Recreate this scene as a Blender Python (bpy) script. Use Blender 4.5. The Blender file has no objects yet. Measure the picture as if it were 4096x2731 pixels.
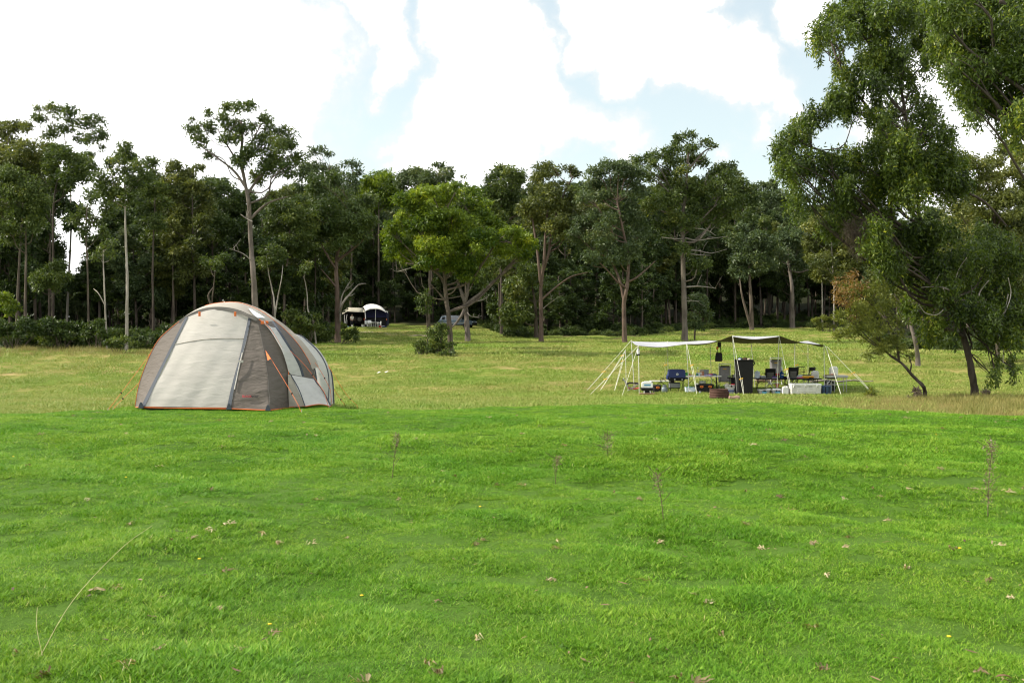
import bpy, math, random
import numpy as np
from mathutils import Vector, Matrix

SC = bpy.context.scene
COL = SC.collection
RNG = np.random.default_rng(7)
random.seed(7)
F = 1005.0                      # focal length in pixels of a 1024-wide picture
PITCH = math.atan(14.3 / F)     # the camera looks very slightly down
EYE = 1.6
CP, SP = math.cos(PITCH), math.sin(PITCH)

def W(u, v, Y):
    """world point seen at picture position (u,v) lying at distance Y along +Y"""
    dx, dz = (u - 512.0) / F, (341.0 - v) / F
    wy = CP + dz * SP
    wz = -SP + dz * CP
    k = Y / wy
    return np.array((dx * k, Y, EYE + wz * k))

def U2X(u, Y):
    return (u - 512.0) / F * Y

def sstep(a, b, x):
    t = np.clip((np.asarray(x, float) - a) / (b - a), 0, 1)
    return t * t * (3 - 2 * t)

# ------------------------------------------------------------------ terrain
_ty = np.linspace(-60, 700, 1521)
_tz = np.interp(_ty, [-60, 0, 27, 41, 50, 62, 90, 130, 700], [0, 0, 0, -.5, -.15, .5, .95, 2.2, 6.0])
_k = np.hanning(25); _k /= _k.sum()
_tz = np.convolve(np.pad(_tz, 12, mode='edge'), _k, 'valid')
_hz = np.interp(_ty, [-60, 130, 170, 260, 420, 700], [0, 0, 3, 18, 34, 40])
_hz = np.convolve(np.pad(_hz, 12, mode='edge'), _k, 'valid')

def lawn_edge(s):
    u = 512 + F * s
    return .32 * np.sin(s * 19 + .6) * np.sin(s * 7 + 1) + .22 * np.sin(s * 47 + 2) + np.interp(u, [-600, 0, 112, 150, 318, 346, 445, 600, 740, 870, 1024, 1500],
                     [18.5, 19.6, 19.9, 22.4, 22.8, 20.5, 20.8, 21.6, 22.6, 20.8, 18.6, 17.5])

def forest_edge(s):
    u = 512 + F * s
    return np.interp(u, [-900, 0, 150, 250, 325, 345, 480, 505, 640, 700, 850, 880, 1024, 1800],
                     [60, 62, 64, 76, 86, 134, 134, 104, 100, 124, 128, 72, 66, 66])

_bw = [(random.uniform(0, 6.28), random.uniform(2.2, 6.0), random.uniform(0, 6.28), random.uniform(.012, .028)) for _ in range(11)]
_bw2 = [(random.uniform(0, 6.28), random.uniform(.6, 1.7), random.uniform(0, 6.28), random.uniform(.003, .008)) for _ in range(14)]

def zg(x, y):
    x = np.asarray(x, float); y = np.asarray(y, float)
    yy = np.maximum(y, 1.0)
    s = x / yy
    yb = lawn_edge(s)
    z = np.interp(y, _ty, _tz) - .62 * sstep(0, 7, y - yb + 1.9)
    hw = np.interp(s, [-1.2, -.36, -.26, -.12, 0, 1.2], [.05, .06, .30, .75, 1, 1])
    z = z + np.interp(y, _ty, _hz) * hw
    z = z + .38 * sstep(.25, .45, -s) * sstep(44, 60, y)
    b = 0
    for a, wl, ph, am in _bw:
        b = b + am * np.sin((x * math.cos(a) + y * math.sin(a)) * 6.283 / wl + ph)
    for a, wl, ph, am in _bw2:
        b = b + am * np.sin((x * math.cos(a) + y * math.sin(a)) * 6.283 / wl + ph + .6 * math.sin(a * 9) * np.sin(x * 1.3 + y * .7))
    z = z + b * np.interp(y, [-5, 14, 20, 26, 60, 120], [1, 1, .25, .3, .9, 1.2])
    # the low swell of lawn right of the middle, seen as a soft mound
    z = z + .20 * np.exp(-(((x - 2.6) / 3.4) ** 2 + ((y - 13.2) / 2.6) ** 2)) - .05 * np.exp(-(((x - 1) / 3.5) ** 2 + ((y - 8.6) / 1.6) ** 2))
    return z

def G(x, y):
    return float(zg(x, y))

# ------------------------------------------------------------------ object helpers
def link(o, parent=None):
    COL.objects.link(o)
    if parent is not None:
        o.parent = parent
    return o

def tag(o, label=None, cat=None, group=None, kind=None):
    if label: o['label'] = label
    if cat: o['category'] = cat
    if group: o['group'] = group
    if kind: o['kind'] = kind
    return o

def thing(name, label, cat, loc=(0, 0, 0), rz=0.0, group=None):
    o = bpy.data.objects.new(name, None)
    o.empty_display_size = .2
    o.location = Vector([float(c) for c in loc]); o.rotation_euler = (0, 0, rz)
    link(o)
    return tag(o, label, cat, group)

def np_mesh(name, verts, faces, mats, tint=None, smooth=False, mat_idx=None):
    """faces: (N,k) int array"""
    me = bpy.data.meshes.new(name)
    verts = np.asarray(verts, np.float32); faces = np.asarray(faces, np.int32)
    n, k = faces.shape
    me.vertices.add(len(verts)); me.vertices.foreach_set('co', verts.ravel())
    me.loops.add(n * k); me.loops.foreach_set('vertex_index', faces.ravel())
    me.polygons.add(n)
    me.polygons.foreach_set('loop_start', np.arange(0, n * k, k, dtype=np.int32))
    me.polygons.foreach_set('loop_total', np.full(n, k, np.int32))
    if smooth:
        me.polygons.foreach_set('use_smooth', np.ones(n, bool))
    if tint is not None:
        a = me.attributes.new('tint', 'FLOAT', 'FACE')
        a.data.foreach_set('value', np.asarray(tint, np.float32))
    for m in (mats if isinstance(mats, (list, tuple)) else [mats]):
        me.materials.append(m)
    if mat_idx is not None:
        me.polygons.foreach_set('material_index', np.asarray(mat_idx, np.int32))
    me.update(calc_edges=True)
    return me

def catmull(pts, n):
    p = np.asarray(pts, float)
    if len(p) == 2:
        t = np.linspace(0, 1, n)[:, None]
        return p[0] * (1 - t) + p[1] * t
    q = np.vstack([2 * p[0] - p[1], p, 2 * p[-1] - p[-2]])
    out = []
    m = len(p) - 1
    for x in np.linspace(0, m, n):
        i = min(int(x), m - 1); t = x - i
        a, b, c, d = q[i], q[i + 1], q[i + 2], q[i + 3]
        out.append(.5 * ((2 * b) + (c - a) * t + (2 * a - 5 * b + 4 * c - d) * t * t + (3 * b - 3 * c + d - a) * t ** 3))
    return np.array(out)

class MB:
    """collects shapes that become ONE mesh"""
    def __init__(s):
        s.v = []; s.f = []; s.m = []; s.mi = 0
    def add(s, verts, faces):
        o = len(s.v)
        s.v.extend([tuple(float(c) for c in p) for p in verts])
        s.f.extend([tuple(int(i) + o for i in f) for f in faces])
        s.m.extend([s.mi] * len(faces))
        return s
    def box(s, c, d, rz=0.0, bev=0.0, taper=1.0, rx=0.0, ry=0.0):
        cx, cy, cz = c; hx, hy, hz = d[0] / 2, d[1] / 2, d[2] / 2
        b = min(bev, hx * .9, hy * .9, hz * .9)
        rings = []
        def ring(x, y, z, k):
            if b <= 0:
                return [(-x, -y, z), (x, -y, z), (x, y, z), (-x, y, z)]
            q = b * .6 if k else b
            return [(-x + q, -y, z), (x - q, -y, z), (x, -y + q, z), (x, y - q, z), (x - q, y, z), (-x + q, y, z), (-x, y - q, z), (-x, -y + q, z)]
        if b <= 0:
            rings = [ring(hx * taper, hy * taper, -hz, 0), ring(hx, hy, hz, 0)]
        else:
            rings = [ring((hx - b * .7) * taper, (hy - b * .7) * taper, -hz, 1), ring(hx * taper, hy * taper, -hz + b, 0),
                     ring(hx, hy, hz - b, 0), ring(hx - b * .7, hy - b * .7, hz, 1)]
        n = len(rings[0])
        vs = [p for r in rings for p in r]
        R = Matrix.Rotation(rz, 3, 'Z') @ Matrix.Rotation(ry, 3, 'Y') @ Matrix.Rotation(rx, 3, 'X')
        vs = [R @ Vector(p) + Vector(c) for p in vs]
        fs = [tuple(reversed(range(n)))]
        for k in range(len(rings) - 1):
            for i in range(n):
                j = (i + 1) % n
                fs.append((k * n + i, k * n + j, (k + 1) * n + j, (k + 1) * n + i))
        fs.append(tuple(range((len(rings) - 1) * n, len(rings) * n)))
        return s.add(vs, fs)
    def tube(s, pts, r, sides=8, cap=True, jit=0.0):
        p = np.asarray(pts, float)
        n = len(p)
        r = np.full(n, r) if np.isscalar(r) else np.asarray(r, float)
        tg = np.gradient(p, axis=0); tg /= (np.linalg.norm(tg, axis=1)[:, None] + 1e-9)
        ref = np.array((1.0, 0, 0)) if abs(tg[0][0]) < .8 else np.array((0, 1.0, 0))
        vs = []
        a = np.cross(tg[0], ref); a /= np.linalg.norm(a)
        ang = np.arange(sides) * 2 * math.pi / sides
        for i in range(n):
            a = a - tg[i] * np.dot(a, tg[i]); a /= (np.linalg.norm(a) + 1e-9)
            b = np.cross(tg[i], a)
            rr = r[i] * (1 + jit * np.sin(ang * 3 + i * .9) + jit * np.cos(ang * 2 - i * .5))
            vs.extend(p[i] + (np.cos(ang) * rr)[:, None] * a + (np.sin(ang) * rr)[:, None] * b)
        fs = []
        for i in range(n - 1):
            for j in range(sides):
                k = (j + 1) % sides
                fs.append((i * sides + j, i * sides + k, (i + 1) * sides + k, (i + 1) * sides + j))
        if cap:
            fs.append(tuple(reversed(range(sides)))); fs.append(tuple(range((n - 1) * sides, n * sides)))
        return s.add(vs, fs)
    def rod(s, a, b, r, sides=6):
        return s.tube([a, b], r, sides)
    def lathe(s, prof, c=(0, 0, 0), sides=20, axis='Z', cap=True):
        n = len(prof); vs = []
        for (r, z) in prof:
            for j in range(sides):
                t = j * 2 * math.pi / sides
                if axis == 'Z': p = (r * math.cos(t), r * math.sin(t), z)
                elif axis == 'Y': p = (r * math.cos(t), z, r * math.sin(t))
                else: p = (z, r * math.cos(t), r * math.sin(t))
                vs.append((p[0] + c[0], p[1] + c[1], p[2] + c[2]))
        fs = []
        for i in range(n - 1):
            for j in range(sides):
                k = (j + 1) % sides
                fs.append((i * sides + j, i * sides + k, (i + 1) * sides + k, (i + 1) * sides + j))
        if cap:
            fs.append(tuple(reversed(range(sides)))); fs.append(tuple(range((n - 1) * sides, n * sides)))
        return s.add(vs, fs)
    def grid(s, P, thick=0.0):
        """P: (n,m,3) array of points; a sheet, optionally with thickness"""
        P = np.asarray(P, float); n, m = P.shape[:2]
        fs = [(i * m + j, i * m + j + 1, (i + 1) * m + j + 1, (i + 1) * m + j) for i in range(n - 1) for j in range(m - 1)]
        if thick <= 0:
            return s.add(P.reshape(-1, 3), fs)
        du = np.gradient(P, axis=0); dv = np.gradient(P, axis=1)
        nn = np.cross(du, dv); nn /= (np.linalg.norm(nn, axis=2)[:, :, None] + 1e-9)
        Q = P + nn * thick
        o = n * m
        vs = np.vstack([P.reshape(-1, 3), Q.reshape(-1, 3)])
        f2 = list(fs) + [tuple(o + i for i in reversed(f)) for f in fs]
        rim = [j for j in range(m)] + [i * m + m - 1 for i in range(1, n)] + [(n - 1) * m + j for j in range(m - 2, -1, -1)] + [i * m for i in range(n - 2, 0, -1)]
        for a, b in zip(rim, rim[1:] + rim[:1]):
            f2.append((b, a, o + a, o + b))
        return s.add(vs, f2)
    def prism(s, poly, y0, y1, axis='Y'):
        """polygon given in (x,z), extruded from y0 to y1"""
        n = len(poly)
        if axis == 'Y':
            vs = [(x, y0, z) for x, z in poly] + [(x, y1, z) for x, z in poly]
        else:
            vs = [(y0, x, z) for x, z in poly] + [(y1, x, z) for x, z in poly]
        fs = [tuple(range(n)), tuple(reversed(range(n, 2 * n)))] + [((i + 1) % n, i, n + i, n + (i + 1) % n) for i in range(n)]
        return s.add(vs, fs)
    def build(s, name, mat, parent=None, smooth=False, fix=True):
        me = bpy.data.meshes.new(name)
        me.from_pydata(s.v, [], s.f)
        for m in (mat if isinstance(mat, (list, tuple)) else [mat]):
            me.materials.append(m)
        me.polygons.foreach_set('material_index', np.asarray(s.m, np.int32))
        if fix:
            import bmesh
            bm = bmesh.new(); bm.from_mesh(me)
            bmesh.ops.recalc_face_normals(bm, faces=bm.faces)
            bm.to_mesh(me); bm.free()
        if smooth:
            if smooth is True:
                me.polygons.foreach_set('use_smooth', np.ones(len(me.polygons), bool))
            else:
                me.shade_smooth_by_angle(smooth) if hasattr(me, 'shade_smooth_by_angle') else me.polygons.foreach_set('use_smooth', np.ones(len(me.polygons), bool))
        me.update()
        o = bpy.data.objects.new(name, me)
        return link(o, parent)

# ------------------------------------------------------------------ materials
def nmat(name):
    m = bpy.data.materials.new(name); m.use_nodes = True
    nt = m.node_tree
    for n in list(nt.nodes): nt.nodes.remove(n)
    out = nt.nodes.new('ShaderNodeOutputMaterial')
    return m, nt, out

def N(nt, typ, **kw):
    n = nt.nodes.new(typ)
    for k, v in kw.items():
        if k.startswith('i_'):
            key = k[2:]
            n.inputs[int(key) if key.isdigit() else key.replace('_', ' ')].default_value = v
        else:
            setattr(n, k, v)
    return n

def rgba(c): return (c[0], c[1], c[2], 1.0)

def ramp(nt, fac, stops):
    r = nt.nodes.new('ShaderNodeValToRGB')
    el = r.color_ramp.elements
    while len(el) < len(stops): el.new(.5)
    for e, (p, c) in zip(el, stops):
        e.position = p; e.color = rgba(c)
    nt.links.new(fac, r.inputs[0])
    return r

def surf(name, col, rough=.6, metal=0.0, var=.15, scale=6.0, bump=0.0, bscale=40.0, trans=0.0, spec=.4, coat=0.0):
    """everyday procedural material: base colour with soft noise mottling and optional bump"""
    m, nt, out = nmat(name)
    L = nt.links.new
    tc = N(nt, 'ShaderNodeTexCoord')
    nz = N(nt, 'ShaderNodeTexNoise', i_Scale=scale, i_Detail=5.0, i_Roughness=.6)
    L(tc.outputs['Object'], nz.inputs['Vector'])
    lo = tuple(c * (1 - var) for c in col); hi = tuple(min(1, c * (1 + var)) for c in col)
    rp = ramp(nt, nz.outputs['Fac'], [(.3, lo), (.7, hi)])
    b = N(nt, 'ShaderNodeBsdfPrincipled', i_Roughness=rough, i_Metallic=metal)
    b.inputs['Specular IOR Level'].default_value = spec
    b.inputs['Coat Weight'].default_value = coat
    L(rp.outputs[0], b.inputs['Base Color'])
    if bump > 0:
        n2 = N(nt, 'ShaderNodeTexNoise', i_Scale=bscale, i_Detail=4.0)
        L(tc.outputs['Object'], n2.inputs['Vector'])
        bp = N(nt, 'ShaderNodeBump', i_Strength=bump, i_Distance=.02)
        L(n2.outputs['Fac'], bp.inputs['Height']); L(bp.outputs[0], b.inputs['Normal'])
    sh = b.outputs[0]
    if trans > 0:
        t = N(nt, 'ShaderNodeBsdfTranslucent'); L(rp.outputs[0], t.inputs['Color'])
        mx = N(nt, 'ShaderNodeMixShader', i_0=trans)
        L(sh, mx.inputs[1]); L(t.outputs[0], mx.inputs[2]); sh = mx.outputs[0]
    L(sh, out.inputs['Surface'])
    return m

def fabric(name, col, trans=.25, wr=.35, wscale=3.0, rough=.75):
    """tent cloth: slight sag wrinkles, a fine weave, some light through it"""
    m, nt, out = nmat(name)
    L = nt.links.new
    tc = N(nt, 'ShaderNodeTexCoord')
    mp = N(nt, 'ShaderNodeMapping'); mp.inputs['Rotation'].default_value = (0, math.radians(35), 0); mp.inputs['Scale'].default_value = (1, 1, 3.2)
    L(tc.outputs['Object'], mp.inputs['Vector'])
    nz = N(nt, 'ShaderNodeTexNoise', i_Scale=wscale, i_Detail=4.0, i_Roughness=.55, i_Distortion=.4)
    L(mp.outputs[0], nz.inputs['Vector'])
    n2 = N(nt, 'ShaderNodeTexNoise', i_Scale=2.0, i_Detail=6.0)
    L(tc.outputs['Object'], n2.inputs['Vector'])
    rp = ramp(nt, n2.outputs['Fac'], [(.3, tuple(c * .9 for c in col)), (.7, tuple(c * 1.06 for c in col))])
    bp = N(nt, 'ShaderNodeBump', i_Strength=wr, i_Distance=.12)
    L(nz.outputs['Fac'], bp.inputs['Height'])
    b = N(nt, 'ShaderNodeBsdfPrincipled', i_Roughness=rough)
    b.inputs['Specular IOR Level'].default_value = .25
    L(rp.outputs[0], b.inputs['Base Color']); L(bp.outputs[0], b.inputs['Normal'])
    t = N(nt, 'ShaderNodeBsdfTranslucent'); L(rp.outputs[0], t.inputs['Color']); L(bp.outputs[0], t.inputs['Normal'])
    mx = N(nt, 'ShaderNodeMixShader', i_0=trans)
    L(b.outputs[0], mx.inputs[1]); L(t.outputs[0], mx.inputs[2]); L(mx.outputs[0], out.inputs['Surface'])
    return m

def leafmat(name, dark, light, trans=.35, rough=.5, young=None, spec=.35):
    """leaves: colour runs from the old to the young leaf by each leaf's own tint"""
    m, nt, out = nmat(name)
    L = nt.links.new
    at = N(nt, 'ShaderNodeAttribute', attribute_name='tint')
    st = [(0.0, dark), (.75, light)]
    if young: st.append((1.0, young))
    rp = ramp(nt, at.outputs['Fac'], st)
    b = N(nt, 'ShaderNodeBsdfPrincipled', i_Roughness=rough)
    b.inputs['Specular IOR Level'].default_value = spec
    L(rp.outputs[0], b.inputs['Base Color'])
    t = N(nt, 'ShaderNodeBsdfTranslucent')
    g = N(nt, 'ShaderNodeMixRGB', blend_type='MULTIPLY', i_0=1.0); g.inputs[2].default_value = (1.25, 1.2, .5, 1)
    L(rp.outputs[0], g.inputs[1]); L(g.outputs[0], t.inputs['Color'])
    mx = N(nt, 'ShaderNodeMixShader', i_0=trans)
    L(b.outputs[0], mx.inputs[1]); L(t.outputs[0], mx.inputs[2]); L(mx.outputs[0], out.inputs['Surface'])
    return m

def barkmat(name, dark, light, scale=3.0, bump=.5):
    m, nt, out = nmat(name)
    L = nt.links.new
    tc = N(nt, 'ShaderNodeTexCoord')
    mp = N(nt, 'ShaderNodeMapping'); mp.inputs['Scale'].default_value = (scale * 2.5, scale * 2.5, scale * .35)
    L(tc.outputs['Object'], mp.inputs['Vector'])
    nz = N(nt, 'ShaderNodeTexNoise', i_Scale=1.0, i_Detail=8.0, i_Roughness=.7, i_Distortion=.5)
    L(mp.outputs[0], nz.inputs['Vector'])
    n2 = N(nt, 'ShaderNodeTexNoise', i_Scale=.6, i_Detail=3.0); L(tc.outputs['Object'], n2.inputs['Vector'])
    mm = N(nt, 'ShaderNodeMath', operation='ADD'); L(nz.outputs['Fac'], mm.inputs[0]); L(n2.outputs['Fac'], mm.inputs[1])
    m2 = N(nt, 'ShaderNodeMath', operation='MULTIPLY', i_1=.5); L(mm.outputs[0], m2.inputs[0])
    rp = ramp(nt, m2.outputs[0], [(.36, dark), (.62, light)])
    b = N(nt, 'ShaderNodeBsdfPrincipled', i_Roughness=.9); b.inputs['Specular IOR Level'].default_value = .15
    bp = N(nt, 'ShaderNodeBump', i_Strength=bump, i_Distance=.05); L(nz.outputs['Fac'], bp.inputs['Height'])
    L(rp.outputs[0], b.inputs['Base Color']); L(bp.outputs[0], b.inputs['Normal']); L(b.outputs[0], out.inputs['Surface'])
    return m

# ------------------------------------------------------------------ camera
cam = bpy.data.cameras.new('camera'); co = bpy.data.objects.new('camera', cam)
COL.objects.link(co); SC.camera = co
cam.sensor_width = 36.0; cam.lens = F / 1024.0 * 36.0
cam.clip_start = .1; cam.clip_end = 3000
co.location = (0, 0, EYE); co.rotation_euler = (math.pi / 2 - PITCH, 0, 0)

# ------------------------------------------------------------------ light and sky
SUN_DIR = Vector((-.93, .02, .74)).normalized()
sl = bpy.data.lights.new('sun', 'SUN'); so = bpy.data.objects.new('sun', sl); COL.objects.link(so)
sl.energy = 3.6; sl.angle = math.radians(2.0); sl.color = (1.0, .93, .80)
so.rotation_euler = (-SUN_DIR).to_track_quat('-Z', 'Y').to_euler()
so.location = SUN_DIR * 200

wd = bpy.data.worlds.new('World'); SC.world = wd; wd.use_nodes = True
nt = wd.node_tree
for n in list(nt.nodes): nt.nodes.remove(n)
L = nt.links.new
wo = N(nt, 'ShaderNodeOutputWorld'); bg = N(nt, 'ShaderNodeBackground', i_Strength=.1)
sky = N(nt, 'ShaderNodeTexSky'); sky.sky_type = 'NISHITA'; sky.sun_disc = False
sky.sun_elevation = math.asin(SUN_DIR.z); sky.sun_rotation = math.atan2(SUN_DIR.x, SUN_DIR.y)
sky.air_density = 1.0; sky.dust_density = 1.5; sky.ozone_density = 1.2
tc = N(nt, 'ShaderNodeTexCoord')
# clouds: noise over the direction of the sky, gathered into banks at given bearings
nA = N(nt, 'ShaderNodeTexNoise', i_Scale=6.5, i_Detail=8.0, i_Roughness=.55); L(tc.outputs['Generated'], nA.inputs['Vector'])
vm = N(nt, 'ShaderNodeVectorMath', operation='SUBTRACT'); L(nA.outputs['Color'], vm.inputs[0]); vm.inputs[1].default_value = (.5, .5, .5)
vs = N(nt, 'ShaderNodeVectorMath', operation='SCALE'); L(vm.outputs[0], vs.inputs[0]); vs.inputs['Scale'].default_value = .24
va = N(nt, 'ShaderNodeVectorMath', operation='ADD'); L(tc.outputs['Generated'], va.inputs[0]); L(vs.outputs[0], va.inputs[1])
vn = N(nt, 'ShaderNodeVectorMath', operation='NORMALIZE'); L(va.outputs[0], vn.inputs[0])
acc = None
# (bearing as it would be seen, angular radius in px, weight)
BANKS = [(40, 40, 150, 1), (130, 95, 110, 1), (225, 110, 62, 1), (185, 20, 40, .8), (-150, 60, 250, 1), (360, 30, 26, .75), (468, 28, 34, .95), (480, 80, 46, 1), (505, 140, 56, 1),
         (590, 22, 34, .85), (645, 42, 36, .85), (728, 100, 34, .85), (800, 6, 32, .8), (960, 130, 60, .8), (300, 180, 50, .6), (600, 140, 30, .6)]
for (u, v, r, wt) in BANKS:
    d = Vector(W(u, v, 10.0)) - Vector((0, 0, EYE)); d.normalize()
    dp = N(nt, 'ShaderNodeVectorMath', operation='DOT_PRODUCT'); L(vn.outputs[0], dp.inputs[0]); dp.inputs[1].default_value = d
    a = r / F
    mr = N(nt, 'ShaderNodeMapRange', interpolation_type='SMOOTHSTEP')
    mr.inputs[1].default_value = math.cos(a * 2.0); mr.inputs[2].default_value = math.cos(a * .2)
    mr.inputs[3].default_value = 0; mr.inputs[4].default_value = wt
    L(dp.outputs['Value'], mr.inputs[0])
    if acc is None: acc = mr.outputs[0]
    else:
        mx = N(nt, 'ShaderNodeMath', operation='MAXIMUM'); L(acc, mx.inputs[0]); L(mr.outputs[0], mx.inputs[1]); acc = mx.outputs[0]
# elsewhere in the sky: broken cloud
nB = N(nt, 'ShaderNodeTexNoise', i_Scale=2.6, i_Detail=9.0, i_Roughness=.6); L(tc.outputs['Generated'], nB.inputs['Vector'])
mrB = N(nt, 'ShaderNodeMapRange', interpolation_type='SMOOTHSTEP'); L(nB.outputs['Fac'], mrB.inputs[0])
mrB.inputs[1].default_value = .42; mrB.inputs[2].default_value = .60; mrB.inputs[3].default_value = 0; mrB.inputs[4].default_value = .9
sx = N(nt, 'ShaderNodeSeparateXYZ'); L(tc.outputs['Generated'], sx.inputs[0])
yb_ = N(nt, 'ShaderNodeMapRange', interpolation_type='SMOOTHSTEP'); L(sx.outputs['Y'], yb_.inputs[0])
yb_.inputs[1].default_value = .80; yb_.inputs[2].default_value = .62; yb_.inputs[3].default_value = 0; yb_.inputs[4].default_value = 1
mb = N(nt, 'ShaderNodeMath', operation='MULTIPLY'); L(mrB.outputs[0], mb.inputs[0]); L(yb_.outputs[0], mb.inputs[1])
mxx = N(nt, 'ShaderNodeMath', operation='MAXIMUM'); L(acc, mxx.inputs[0]); L(mb.outputs[0], mxx.inputs[1])
# ragged edge
nC = N(nt, 'ShaderNodeTexNoise', i_Scale=11.0, i_Detail=9.0, i_Roughness=.62); L(tc.outputs['Generated'], nC.inputs['Vector'])
ad = N(nt, 'ShaderNodeMath', operation='MULTIPLY_ADD', i_1=1.6); L(nC.outputs['Fac'], ad.inputs[0]); L(mxx.outputs[0], ad.inputs[2])
mrC = N(nt, 'ShaderNodeMapRange', interpolation_type='SMOOTHSTEP'); L(ad.outputs[0], mrC.inputs[0])
mrC.inputs[1].default_value = .70; mrC.inputs[2].default_value = 1.85; mrC.inputs[3].default_value = 0; mrC.inputs[4].default_value = 1
hz = N(nt, 'ShaderNodeMapRange', interpolation_type='SMOOTHSTEP'); L(mrC.outputs[0], hz.inputs[0]); hz.inputs[1].default_value = .02; hz.inputs[2].default_value = .62; hz.inputs[3].default_value = .48; hz.inputs[4].default_value = 1
th = N(nt, 'ShaderNodeMapRange', interpolation_type='SMOOTHSTEP'); L(mrC.outputs[0], th.inputs[0]); th.inputs[1].default_value = .34; th.inputs[2].default_value = 1.10; th.inputs[3].default_value = 0; th.inputs[4].default_value = 1
veil = N(nt, 'ShaderNodeMixRGB', i_0=.0); 
skm = N(nt, 'ShaderNodeMixRGB', blend_type='MULTIPLY', i_0=1.0); L(sky.outputs[0], skm.inputs[1]); skm.inputs[2].default_value = (1.42, 1.40, 1.12, 1)
mixh = N(nt, 'ShaderNodeMixRGB'); L(hz.outputs[0], mixh.inputs[0]); L(skm.outputs[0], mixh.inputs[1]); mixh.inputs[2].default_value = (4.95, 5.12, 5.12, 1)
mixc = N(nt, 'ShaderNodeMixRGB'); L(th.outputs[0], mixc.inputs[0]); L(mixh.outputs[0], mixc.inputs[1]); mixc.inputs[2].default_value = (13.0, 13.0, 12.9, 1)
L(mixc.outputs[0], bg.inputs['Color']); L(bg.outputs[0], wo.inputs['Surface'])

SC.view_settings.view_transform = 'Standard'; SC.view_settings.look = 'None'
SC.view_settings.exposure = .97; SC.view_settings.gamma = 1.0; SC.view_settings.use_curve_mapping = False
SC.render.engine = 'CYCLES'
cy = SC.cycles
cy.max_bounces = 6; cy.diffuse_bounces = 3; cy.glossy_bounces = 2; cy.transmission_bounces = 4; cy.transparent_max_bounces = 4
cy.use_denoising = True
SC.render.filter_size = 1.15; cy.filter_width = 1.15
cy.caustics_reflective = False; cy.caustics_refractive = False
cy.sample_clamp_indirect = 6.0
SC.render.film_transparent = False

# ------------------------------------------------------------------ ground sheet
ys = [-14.0]
while ys[-1] < 640:
    y = ys[-1]
    ys.append(y + (.30 if y < 24 else .30 + (y - 24) * .022))
ys = np.array(ys)
sx_ = np.linspace(-1, 1, 301); sx_ = np.sign(sx_) * (.55 * np.abs(sx_) + .45 * np.abs(sx_) ** 3)
X = sx_[None, :] * (16 + 1.5 * np.maximum(ys, 0))[:, None]
Yg = np.repeat(ys[:, None], X.shape[1], 1)
Z = zg(X, Yg)
n_, m_ = X.shape
idx = np.arange(n_ * m_).reshape(n_, m_)
fa = np.stack([idx[:-1, :-1], idx[:-1, 1:], idx[1:, 1:], idx[1:, :-1]], -1).reshape(-1, 4)

def ground_material():
    m, nt, out = nmat('ground_soil_and_grass')
    L = nt.links.new
    tc = N(nt, 'ShaderNodeTexCoord')
    la = N(nt, 'ShaderNodeAttribute', attribute_name='lawn'); fo = N(nt, 'ShaderNodeAttribute', attribute_name='wood')
    def noise(sc, det=6.0, ro=.6, st=None):
        n = N(nt, 'ShaderNodeTexNoise', i_Scale=sc, i_Detail=det, i_Roughness=ro)
        if st:
            mp = N(nt, 'ShaderNodeMapping'); mp.inputs['Scale'].default_value = st
            L(tc.outputs['Object'], mp.inputs['Vector']); L(mp.outputs[0], n.inputs['Vector'])
        else: L(tc.outputs['Object'], n.inputs['Vector'])
        return n
    big = noise(.11, 5.0, .6, (1, 1.6, 1)); fine = noise(2.6, 8.0, .75); mid = noise(.6, 5.0, .6)
    a1 = N(nt, 'ShaderNodeMath', operation='MULTIPLY_ADD', i_1=.34); L(fine.outputs['Fac'], a1.inputs[0]); 
    a2 = N(nt, 'ShaderNodeMath', operation='MULTIPLY_ADD', i_1=.35); L(mid.outputs['Fac'], a2.inputs[0]); L(big.outputs['Fac'], a2.inputs[2]); L(a2.outputs[0], a1.inputs[2])
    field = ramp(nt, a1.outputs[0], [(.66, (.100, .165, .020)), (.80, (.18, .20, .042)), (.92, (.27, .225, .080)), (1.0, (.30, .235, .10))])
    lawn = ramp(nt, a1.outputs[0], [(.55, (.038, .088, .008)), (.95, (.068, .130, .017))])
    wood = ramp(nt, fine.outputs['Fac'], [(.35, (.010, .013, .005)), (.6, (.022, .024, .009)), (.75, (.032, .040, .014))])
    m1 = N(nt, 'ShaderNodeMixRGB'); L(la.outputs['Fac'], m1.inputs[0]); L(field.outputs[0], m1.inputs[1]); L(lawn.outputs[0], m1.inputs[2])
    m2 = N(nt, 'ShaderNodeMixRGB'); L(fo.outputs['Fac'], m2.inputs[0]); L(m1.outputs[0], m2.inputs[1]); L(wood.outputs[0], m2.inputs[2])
    b = N(nt, 'ShaderNodeBsdfPrincipled', i_Roughness=.95); b.inputs['Specular IOR Level'].default_value = .1
    bn = noise(5.0, 6.0, .7)
    bp = N(nt, 'ShaderNodeBump', i_Strength=.7, i_Distance=.10); L(bn.outputs['Fac'], bp.inputs['Height'])
    L(m2.outputs[0], b.inputs['Base Color']); L(bp.outputs[0], b.inputs['Normal']); L(b.outputs[0], out.inputs['Surface'])
    return m

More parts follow.
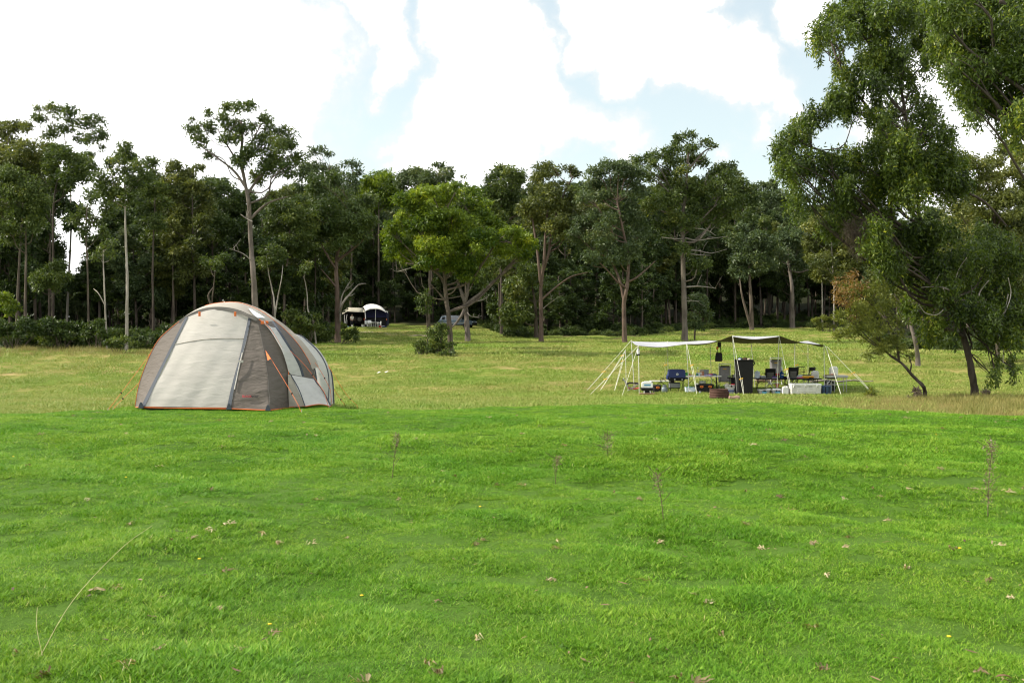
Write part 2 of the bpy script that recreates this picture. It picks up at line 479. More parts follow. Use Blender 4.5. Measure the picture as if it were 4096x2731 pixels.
gm = np_mesh('ground', np.stack([X, Yg, Z], -1).reshape(-1, 3), fa, ground_material(), smooth=True)
S_ = X / np.maximum(Yg, 1)
wob = .35 * np.sin(X * 1.7) + .25 * np.sin(X * 4.1 + 1)
lawn_ = 1 - sstep(-.3, .9, Yg - lawn_edge(S_) + wob)
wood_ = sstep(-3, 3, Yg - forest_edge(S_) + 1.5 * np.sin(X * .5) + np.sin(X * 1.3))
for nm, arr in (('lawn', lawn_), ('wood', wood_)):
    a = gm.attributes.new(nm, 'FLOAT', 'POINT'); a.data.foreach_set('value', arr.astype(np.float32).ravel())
tag(link(bpy.data.objects.new('ground', gm)), kind='structure', label='grassy ground running from the lawn over the field to the wooded hill')

# pale dirt track across the field, lying just above it
trk = []
for t in np.linspace(0, 1, 60):
    u = 352 + 92 * t; Y = np.interp(t, [0, .25, 1], [116, 110, 96]) + .5 * math.sin(t * 9)
    x = U2X(u, Y); wv = .9 + .35 * math.sin(t * 23) + .2 * math.sin(t * 51)
    trk.append([(x + .2, Y + o * wv, G(x + .2, Y + o * wv) + .03) for o in (-1, -.5, 0, .5, 1)])
o = MB().grid(trk).build('dirt_track', surf('pale_dirt', (.34, .26, .19), .95, var=.25, scale=2.0, bump=.4), smooth=True)
tag(o, kind='structure', label='thin pale dirt track crossing the field before the far camp')

# ------------------------------------------------------------------ grass (geometry-node tufts, one object each)
def tuft(name, n, R, h0, h1, w, bend, mat, seed, flat=.35):
    r = np.random.default_rng(seed)
    a = r.uniform(0, 6.283, n); rad = R * np.sqrt(r.uniform(0, 1, n))
    bx, by = rad * np.cos(a), rad * np.sin(a)
    h = r.uniform(h0, h1, n); dirn = r.uniform(0, 6.283, n); be = r.uniform(.15, 1, n) * bend
    lean = r.uniform(flat * .2, flat, n)
    sid = dirn + math.pi / 2 + r.uniform(-.5, .5, n)
    V = np.zeros((n, 5, 3)); 
    for k, (t, ww) in enumerate(((0, 1.0), (.55, .8))):
        off = h * (lean * t + be * t * t)
        cx, cyy, cz = bx + np.cos(dirn) * off, by + np.sin(dirn) * off, h * (t - .25 * be * t * t) - .01
        V[:, 2 * k] = np.stack([cx - np.cos(sid) * w * ww / 2, cyy - np.sin(sid) * w * ww / 2, cz], -1)
        V[:, 2 * k + 1] = np.stack([cx + np.cos(sid) * w * ww / 2, cyy + np.sin(sid) * w * ww / 2, cz], -1)
    off = h * (lean + be)
    V[:, 4] = np.stack([bx + np.cos(dirn) * off, by + np.sin(dirn) * off, h * (1 - .35 * be) - .01], -1)
    i = np.arange(n)[:, None] * 5
    tri = np.concatenate([i + np.array([[0, 1, 3]]), i + np.array([[0, 3, 2]]), i + np.array([[2, 3, 4]])], 0)
    tint = np.clip(np.tile(r.beta(2, 2.6, n), 3), 0, 1)
    me = np_mesh(name, V.reshape(-1, 3), tri, mat, tint=tint)
    return bpy.data.objects.new(name, me)

def grassmat(name, stops, patch, psc=.45, trans=.35):
    m, nt, out = nmat(name)
    L = nt.links.new
    at = N(nt, 'ShaderNodeAttribute', attribute_name='tint'); oi = N(nt, 'ShaderNodeObjectInfo')
    ge = N(nt, 'ShaderNodeNewGeometry')
    nz = N(nt, 'ShaderNodeTexNoise', i_Scale=psc, i_Detail=5.0, i_Roughness=.62); L(ge.outputs['Position'], nz.inputs['Vector'])
    a = N(nt, 'ShaderNodeMath', operation='MULTIPLY_ADD', i_1=.55); L(at.outputs['Fac'], a.inputs[0])
    b0 = N(nt, 'ShaderNodeMath', operation='MULTIPLY', i_1=.30); L(oi.outputs['Random'], b0.inputs[0]); L(b0.outputs[0], a.inputs[2])
    rp = ramp(nt, a.outputs[0], stops)
    mr = N(nt, 'ShaderNodeMapRange'); L(nz.outputs['Fac'], mr.inputs[0]); mr.inputs[1].default_value = .35; mr.inputs[2].default_value = .68
    mx = N(nt, 'ShaderNodeMixRGB', blend_type='MULTIPLY', i_0=1.0)
    pr = ramp(nt, mr.outputs[0], [(0, patch[0]), (1, patch[1])])
    L(rp.outputs[0], mx.inputs[1]); L(pr.outputs[0], mx.inputs[2])
    b = N(nt, 'ShaderNodeBsdfPrincipled', i_Roughness=.55); b.inputs['Specular IOR Level'].default_value = .25
    L(mx.outputs[0], b.inputs['Base Color'])
    t = N(nt, 'ShaderNodeBsdfTranslucent'); L(mx.outputs[0], t.inputs['Color'])
    ms = N(nt, 'ShaderNodeMixShader', i_0=trans); L(b.outputs[0], ms.inputs[1]); L(t.outputs[0], ms.inputs[2]); L(ms.outputs[0], out.inputs['Surface'])
    return m

def scatter(name, pts, scl, protos, label, kind='stuff', idx=None):
    """one object of points whose geometry-node modifier sets a tuft on each point"""
    me = bpy.data.meshes.new(name)
    pts = np.asarray(pts, np.float32)
    me.vertices.add(len(pts)); me.vertices.foreach_set('co', pts.ravel())
    a = me.attributes.new('scl', 'FLOAT', 'POINT'); a.data.foreach_set('value', np.asarray(scl, np.float32))
    o = link(bpy.data.objects.new(name, me))
    coll = bpy.data.collections.new(name + '_tufts')
    for p in protos: coll.objects.link(p)
    ng = bpy.data.node_groups.new(name + '_scatter', 'GeometryNodeTree')
    ng.interface.new_socket('Geometry', in_out='INPUT', socket_type='NodeSocketGeometry')
    ng.interface.new_socket('Geometry', in_out='OUTPUT', socket_type='NodeSocketGeometry')
    gi = ng.nodes.new('NodeGroupInput'); go = ng.nodes.new('NodeGroupOutput')
    ip = ng.nodes.new('GeometryNodeInstanceOnPoints'); ci = ng.nodes.new('GeometryNodeCollectionInfo')
    ci.inputs['Collection'].default_value = coll; ci.inputs['Separate Children'].default_value = True; ci.inputs['Reset Children'].default_value = True
    rv = ng.nodes.new('FunctionNodeRandomValue'); rv.data_type = 'FLOAT_VECTOR'
    rv.inputs[0].default_value = (-.06, -.06, 0); rv.inputs[1].default_value = (.06, .06, 6.283)
    na = ng.nodes.new('GeometryNodeInputNamedAttribute'); na.data_type = 'FLOAT'; na.inputs['Name'].default_value = 'scl'
    l = ng.links.new
    l(gi.outputs[0], ip.inputs['Points']); l(ci.outputs[0], ip.inputs['Instance']); ip.inputs['Pick Instance'].default_value = True
    l(rv.outputs[0], ip.inputs['Rotation']); l(na.outputs[0], ip.inputs['Scale']); l(ip.outputs[0], go.inputs[0])
    md = o.modifiers.new('scatter', 'NODES'); md.node_group = ng
    return tag(o, label, None, None, kind)

def fan(n, y0, y1, spread, pw=1.0, pad=1.5):
    """random ground points between two distances, over a fan wider than the picture"""
    t = RNG.uniform(0, 1, n)
    if pw == 0: y = y0 * (y1 / y0) ** t
    else: y = y0 + (y1 - y0) * t ** pw
    x = RNG.uniform(-1, 1, n) * (spread * y + pad)
    return x, y

GR = [(.05, (.048, .128, .006)), (.25, (.105, .250, .010)), (.48, (.185, .360, .020)), (.68, (.30, .43, .060)), (.84, (.54, .50, .22))]
gmat = grassmat('lawn_blades', GR, ((.68, .84, .62), (1.20, 1.06, 1.10)), .5)
def tuftsize(x, y, lo, hi):
    """patches of taller and shorter grass, a hand to a stride across"""
    n = 0
    for (f, a, p) in ((2.1, .4, .3), (3.7, 1.9, 2.0), (5.9, 2.8, 4.1), (9.5, .9, 1.1), (14., 2.3, 5.2)):
        n = n + np.sin(f * (x * math.cos(a) + y * math.sin(a)) + p + 1.3 * np.sin(f * .6 * (x * math.sin(a) - y * math.cos(a)) + p))
    n = n / 5
    return lo + (hi - lo) * np.clip(.5 + n * .8, 0, 1) ** 1.5 * RNG.uniform(.75, 1.25, len(x))
P1 = [tuft('lawn_tuft', 150, .10, .008, .028, .0038, .5, gmat, k, 1.5) for k in range(5)] + [tuft('lawn_tuft', 50, .06, .018, .038, .0042, .7, gmat, 9, 1.2), tuft('lawn_tuft', 34, .06, .012, .022, .011, .4, gmat, 10, 2.2)]
x, y = fan(24000, 2.6, 12, .64, 1.15)
P2 = [tuft('lawn_tuft', 120, .18, .009, .030, .0070, .5, gmat, 20 + k, 1.6) for k in range(5)] + [tuft('lawn_tuft', 50, .10, .022, .048, .007, .7, gmat, 29, 1.2)]
scatter('lawn_grass', np.stack([x, y, zg(x, y)], -1), tuftsize(x, y, .75, 1.7), P1, 'short bright green lawn grass in the foreground')
x, y = fan(34000, 10.5, 26, .62, 1.0)
k = y < lawn_edge(x / y) + .25 + .45 * np.sin(x * 2.3) * np.sin(x * .7 + 1) + RNG.normal(0, .35, len(x))
x, y = x[k], y[k]
scatter('lawn_grass', np.stack([x, y, zg(x, y)], -1), tuftsize(x, y, .7, 1.6) * np.interp(y, [16, 21], [1, .7]), P2, 'bright green lawn grass up to the edge of the mown slope')
# dry field grass
FR = [(.05, (.115, .190, .026)), (.3, (.205, .285, .050)), (.55, (.33, .35, .095)), (.8, (.49, .44, .20))]
fmat = grassmat('field_blades', FR, ((.78, .98, .60), (1.14, 1.0, 1.15)), .11, .3)
P3 = [tuft('field_tuft', 60, .36, .02, .075, .012, .7, fmat, 40 + k, .8) for k in range(5)]
x, y = fan(46000, 21, 62, .60, 0)
k = (y > lawn_edge(x / y) + .3 * np.sin(x * 2.3) - .2 + RNG.normal(0, .25, len(x))) & (y < forest_edge(x / y))
x, y = x[k], y[k]
scatter('field_grass', np.stack([x, y, zg(x, y)], -1), tuftsize(x * .42, y * .42, .6, 1.9) * np.interp(y, [20, 60], [.9, 1.25]), P3, 'olive and straw coloured grass of the field beyond the lawn')
P4 = [tuft('field_tuft', 60, .8, .03, .11, .03, .7, fmat, 60 + k, .8) for k in range(4)]
x, y = fan(34000, 58, 132, .60, 1.0)
k = (y < forest_edge(x / y) - 1)
x, y = x[k], y[k]
scatter('field_grass', np.stack([x, y, zg(x, y)], -1), tuftsize(x * .25, y * .25, .6, 1.7), P4, 'olive grass of the far part of the field')
# taller dry grass: along the foot of the lawn to the right, around the two right-hand trees, and before the left wood
DR = [(.05, (.13, .15, .035)), (.35, (.26, .23, .075)), (.7, (.40, .31, .14))]
dmat = grassmat('dry_blades', DR, ((.8, .95, .7), (1.1, 1.0, 1.0)), .5, .3)
P5 = [tuft('dry_tuft', 40, .28, .10, .36, .010, .6, dmat, 80 + k, .5) for k in range(4)]
uu = RNG.uniform(740, 1200, 5200); y = 21 + 14.5 * RNG.uniform(0, 1, 5200) ** .8
dens = np.interp(uu, [740, 860, 930, 1200], [.06, .22, .45, .5])
k = RNG.uniform(0, 1, 5200) < dens; uu, y = uu[k], y[k]; x = U2X(uu, y)
k = y > lawn_edge(x / y) + .8; x, y = x[k], y[k]
uu2 = RNG.uniform(-160, 150, 420); y2 = 59.8 + RNG.normal(0, 1.6, 420); x2 = U2X(uu2, y2)
xx, yy = np.r_[x, x2], np.r_[y, y2]
ss = np.r_[RNG.uniform(.5, 1.0, len(x)) * np.interp(x / y, [.25, .45], [.6, 1.0]), RNG.uniform(.6, 1.5, len(x2))]
scatter('dry_grass', np.stack([xx, yy, zg(xx, yy)], -1), ss, P5, 'taller straw brown grass at the right foot of the lawn and before the left wood')
# ================================================================== trees
def r4(x, y): return x / 5.974, 87.5 + y / 5.974
def r5(x, y): return 300 + x / 6.603, 125 + y / 6.603
def r6(x, y): return 550 + x / 6.273, 112.5 + y / 6.273
def r7(x, y): return 750 + x / 7.38, y / 7.38
def r8(x, y): return 750 + x / 7.38, 212.5 + y / 7.38
def r1(x, y): return x, y
RS = {4: (r4, 5.974), 5: (r5, 6.603), 6: (r6, 6.273), 7: (r7, 7.38), 8: (r8, 7.38), 1: (r1, 1.0)}

BK = {
 'grey': barkmat('grey_bark', (.065, .054, .045), (.20, .170, .142)),
 'pale': barkmat('pale_bark', (.17, .15, .125), (.42, .38, .33)),
 'red': barkmat('red_brown_bark', (.055, .038, .029), (.155, .112, .088)),
 'dark': barkmat('dark_bark', (.030, .024, .019), (.105, .085, .068)),
 'mid': barkmat('brown_bark', (.05, .04, .031), (.16, .13, .10)),
 'dead': barkmat('dead_wood', (.15, .13, .11), (.31, .28, .245)),
}
LF = {
 'gum': leafmat('gum_leaves', (0.029, 0.053, 0.011), (0.099, 0.139, 0.029), .33, young=(0.179, 0.199, 0.043)),
 'blue': leafmat('grey_green_gum_leaves', (0.033, 0.057, 0.020), (0.098, 0.139, 0.051), .30, young=(0.164, 0.187, 0.070)),
 'olive': leafmat('olive_gum_leaves', (0.039, 0.057, 0.012), (0.129, 0.151, 0.032), .32, young=(0.213, 0.219, 0.048)),
 'bright': leafmat('fresh_green_leaves', (.036, .078, .006), (.185, .255, .018), .38, young=(.44, .47, .030)),
 'deep': leafmat('deep_green_leaves', (0.019, 0.040, 0.008), (0.061, 0.095, 0.019), .28, young=(0.100, 0.139, 0.029)),
 'vine': leafmat('vine_and_gum_leaves', (.015, .034, .006), (.128, .192, .026), .44, young=(.35, .38, .05), rough=.42, spec=.45),
 'feather': leafmat('feathery_olive_leaves', (.075, .10, .018), (.20, .23, .045), .42, young=(.32, .33, .08)),
 'rust': leafmat('rusty_dry_leaves', (.13, .075, .025), (.25, .155, .05), .35, young=(.26, .22, .06)),
 'twig': leafmat('dead_twigs', (.08, .06, .043), (.20, .155, .115), .1),
}

GROW = 1.12
def leaf_cloud(rng, clumps, L, W, cover=2.2, droop=.5, nsub=9, top=.35, tshift=0.0, flat=.75):
    """clumps: (cx,cy,cz,rx,ry,rz). Many small leaf faces in lumps through each clump's volume."""
    Vs = []; Ts = []
    for (cx, cyy, cz, rx, ry, rz) in clumps:
        n = int(max(30, 1.7 * cover * math.pi * rx * rz / (.25 * L * W)))
        rx, ry, rz = rx * GROW, ry * GROW, rz * GROW
        k = max(6, int(nsub * 1.5 * rng.uniform(.8, 1.3)))
        d = rng.normal(size=(k, 3)); d[:, 2] += top; d /= np.linalg.norm(d, axis=1)[:, None]
        sc = d * rng.uniform(.35, .82, (k, 1)) * np.array([rx, ry, rz])
        sr = rng.uniform(.30, .58, k)
        w = sr ** 2 * rng.uniform(.55, 1.4, k); w /= w.sum()
        ci = rng.choice(k, n, p=w)
        q = rng.normal(size=(n, 3)); q /= np.linalg.norm(q, axis=1)[:, None]
        rad = rng.uniform(.05, 1, n) ** .45
        q[:, 2] = np.where(q[:, 2] < 0, q[:, 2] * flat, q[:, 2])
        p = sc[ci] + q * (rad * sr[ci])[:, None] * np.array([rx, ry, rz]) + np.array([cx, cyy, cz])
        if droop > .8:      # weeping sprays: leaves gather on short hanging strings
            g = np.maximum(1, n // 9); si = rng.integers(0, g, n); a0 = p[:g][si]
            p = a0 + np.stack([rng.normal(0, .035, n), rng.normal(0, .035, n), -rng.uniform(0, .55, n)], -1)
        base_t = rng.normal(.42 + tshift, .10); sub_t = rng.normal(0, .15, k)
        t = base_t + sub_t[ci] + rng.normal(0, .15, n)
        dirv = rng.normal(size=(n, 3)) * .8 + q * .45; dirv[:, 2] -= droop; dirv /= np.linalg.norm(dirv, axis=1)[:, None]
        nn = rng.normal(size=(n, 3)); sd = np.cross(dirv, nn); sd /= (np.linalg.norm(sd, axis=1)[:, None] + 1e-9)
        ln = L * rng.uniform(.6, 1.3, n); wd_ = W * rng.uniform(.65, 1.25, n)
        V = np.zeros((n, 4, 3))
        V[:, 0] = p; m = p + dirv * (ln * .45)[:, None]
        V[:, 1] = m + sd * (wd_ / 2)[:, None]; V[:, 2] = p + dirv * ln[:, None]; V[:, 3] = m - sd * (wd_ / 2)[:, None]
        Vs.append(V.reshape(-1, 3)); Ts.append(t)
    V = np.concatenate(Vs); T = np.clip(np.concatenate(Ts), 0, 1)
    return V, np.arange(len(V)).reshape(-1, 4), T

def wobble(rng, p, amt):
    p = np.array(p, float)
    n = len(p)
    if n > 2:
        p[1:-1] += rng.normal(0, amt, (n - 2, 3)) * np.array([1, 1, .3])
    return p

def branches(mb, rng, trunk, rad, clumps, thick=1.0, twigs=2, lo=.25):
    """a limb from the trunk to each clump, with twigs through the clump"""
    n = len(trunk)
    zt = trunk[:, 2]; z0, z1 = zt[0], zt[-1]
    for (cx, cyy, cz, rx, ry, rz) in clumps:
        c = np.array([cx, cyy, cz])
        hd = np.linalg.norm(trunk[:, :2] - c[:2], axis=1)
        want = cz - hd * .75
        # the point of the trunk that a limb to this clump would leave from
        sc = np.abs(zt - want) + .15 * hd
        sc[zt < z0 + lo * (z1 - z0)] += 50
        i = int(np.argmin(sc)); a = trunk[i]
        dist = np.linalg.norm(c - a)
        if dist < .3: continue
        m1 = a + (c - a) * .35 + np.array([0, 0, -.06 * dist]) + rng.normal(0, .05 * dist, 3)
        m2 = a + (c - a) * .7 + np.array([0, 0, .02 * dist]) + rng.normal(0, .05 * dist, 3)
        r0 = min(rad[i] * .62, (.018 * dist + .02) * thick)
        mb.tube(catmull([a, m1, m2, c], 9), np.linspace(r0, r0 * .35, 9), 5, cap=False)
        for _ in range(twigs):
            e = c + rng.normal(0, .5, 3) * np.array([rx, ry, rz]) + np.array([0, 0, rz * .25])
            mb.tube(catmull([m2, (m2 + e) / 2 + rng.normal(0, .04 * dist, 3), e], 5), np.linspace(r0 * .4, r0 * .12, 5), 4, cap=False)

def make_tree(name, label, cat, Y, trunk, tw, clumps, bark='grey', leaf='gum', reg=4, L=None, Wd=None, cover=2.3, seed=1, group=None, limbs=(), dead=(), droop=.5,
              depth=.8, dz=0.0, thick=1.0, twigs=2, base_uv=None, tshift=0.0, nsub=9, top=.35, extra_crown=None, taper=.35, grow=1.2, lo=.25):
    global GROW
    GROW = grow
    """trunk: list of picture points from foot to top; tw: foot width in px; clumps: (x,y,r[,ry]) in the same frame"""
    rng = np.random.default_rng(seed)
    fn, k = RS[reg]
    tp = [fn(*p) for p in trunk]
    base = np.array([U2X(tp[0][0], Y), Y, 0]); base[2] = G(base[0], Y)
    P = [np.array([base[0], Y, base[2] - .25])]
    for j, (u, v) in enumerate(tp[1:]):
        P.append(W(u, v, Y + (rng.normal(0, .25) if j else 0)))
    P[0][2] = base[2] - .25
    tr = catmull(P, 8 * len(P))
    s = np.linspace(0, 1, len(tr))
    r0 = tw * Y / F / 2
    rad = r0 * (1 - (1 - taper) * s ** .9) * (1 + .35 * np.exp(-s * 30))
    cl = []
    for c in clumps:
        u, v = fn(c[0], c[1]); rr = c[2] / k * Y / F; rz = (c[3] / k * Y / F) if len(c) > 3 else rr * .82
        off = rng.uniform(-1, 1) * depth
        span = np.mean([q[2] for q in clumps]) / k * Y / F * 2.2
        p = W(u, v, Y + off * span)
        cl.append((p[0], p[1], p[2], rr, rr * 1.05, rz))
    root = thing(name, label, cat, base, 0, group)
    o3 = base[None, :]
    mb = MB()
    mb.tube(tr - o3, rad, 10, jit=.05)
    cb = [tuple(np.array(c[:3]) - base) + tuple(c[3:]) for c in cl]
    lt = tr - o3
    for lb in limbs:      # explicit limbs: (width px, [points])
        q = [W(*fn(*p), Y + (0 if j == 0 else rng.normal(0, .3))) - base for j, p in enumerate(lb[1])]
        q[0] = lt[int(np.argmin(np.linalg.norm((lt - q[0]) * np.array([1, .2, 1]), axis=1)))] if len(lb) < 3 else q[0]
        qq = catmull(q, 7 * len(q)); w0 = lb[0] * Y / F / 2
        mb.tube(qq, np.linspace(w0, w0 * .4, len(qq)), 7, jit=.05)
        lt = np.vstack([lt, qq]); rad = np.r_[rad, np.linspace(w0, w0 * .4, len(qq))]
    order = np.argsort(lt[:, 2]); 
    branches(mb, rng, lt[order], rad[order], cb, thick, twigs, lo)
    mb.build('trunk', BK[bark], root, smooth=True, fix=False)
    if dead:
        for lb in dead:
            db = MB()
            q = [W(*fn(*p), Y - .3 + (0 if j == 0 else rng.normal(-.3, .3))) - base for j, p in enumerate(lb[1])]
            qq = catmull(q, 7 * len(q)); w0 = lb[0] * Y / F / 2
            db.tube(qq, np.linspace(w0, w0 * .3, len(qq)), 6)
            for _ in range(3):
                i = rng.integers(len(qq) // 3, len(qq) - 1); e = qq[i] + rng.normal(0, .45, 3) + np.array([.2, 0, .35])
                db.tube([qq[i], (qq[i] + e) / 2 + rng.normal(0, .05, 3), e], [w0 * .4, w0 * .3, w0 * .1], 4)
            db.build('dead_limb', BK['dead'], root, smooth=True, fix=False)
    if cb:
        L_ = L or .0034 * Y; W_ = Wd or L_ * .40
        V, fcs, T = leaf_cloud(rng, cb, L_, W_, cover, droop, nsub, top, tshift)
        link(bpy.data.objects.new('crown', np_mesh('crown', V, fcs, LF[leaf], T)), root)
    if extra_crown:
        cl2 = []
        for c in extra_crown[1]:
            u, v = fn(c[0], c[1]); rr = c[2] / k * Y / F
            p = W(u, v, Y + rng.uniform(-1, 1) * depth) - base
            cl2.append((p[0], p[1], p[2], rr, rr, rr * .85))
        V, fcs, T = leaf_cloud(rng, cl2, L or .0038 * Y, (Wd or (L or .0038 * Y) * .36), cover * .42, droop, nsub, top)
        link(bpy.data.objects.new(extra_crown[2], np_mesh(extra_crown[2], V, fcs, LF[extra_crown[0]], T)), root)
    return root

# ---- left wood, front row
make_tree('gum_tree', 'tall gum tree with an open umbrella crown rising behind the beige tent', 'tree', 72,
  [(1530, 1500), (1522, 1250), (1512, 1100), (1500, 950), (1493, 800), (1485, 680), (1462, 560), (1440, 430), (1448, 300), (1440, 200)], 6.2,
  [(1350, 110, 38), (1415, 118, 42), (1500, 115, 48), (1240, 150, 30), (1145, 185, 18), (1330, 190, 48), (1160, 255, 52), (1250, 240, 52), (1400, 230, 60), (1470, 250, 62), (1590, 185, 50),
   (1600, 245, 45), (1700, 268, 58), (1380, 310, 62), (1200, 315, 50), (1560, 330, 66), (1640, 365, 82), (1730, 350, 62), (1500, 395, 66), (1760, 430, 60), (1255, 400, 40), (1440, 450, 62),
   (1640, 440, 66), (1580, 480, 62), (1700, 500, 62), (1530, 540, 55)], 'grey', 'gum', 4, seed=11, cover=1.7,
  limbs=[(3, [(1510, 785), (1560, 720), (1620, 680), (1720, 650)]), (3, [(1485, 640), (1530, 560), (1620, 470), (1740, 400)]), (3, [(1465, 600), (1400, 500), (1300, 420), (1200, 350)]),
         (2.6, [(1445, 480), (1380, 380), (1300, 250)]), (2.6, [(1450, 420), (1500, 330), (1560, 220)])],
  dead=[(1.6, [(1508, 800), (1470, 780), (1435, 755)]), (1.4, [(1500, 1030), (1450, 990), (1370, 960)])])
make_tree('gum_tree', 'slender straight pale gum standing clear at the left wood edge', 'tree', 62,
  [(755, 1540), (758, 1350), (760, 1150), (755, 1000), (750, 850), (745, 650), (742, 450)], 3.4,
  [(740, 350, 38), (740, 390, 45), (700, 430, 50), (775, 425, 50), (650, 450, 40), (820, 465, 50), (720, 505, 62), (850, 540, 50), (780, 580, 62), (620, 620, 60), (700, 645, 62), (600, 540, 50), (660, 560, 50), (760, 660, 50)],
  'pale', 'gum', 4, seed=12, cover=1.9)
make_tree('gum_tree', 'pale trunked gum with thin open top, tallest at far left of the wood', 'tree', 84,
  [(395, 1350), (405, 1250), (418, 1000), (425, 800), (420, 600), (400, 400), (380, 250)], 2.6,
  [(240, 190, 50), (335, 140, 58), (420, 160, 60), (500, 200, 52), (570, 210, 60), (605, 275, 42), (300, 250, 60), (560, 310, 52), (480, 300, 42), (605, 360, 25), (230, 130, 26), (400, 240, 50)],
  'pale', 'gum', 4, seed=13, cover=1.5)
make_tree('gum_tree', 'olive gum cut by the left picture edge under the high thin crown', 'tree', 80,
  [(-20, 1350), (0, 900), (30, 500), (50, 300)], 3, [(40, 240, 62), (105, 230, 52), (20, 320, 52), (160, 245, 46), (-60, 260, 70), (-40, 350, 80), (80, 330, 50)], 'mid', 'olive', 4, seed=14, cover=1.6)
make_tree('gum_tree', 'rounded olive crowned gum at left with light tops', 'tree', 72,
  [(95, 1390), (110, 1150), (130, 800), (150, 500)], 3, [(60, 425, 92), (170, 392, 82), (262, 385, 80), (130, 485, 92), (-40, 450, 80), (230, 470, 70), (40, 520, 70)], 'mid', 'olive', 4, seed=15, tshift=.05)
make_tree('gum_tree', 'dense round gum left of the slender pale trunk', 'tree', 70,
  [(315, 1370), (318, 1100), (320, 700), (360, 480)], 3, [(380, 402, 90), (462, 442, 72), (300, 472, 72), (430, 535, 82), (350, 585, 62), (480, 520, 60), (540, 480, 46), (520, 400, 36)], 'dark', 'gum', 4, seed=16)
make_tree('gum_tree', 'lower broad gum before the olive crowned one at far left', 'tree', 66,
  [(150, 1400), (152, 1250), (155, 1000), (150, 700)], 3.4, [(100, 545, 100), (182, 625, 72), (60, 655, 82), (220, 705, 82), (120, 765, 72), (-30, 600, 90), (-30, 740, 80), (20, 840, 70), (200, 820, 60), (90, 900, 60)], 'mid', 'gum', 4, seed=17)
make_tree('gum_tree', 'thin mid height gum with see-through crown just left of the slender pale trunk', 'tree', 67,
  [(530, 1380), (525, 1200), (520, 1000), (512, 850), (520, 700)], 2.2, [(560, 645, 60), (520, 725, 50), (640, 745, 60), (450, 785, 46), (565, 805, 56), (500, 865, 46), (620, 860, 40), (650, 690, 40)], 'mid', 'gum', 4, seed=18, cover=1.4)
make_tree('gum_tree', 'forked thin trunk leaning at the left wood edge', 'tree', 62,
  [(640, 1500), (630, 1350), (622, 1150), (618, 1000), (640, 900)], 2.0, [(610, 960, 40), (660, 930, 40), (580, 1010, 36), (680, 1000, 34)], 'pale', 'gum', 4, seed=19, cover=1.2, limbs=[(1.2, [(625, 1300), (590, 1230), (560, 1200)])])
make_tree('gum_tree', 'dark stemmed gum right behind the slender pale trunk', 'tree', 70,
  [(918, 1500), (915, 1300), (912, 1050), (925, 700), (930, 500)], 2.6, [(905, 455, 46), (900, 525, 52), (930, 605, 62), (880, 620, 50), (960, 690, 60), (880, 720, 60), (930, 800, 60)], 'dark', 'gum', 4, seed=20)
make_tree('gum_tree', 'light topped gum between the slender trunk and the tall umbrella gum', 'tree', 82,
  [(1040, 1480), (1035, 1200), (1030, 900), (1040, 600)], 2.6, [(1040, 482, 60), (1000, 555, 62), (1085, 560, 62), (1130, 505, 42), (1185, 480, 34), (980, 625, 62), (1095, 645, 72), (1030, 700, 70), (1150, 600, 50), (1000, 780, 70), (1110, 760, 60)], 'mid', 'olive', 4, seed=21)
make_tree('gum_tree', 'dull green gum tucked under the left side of the umbrella gum', 'tree', 88,
  [(1275, 1480), (1272, 1200), (1268, 900), (1260, 700)], 2.8, [(1240, 620, 80), (1320, 600, 70), (1180, 690, 80), (1280, 730, 90), (1360, 700, 80), (1210, 800, 90), (1320, 830, 90), (1170, 880, 70), (1250, 920, 80), (1390, 820, 60)], 'dark', 'deep', 4, seed=22, tshift=.1)
make_tree('gum_tree', 'bushy green gum right of the umbrella gum trunk', 'tree', 84,
  [(1690, 1450), (1700, 1200), (1720, 1000), (1730, 850)], 2.6, [(1680, 740, 80), (1760, 760, 80), (1640, 830, 70), (1740, 860, 90), (1820, 850, 70), (1700, 940, 80), (1800, 950, 70), (1640, 920, 60), (1860, 780, 60)], 'mid', 'gum', 4, seed=23)
make_tree('gum_tree', 'twin pale stems forking low behind the tent top', 'tree', 78,
  [(1645, 1480), (1640, 1300), (1625, 1200), (1605, 1110), (1590, 1000)], 1.8, [(1590, 1040, 50), (1660, 1010, 50), (1620, 970, 50)], 'pale', 'gum', 4, seed=24, cover=1.3, limbs=[(1.6, [(1642, 1360), (1660, 1250), (1680, 1150), (1690, 1060)])])
make_tree('gum_tree', 'thin wavy pale sapling right of the tent top', 'tree', 80,
  [(1890, 1440), (1870, 1380), (1840, 1330), (1835, 1240), (1825, 1170), (1815, 1130)], 1.8, [(1815, 1090, 34), (1835, 1060, 34)], 'pale', 'gum', 4, seed=25, cover=1.2)
make_tree('gum_tree', 'crooked pale stem leaning left behind the tent door side', 'tree', 77,
  [(1255, 1480), (1265, 1300), (1275, 1200), (1285, 1100)], 2.0, [(1280, 1060, 50), (1320, 1020, 50), (1240, 1040, 44)], 'mid', 'gum', 4, seed=26, cover=1.3, limbs=[(2.4, [(1215, 1300), (1245, 1240), (1275, 1190)])])
make_tree('sapling', 'bright green bushy sapling low at the left wood edge', 'tree', 66,
  [(290, 1420), (295, 1250), (300, 1120)], 1.6, [(300, 1125, 72), (250, 1175, 56), (345, 1075, 52), (330, 1180, 50), (215, 1130, 40), (390, 1130, 40)], 'dark', 'gum', 4, seed=27, tshift=.12)
make_tree('sapling', 'yellow green sapling cut by the left picture edge', 'tree', 68,
  [(60, 1420), (62, 1330), (60, 1230)], 1.4, [(60, 1290, 34), (85, 1320, 30), (40, 1330, 34), (20, 1250, 44)], 'dark', 'bright', 4, seed=28)

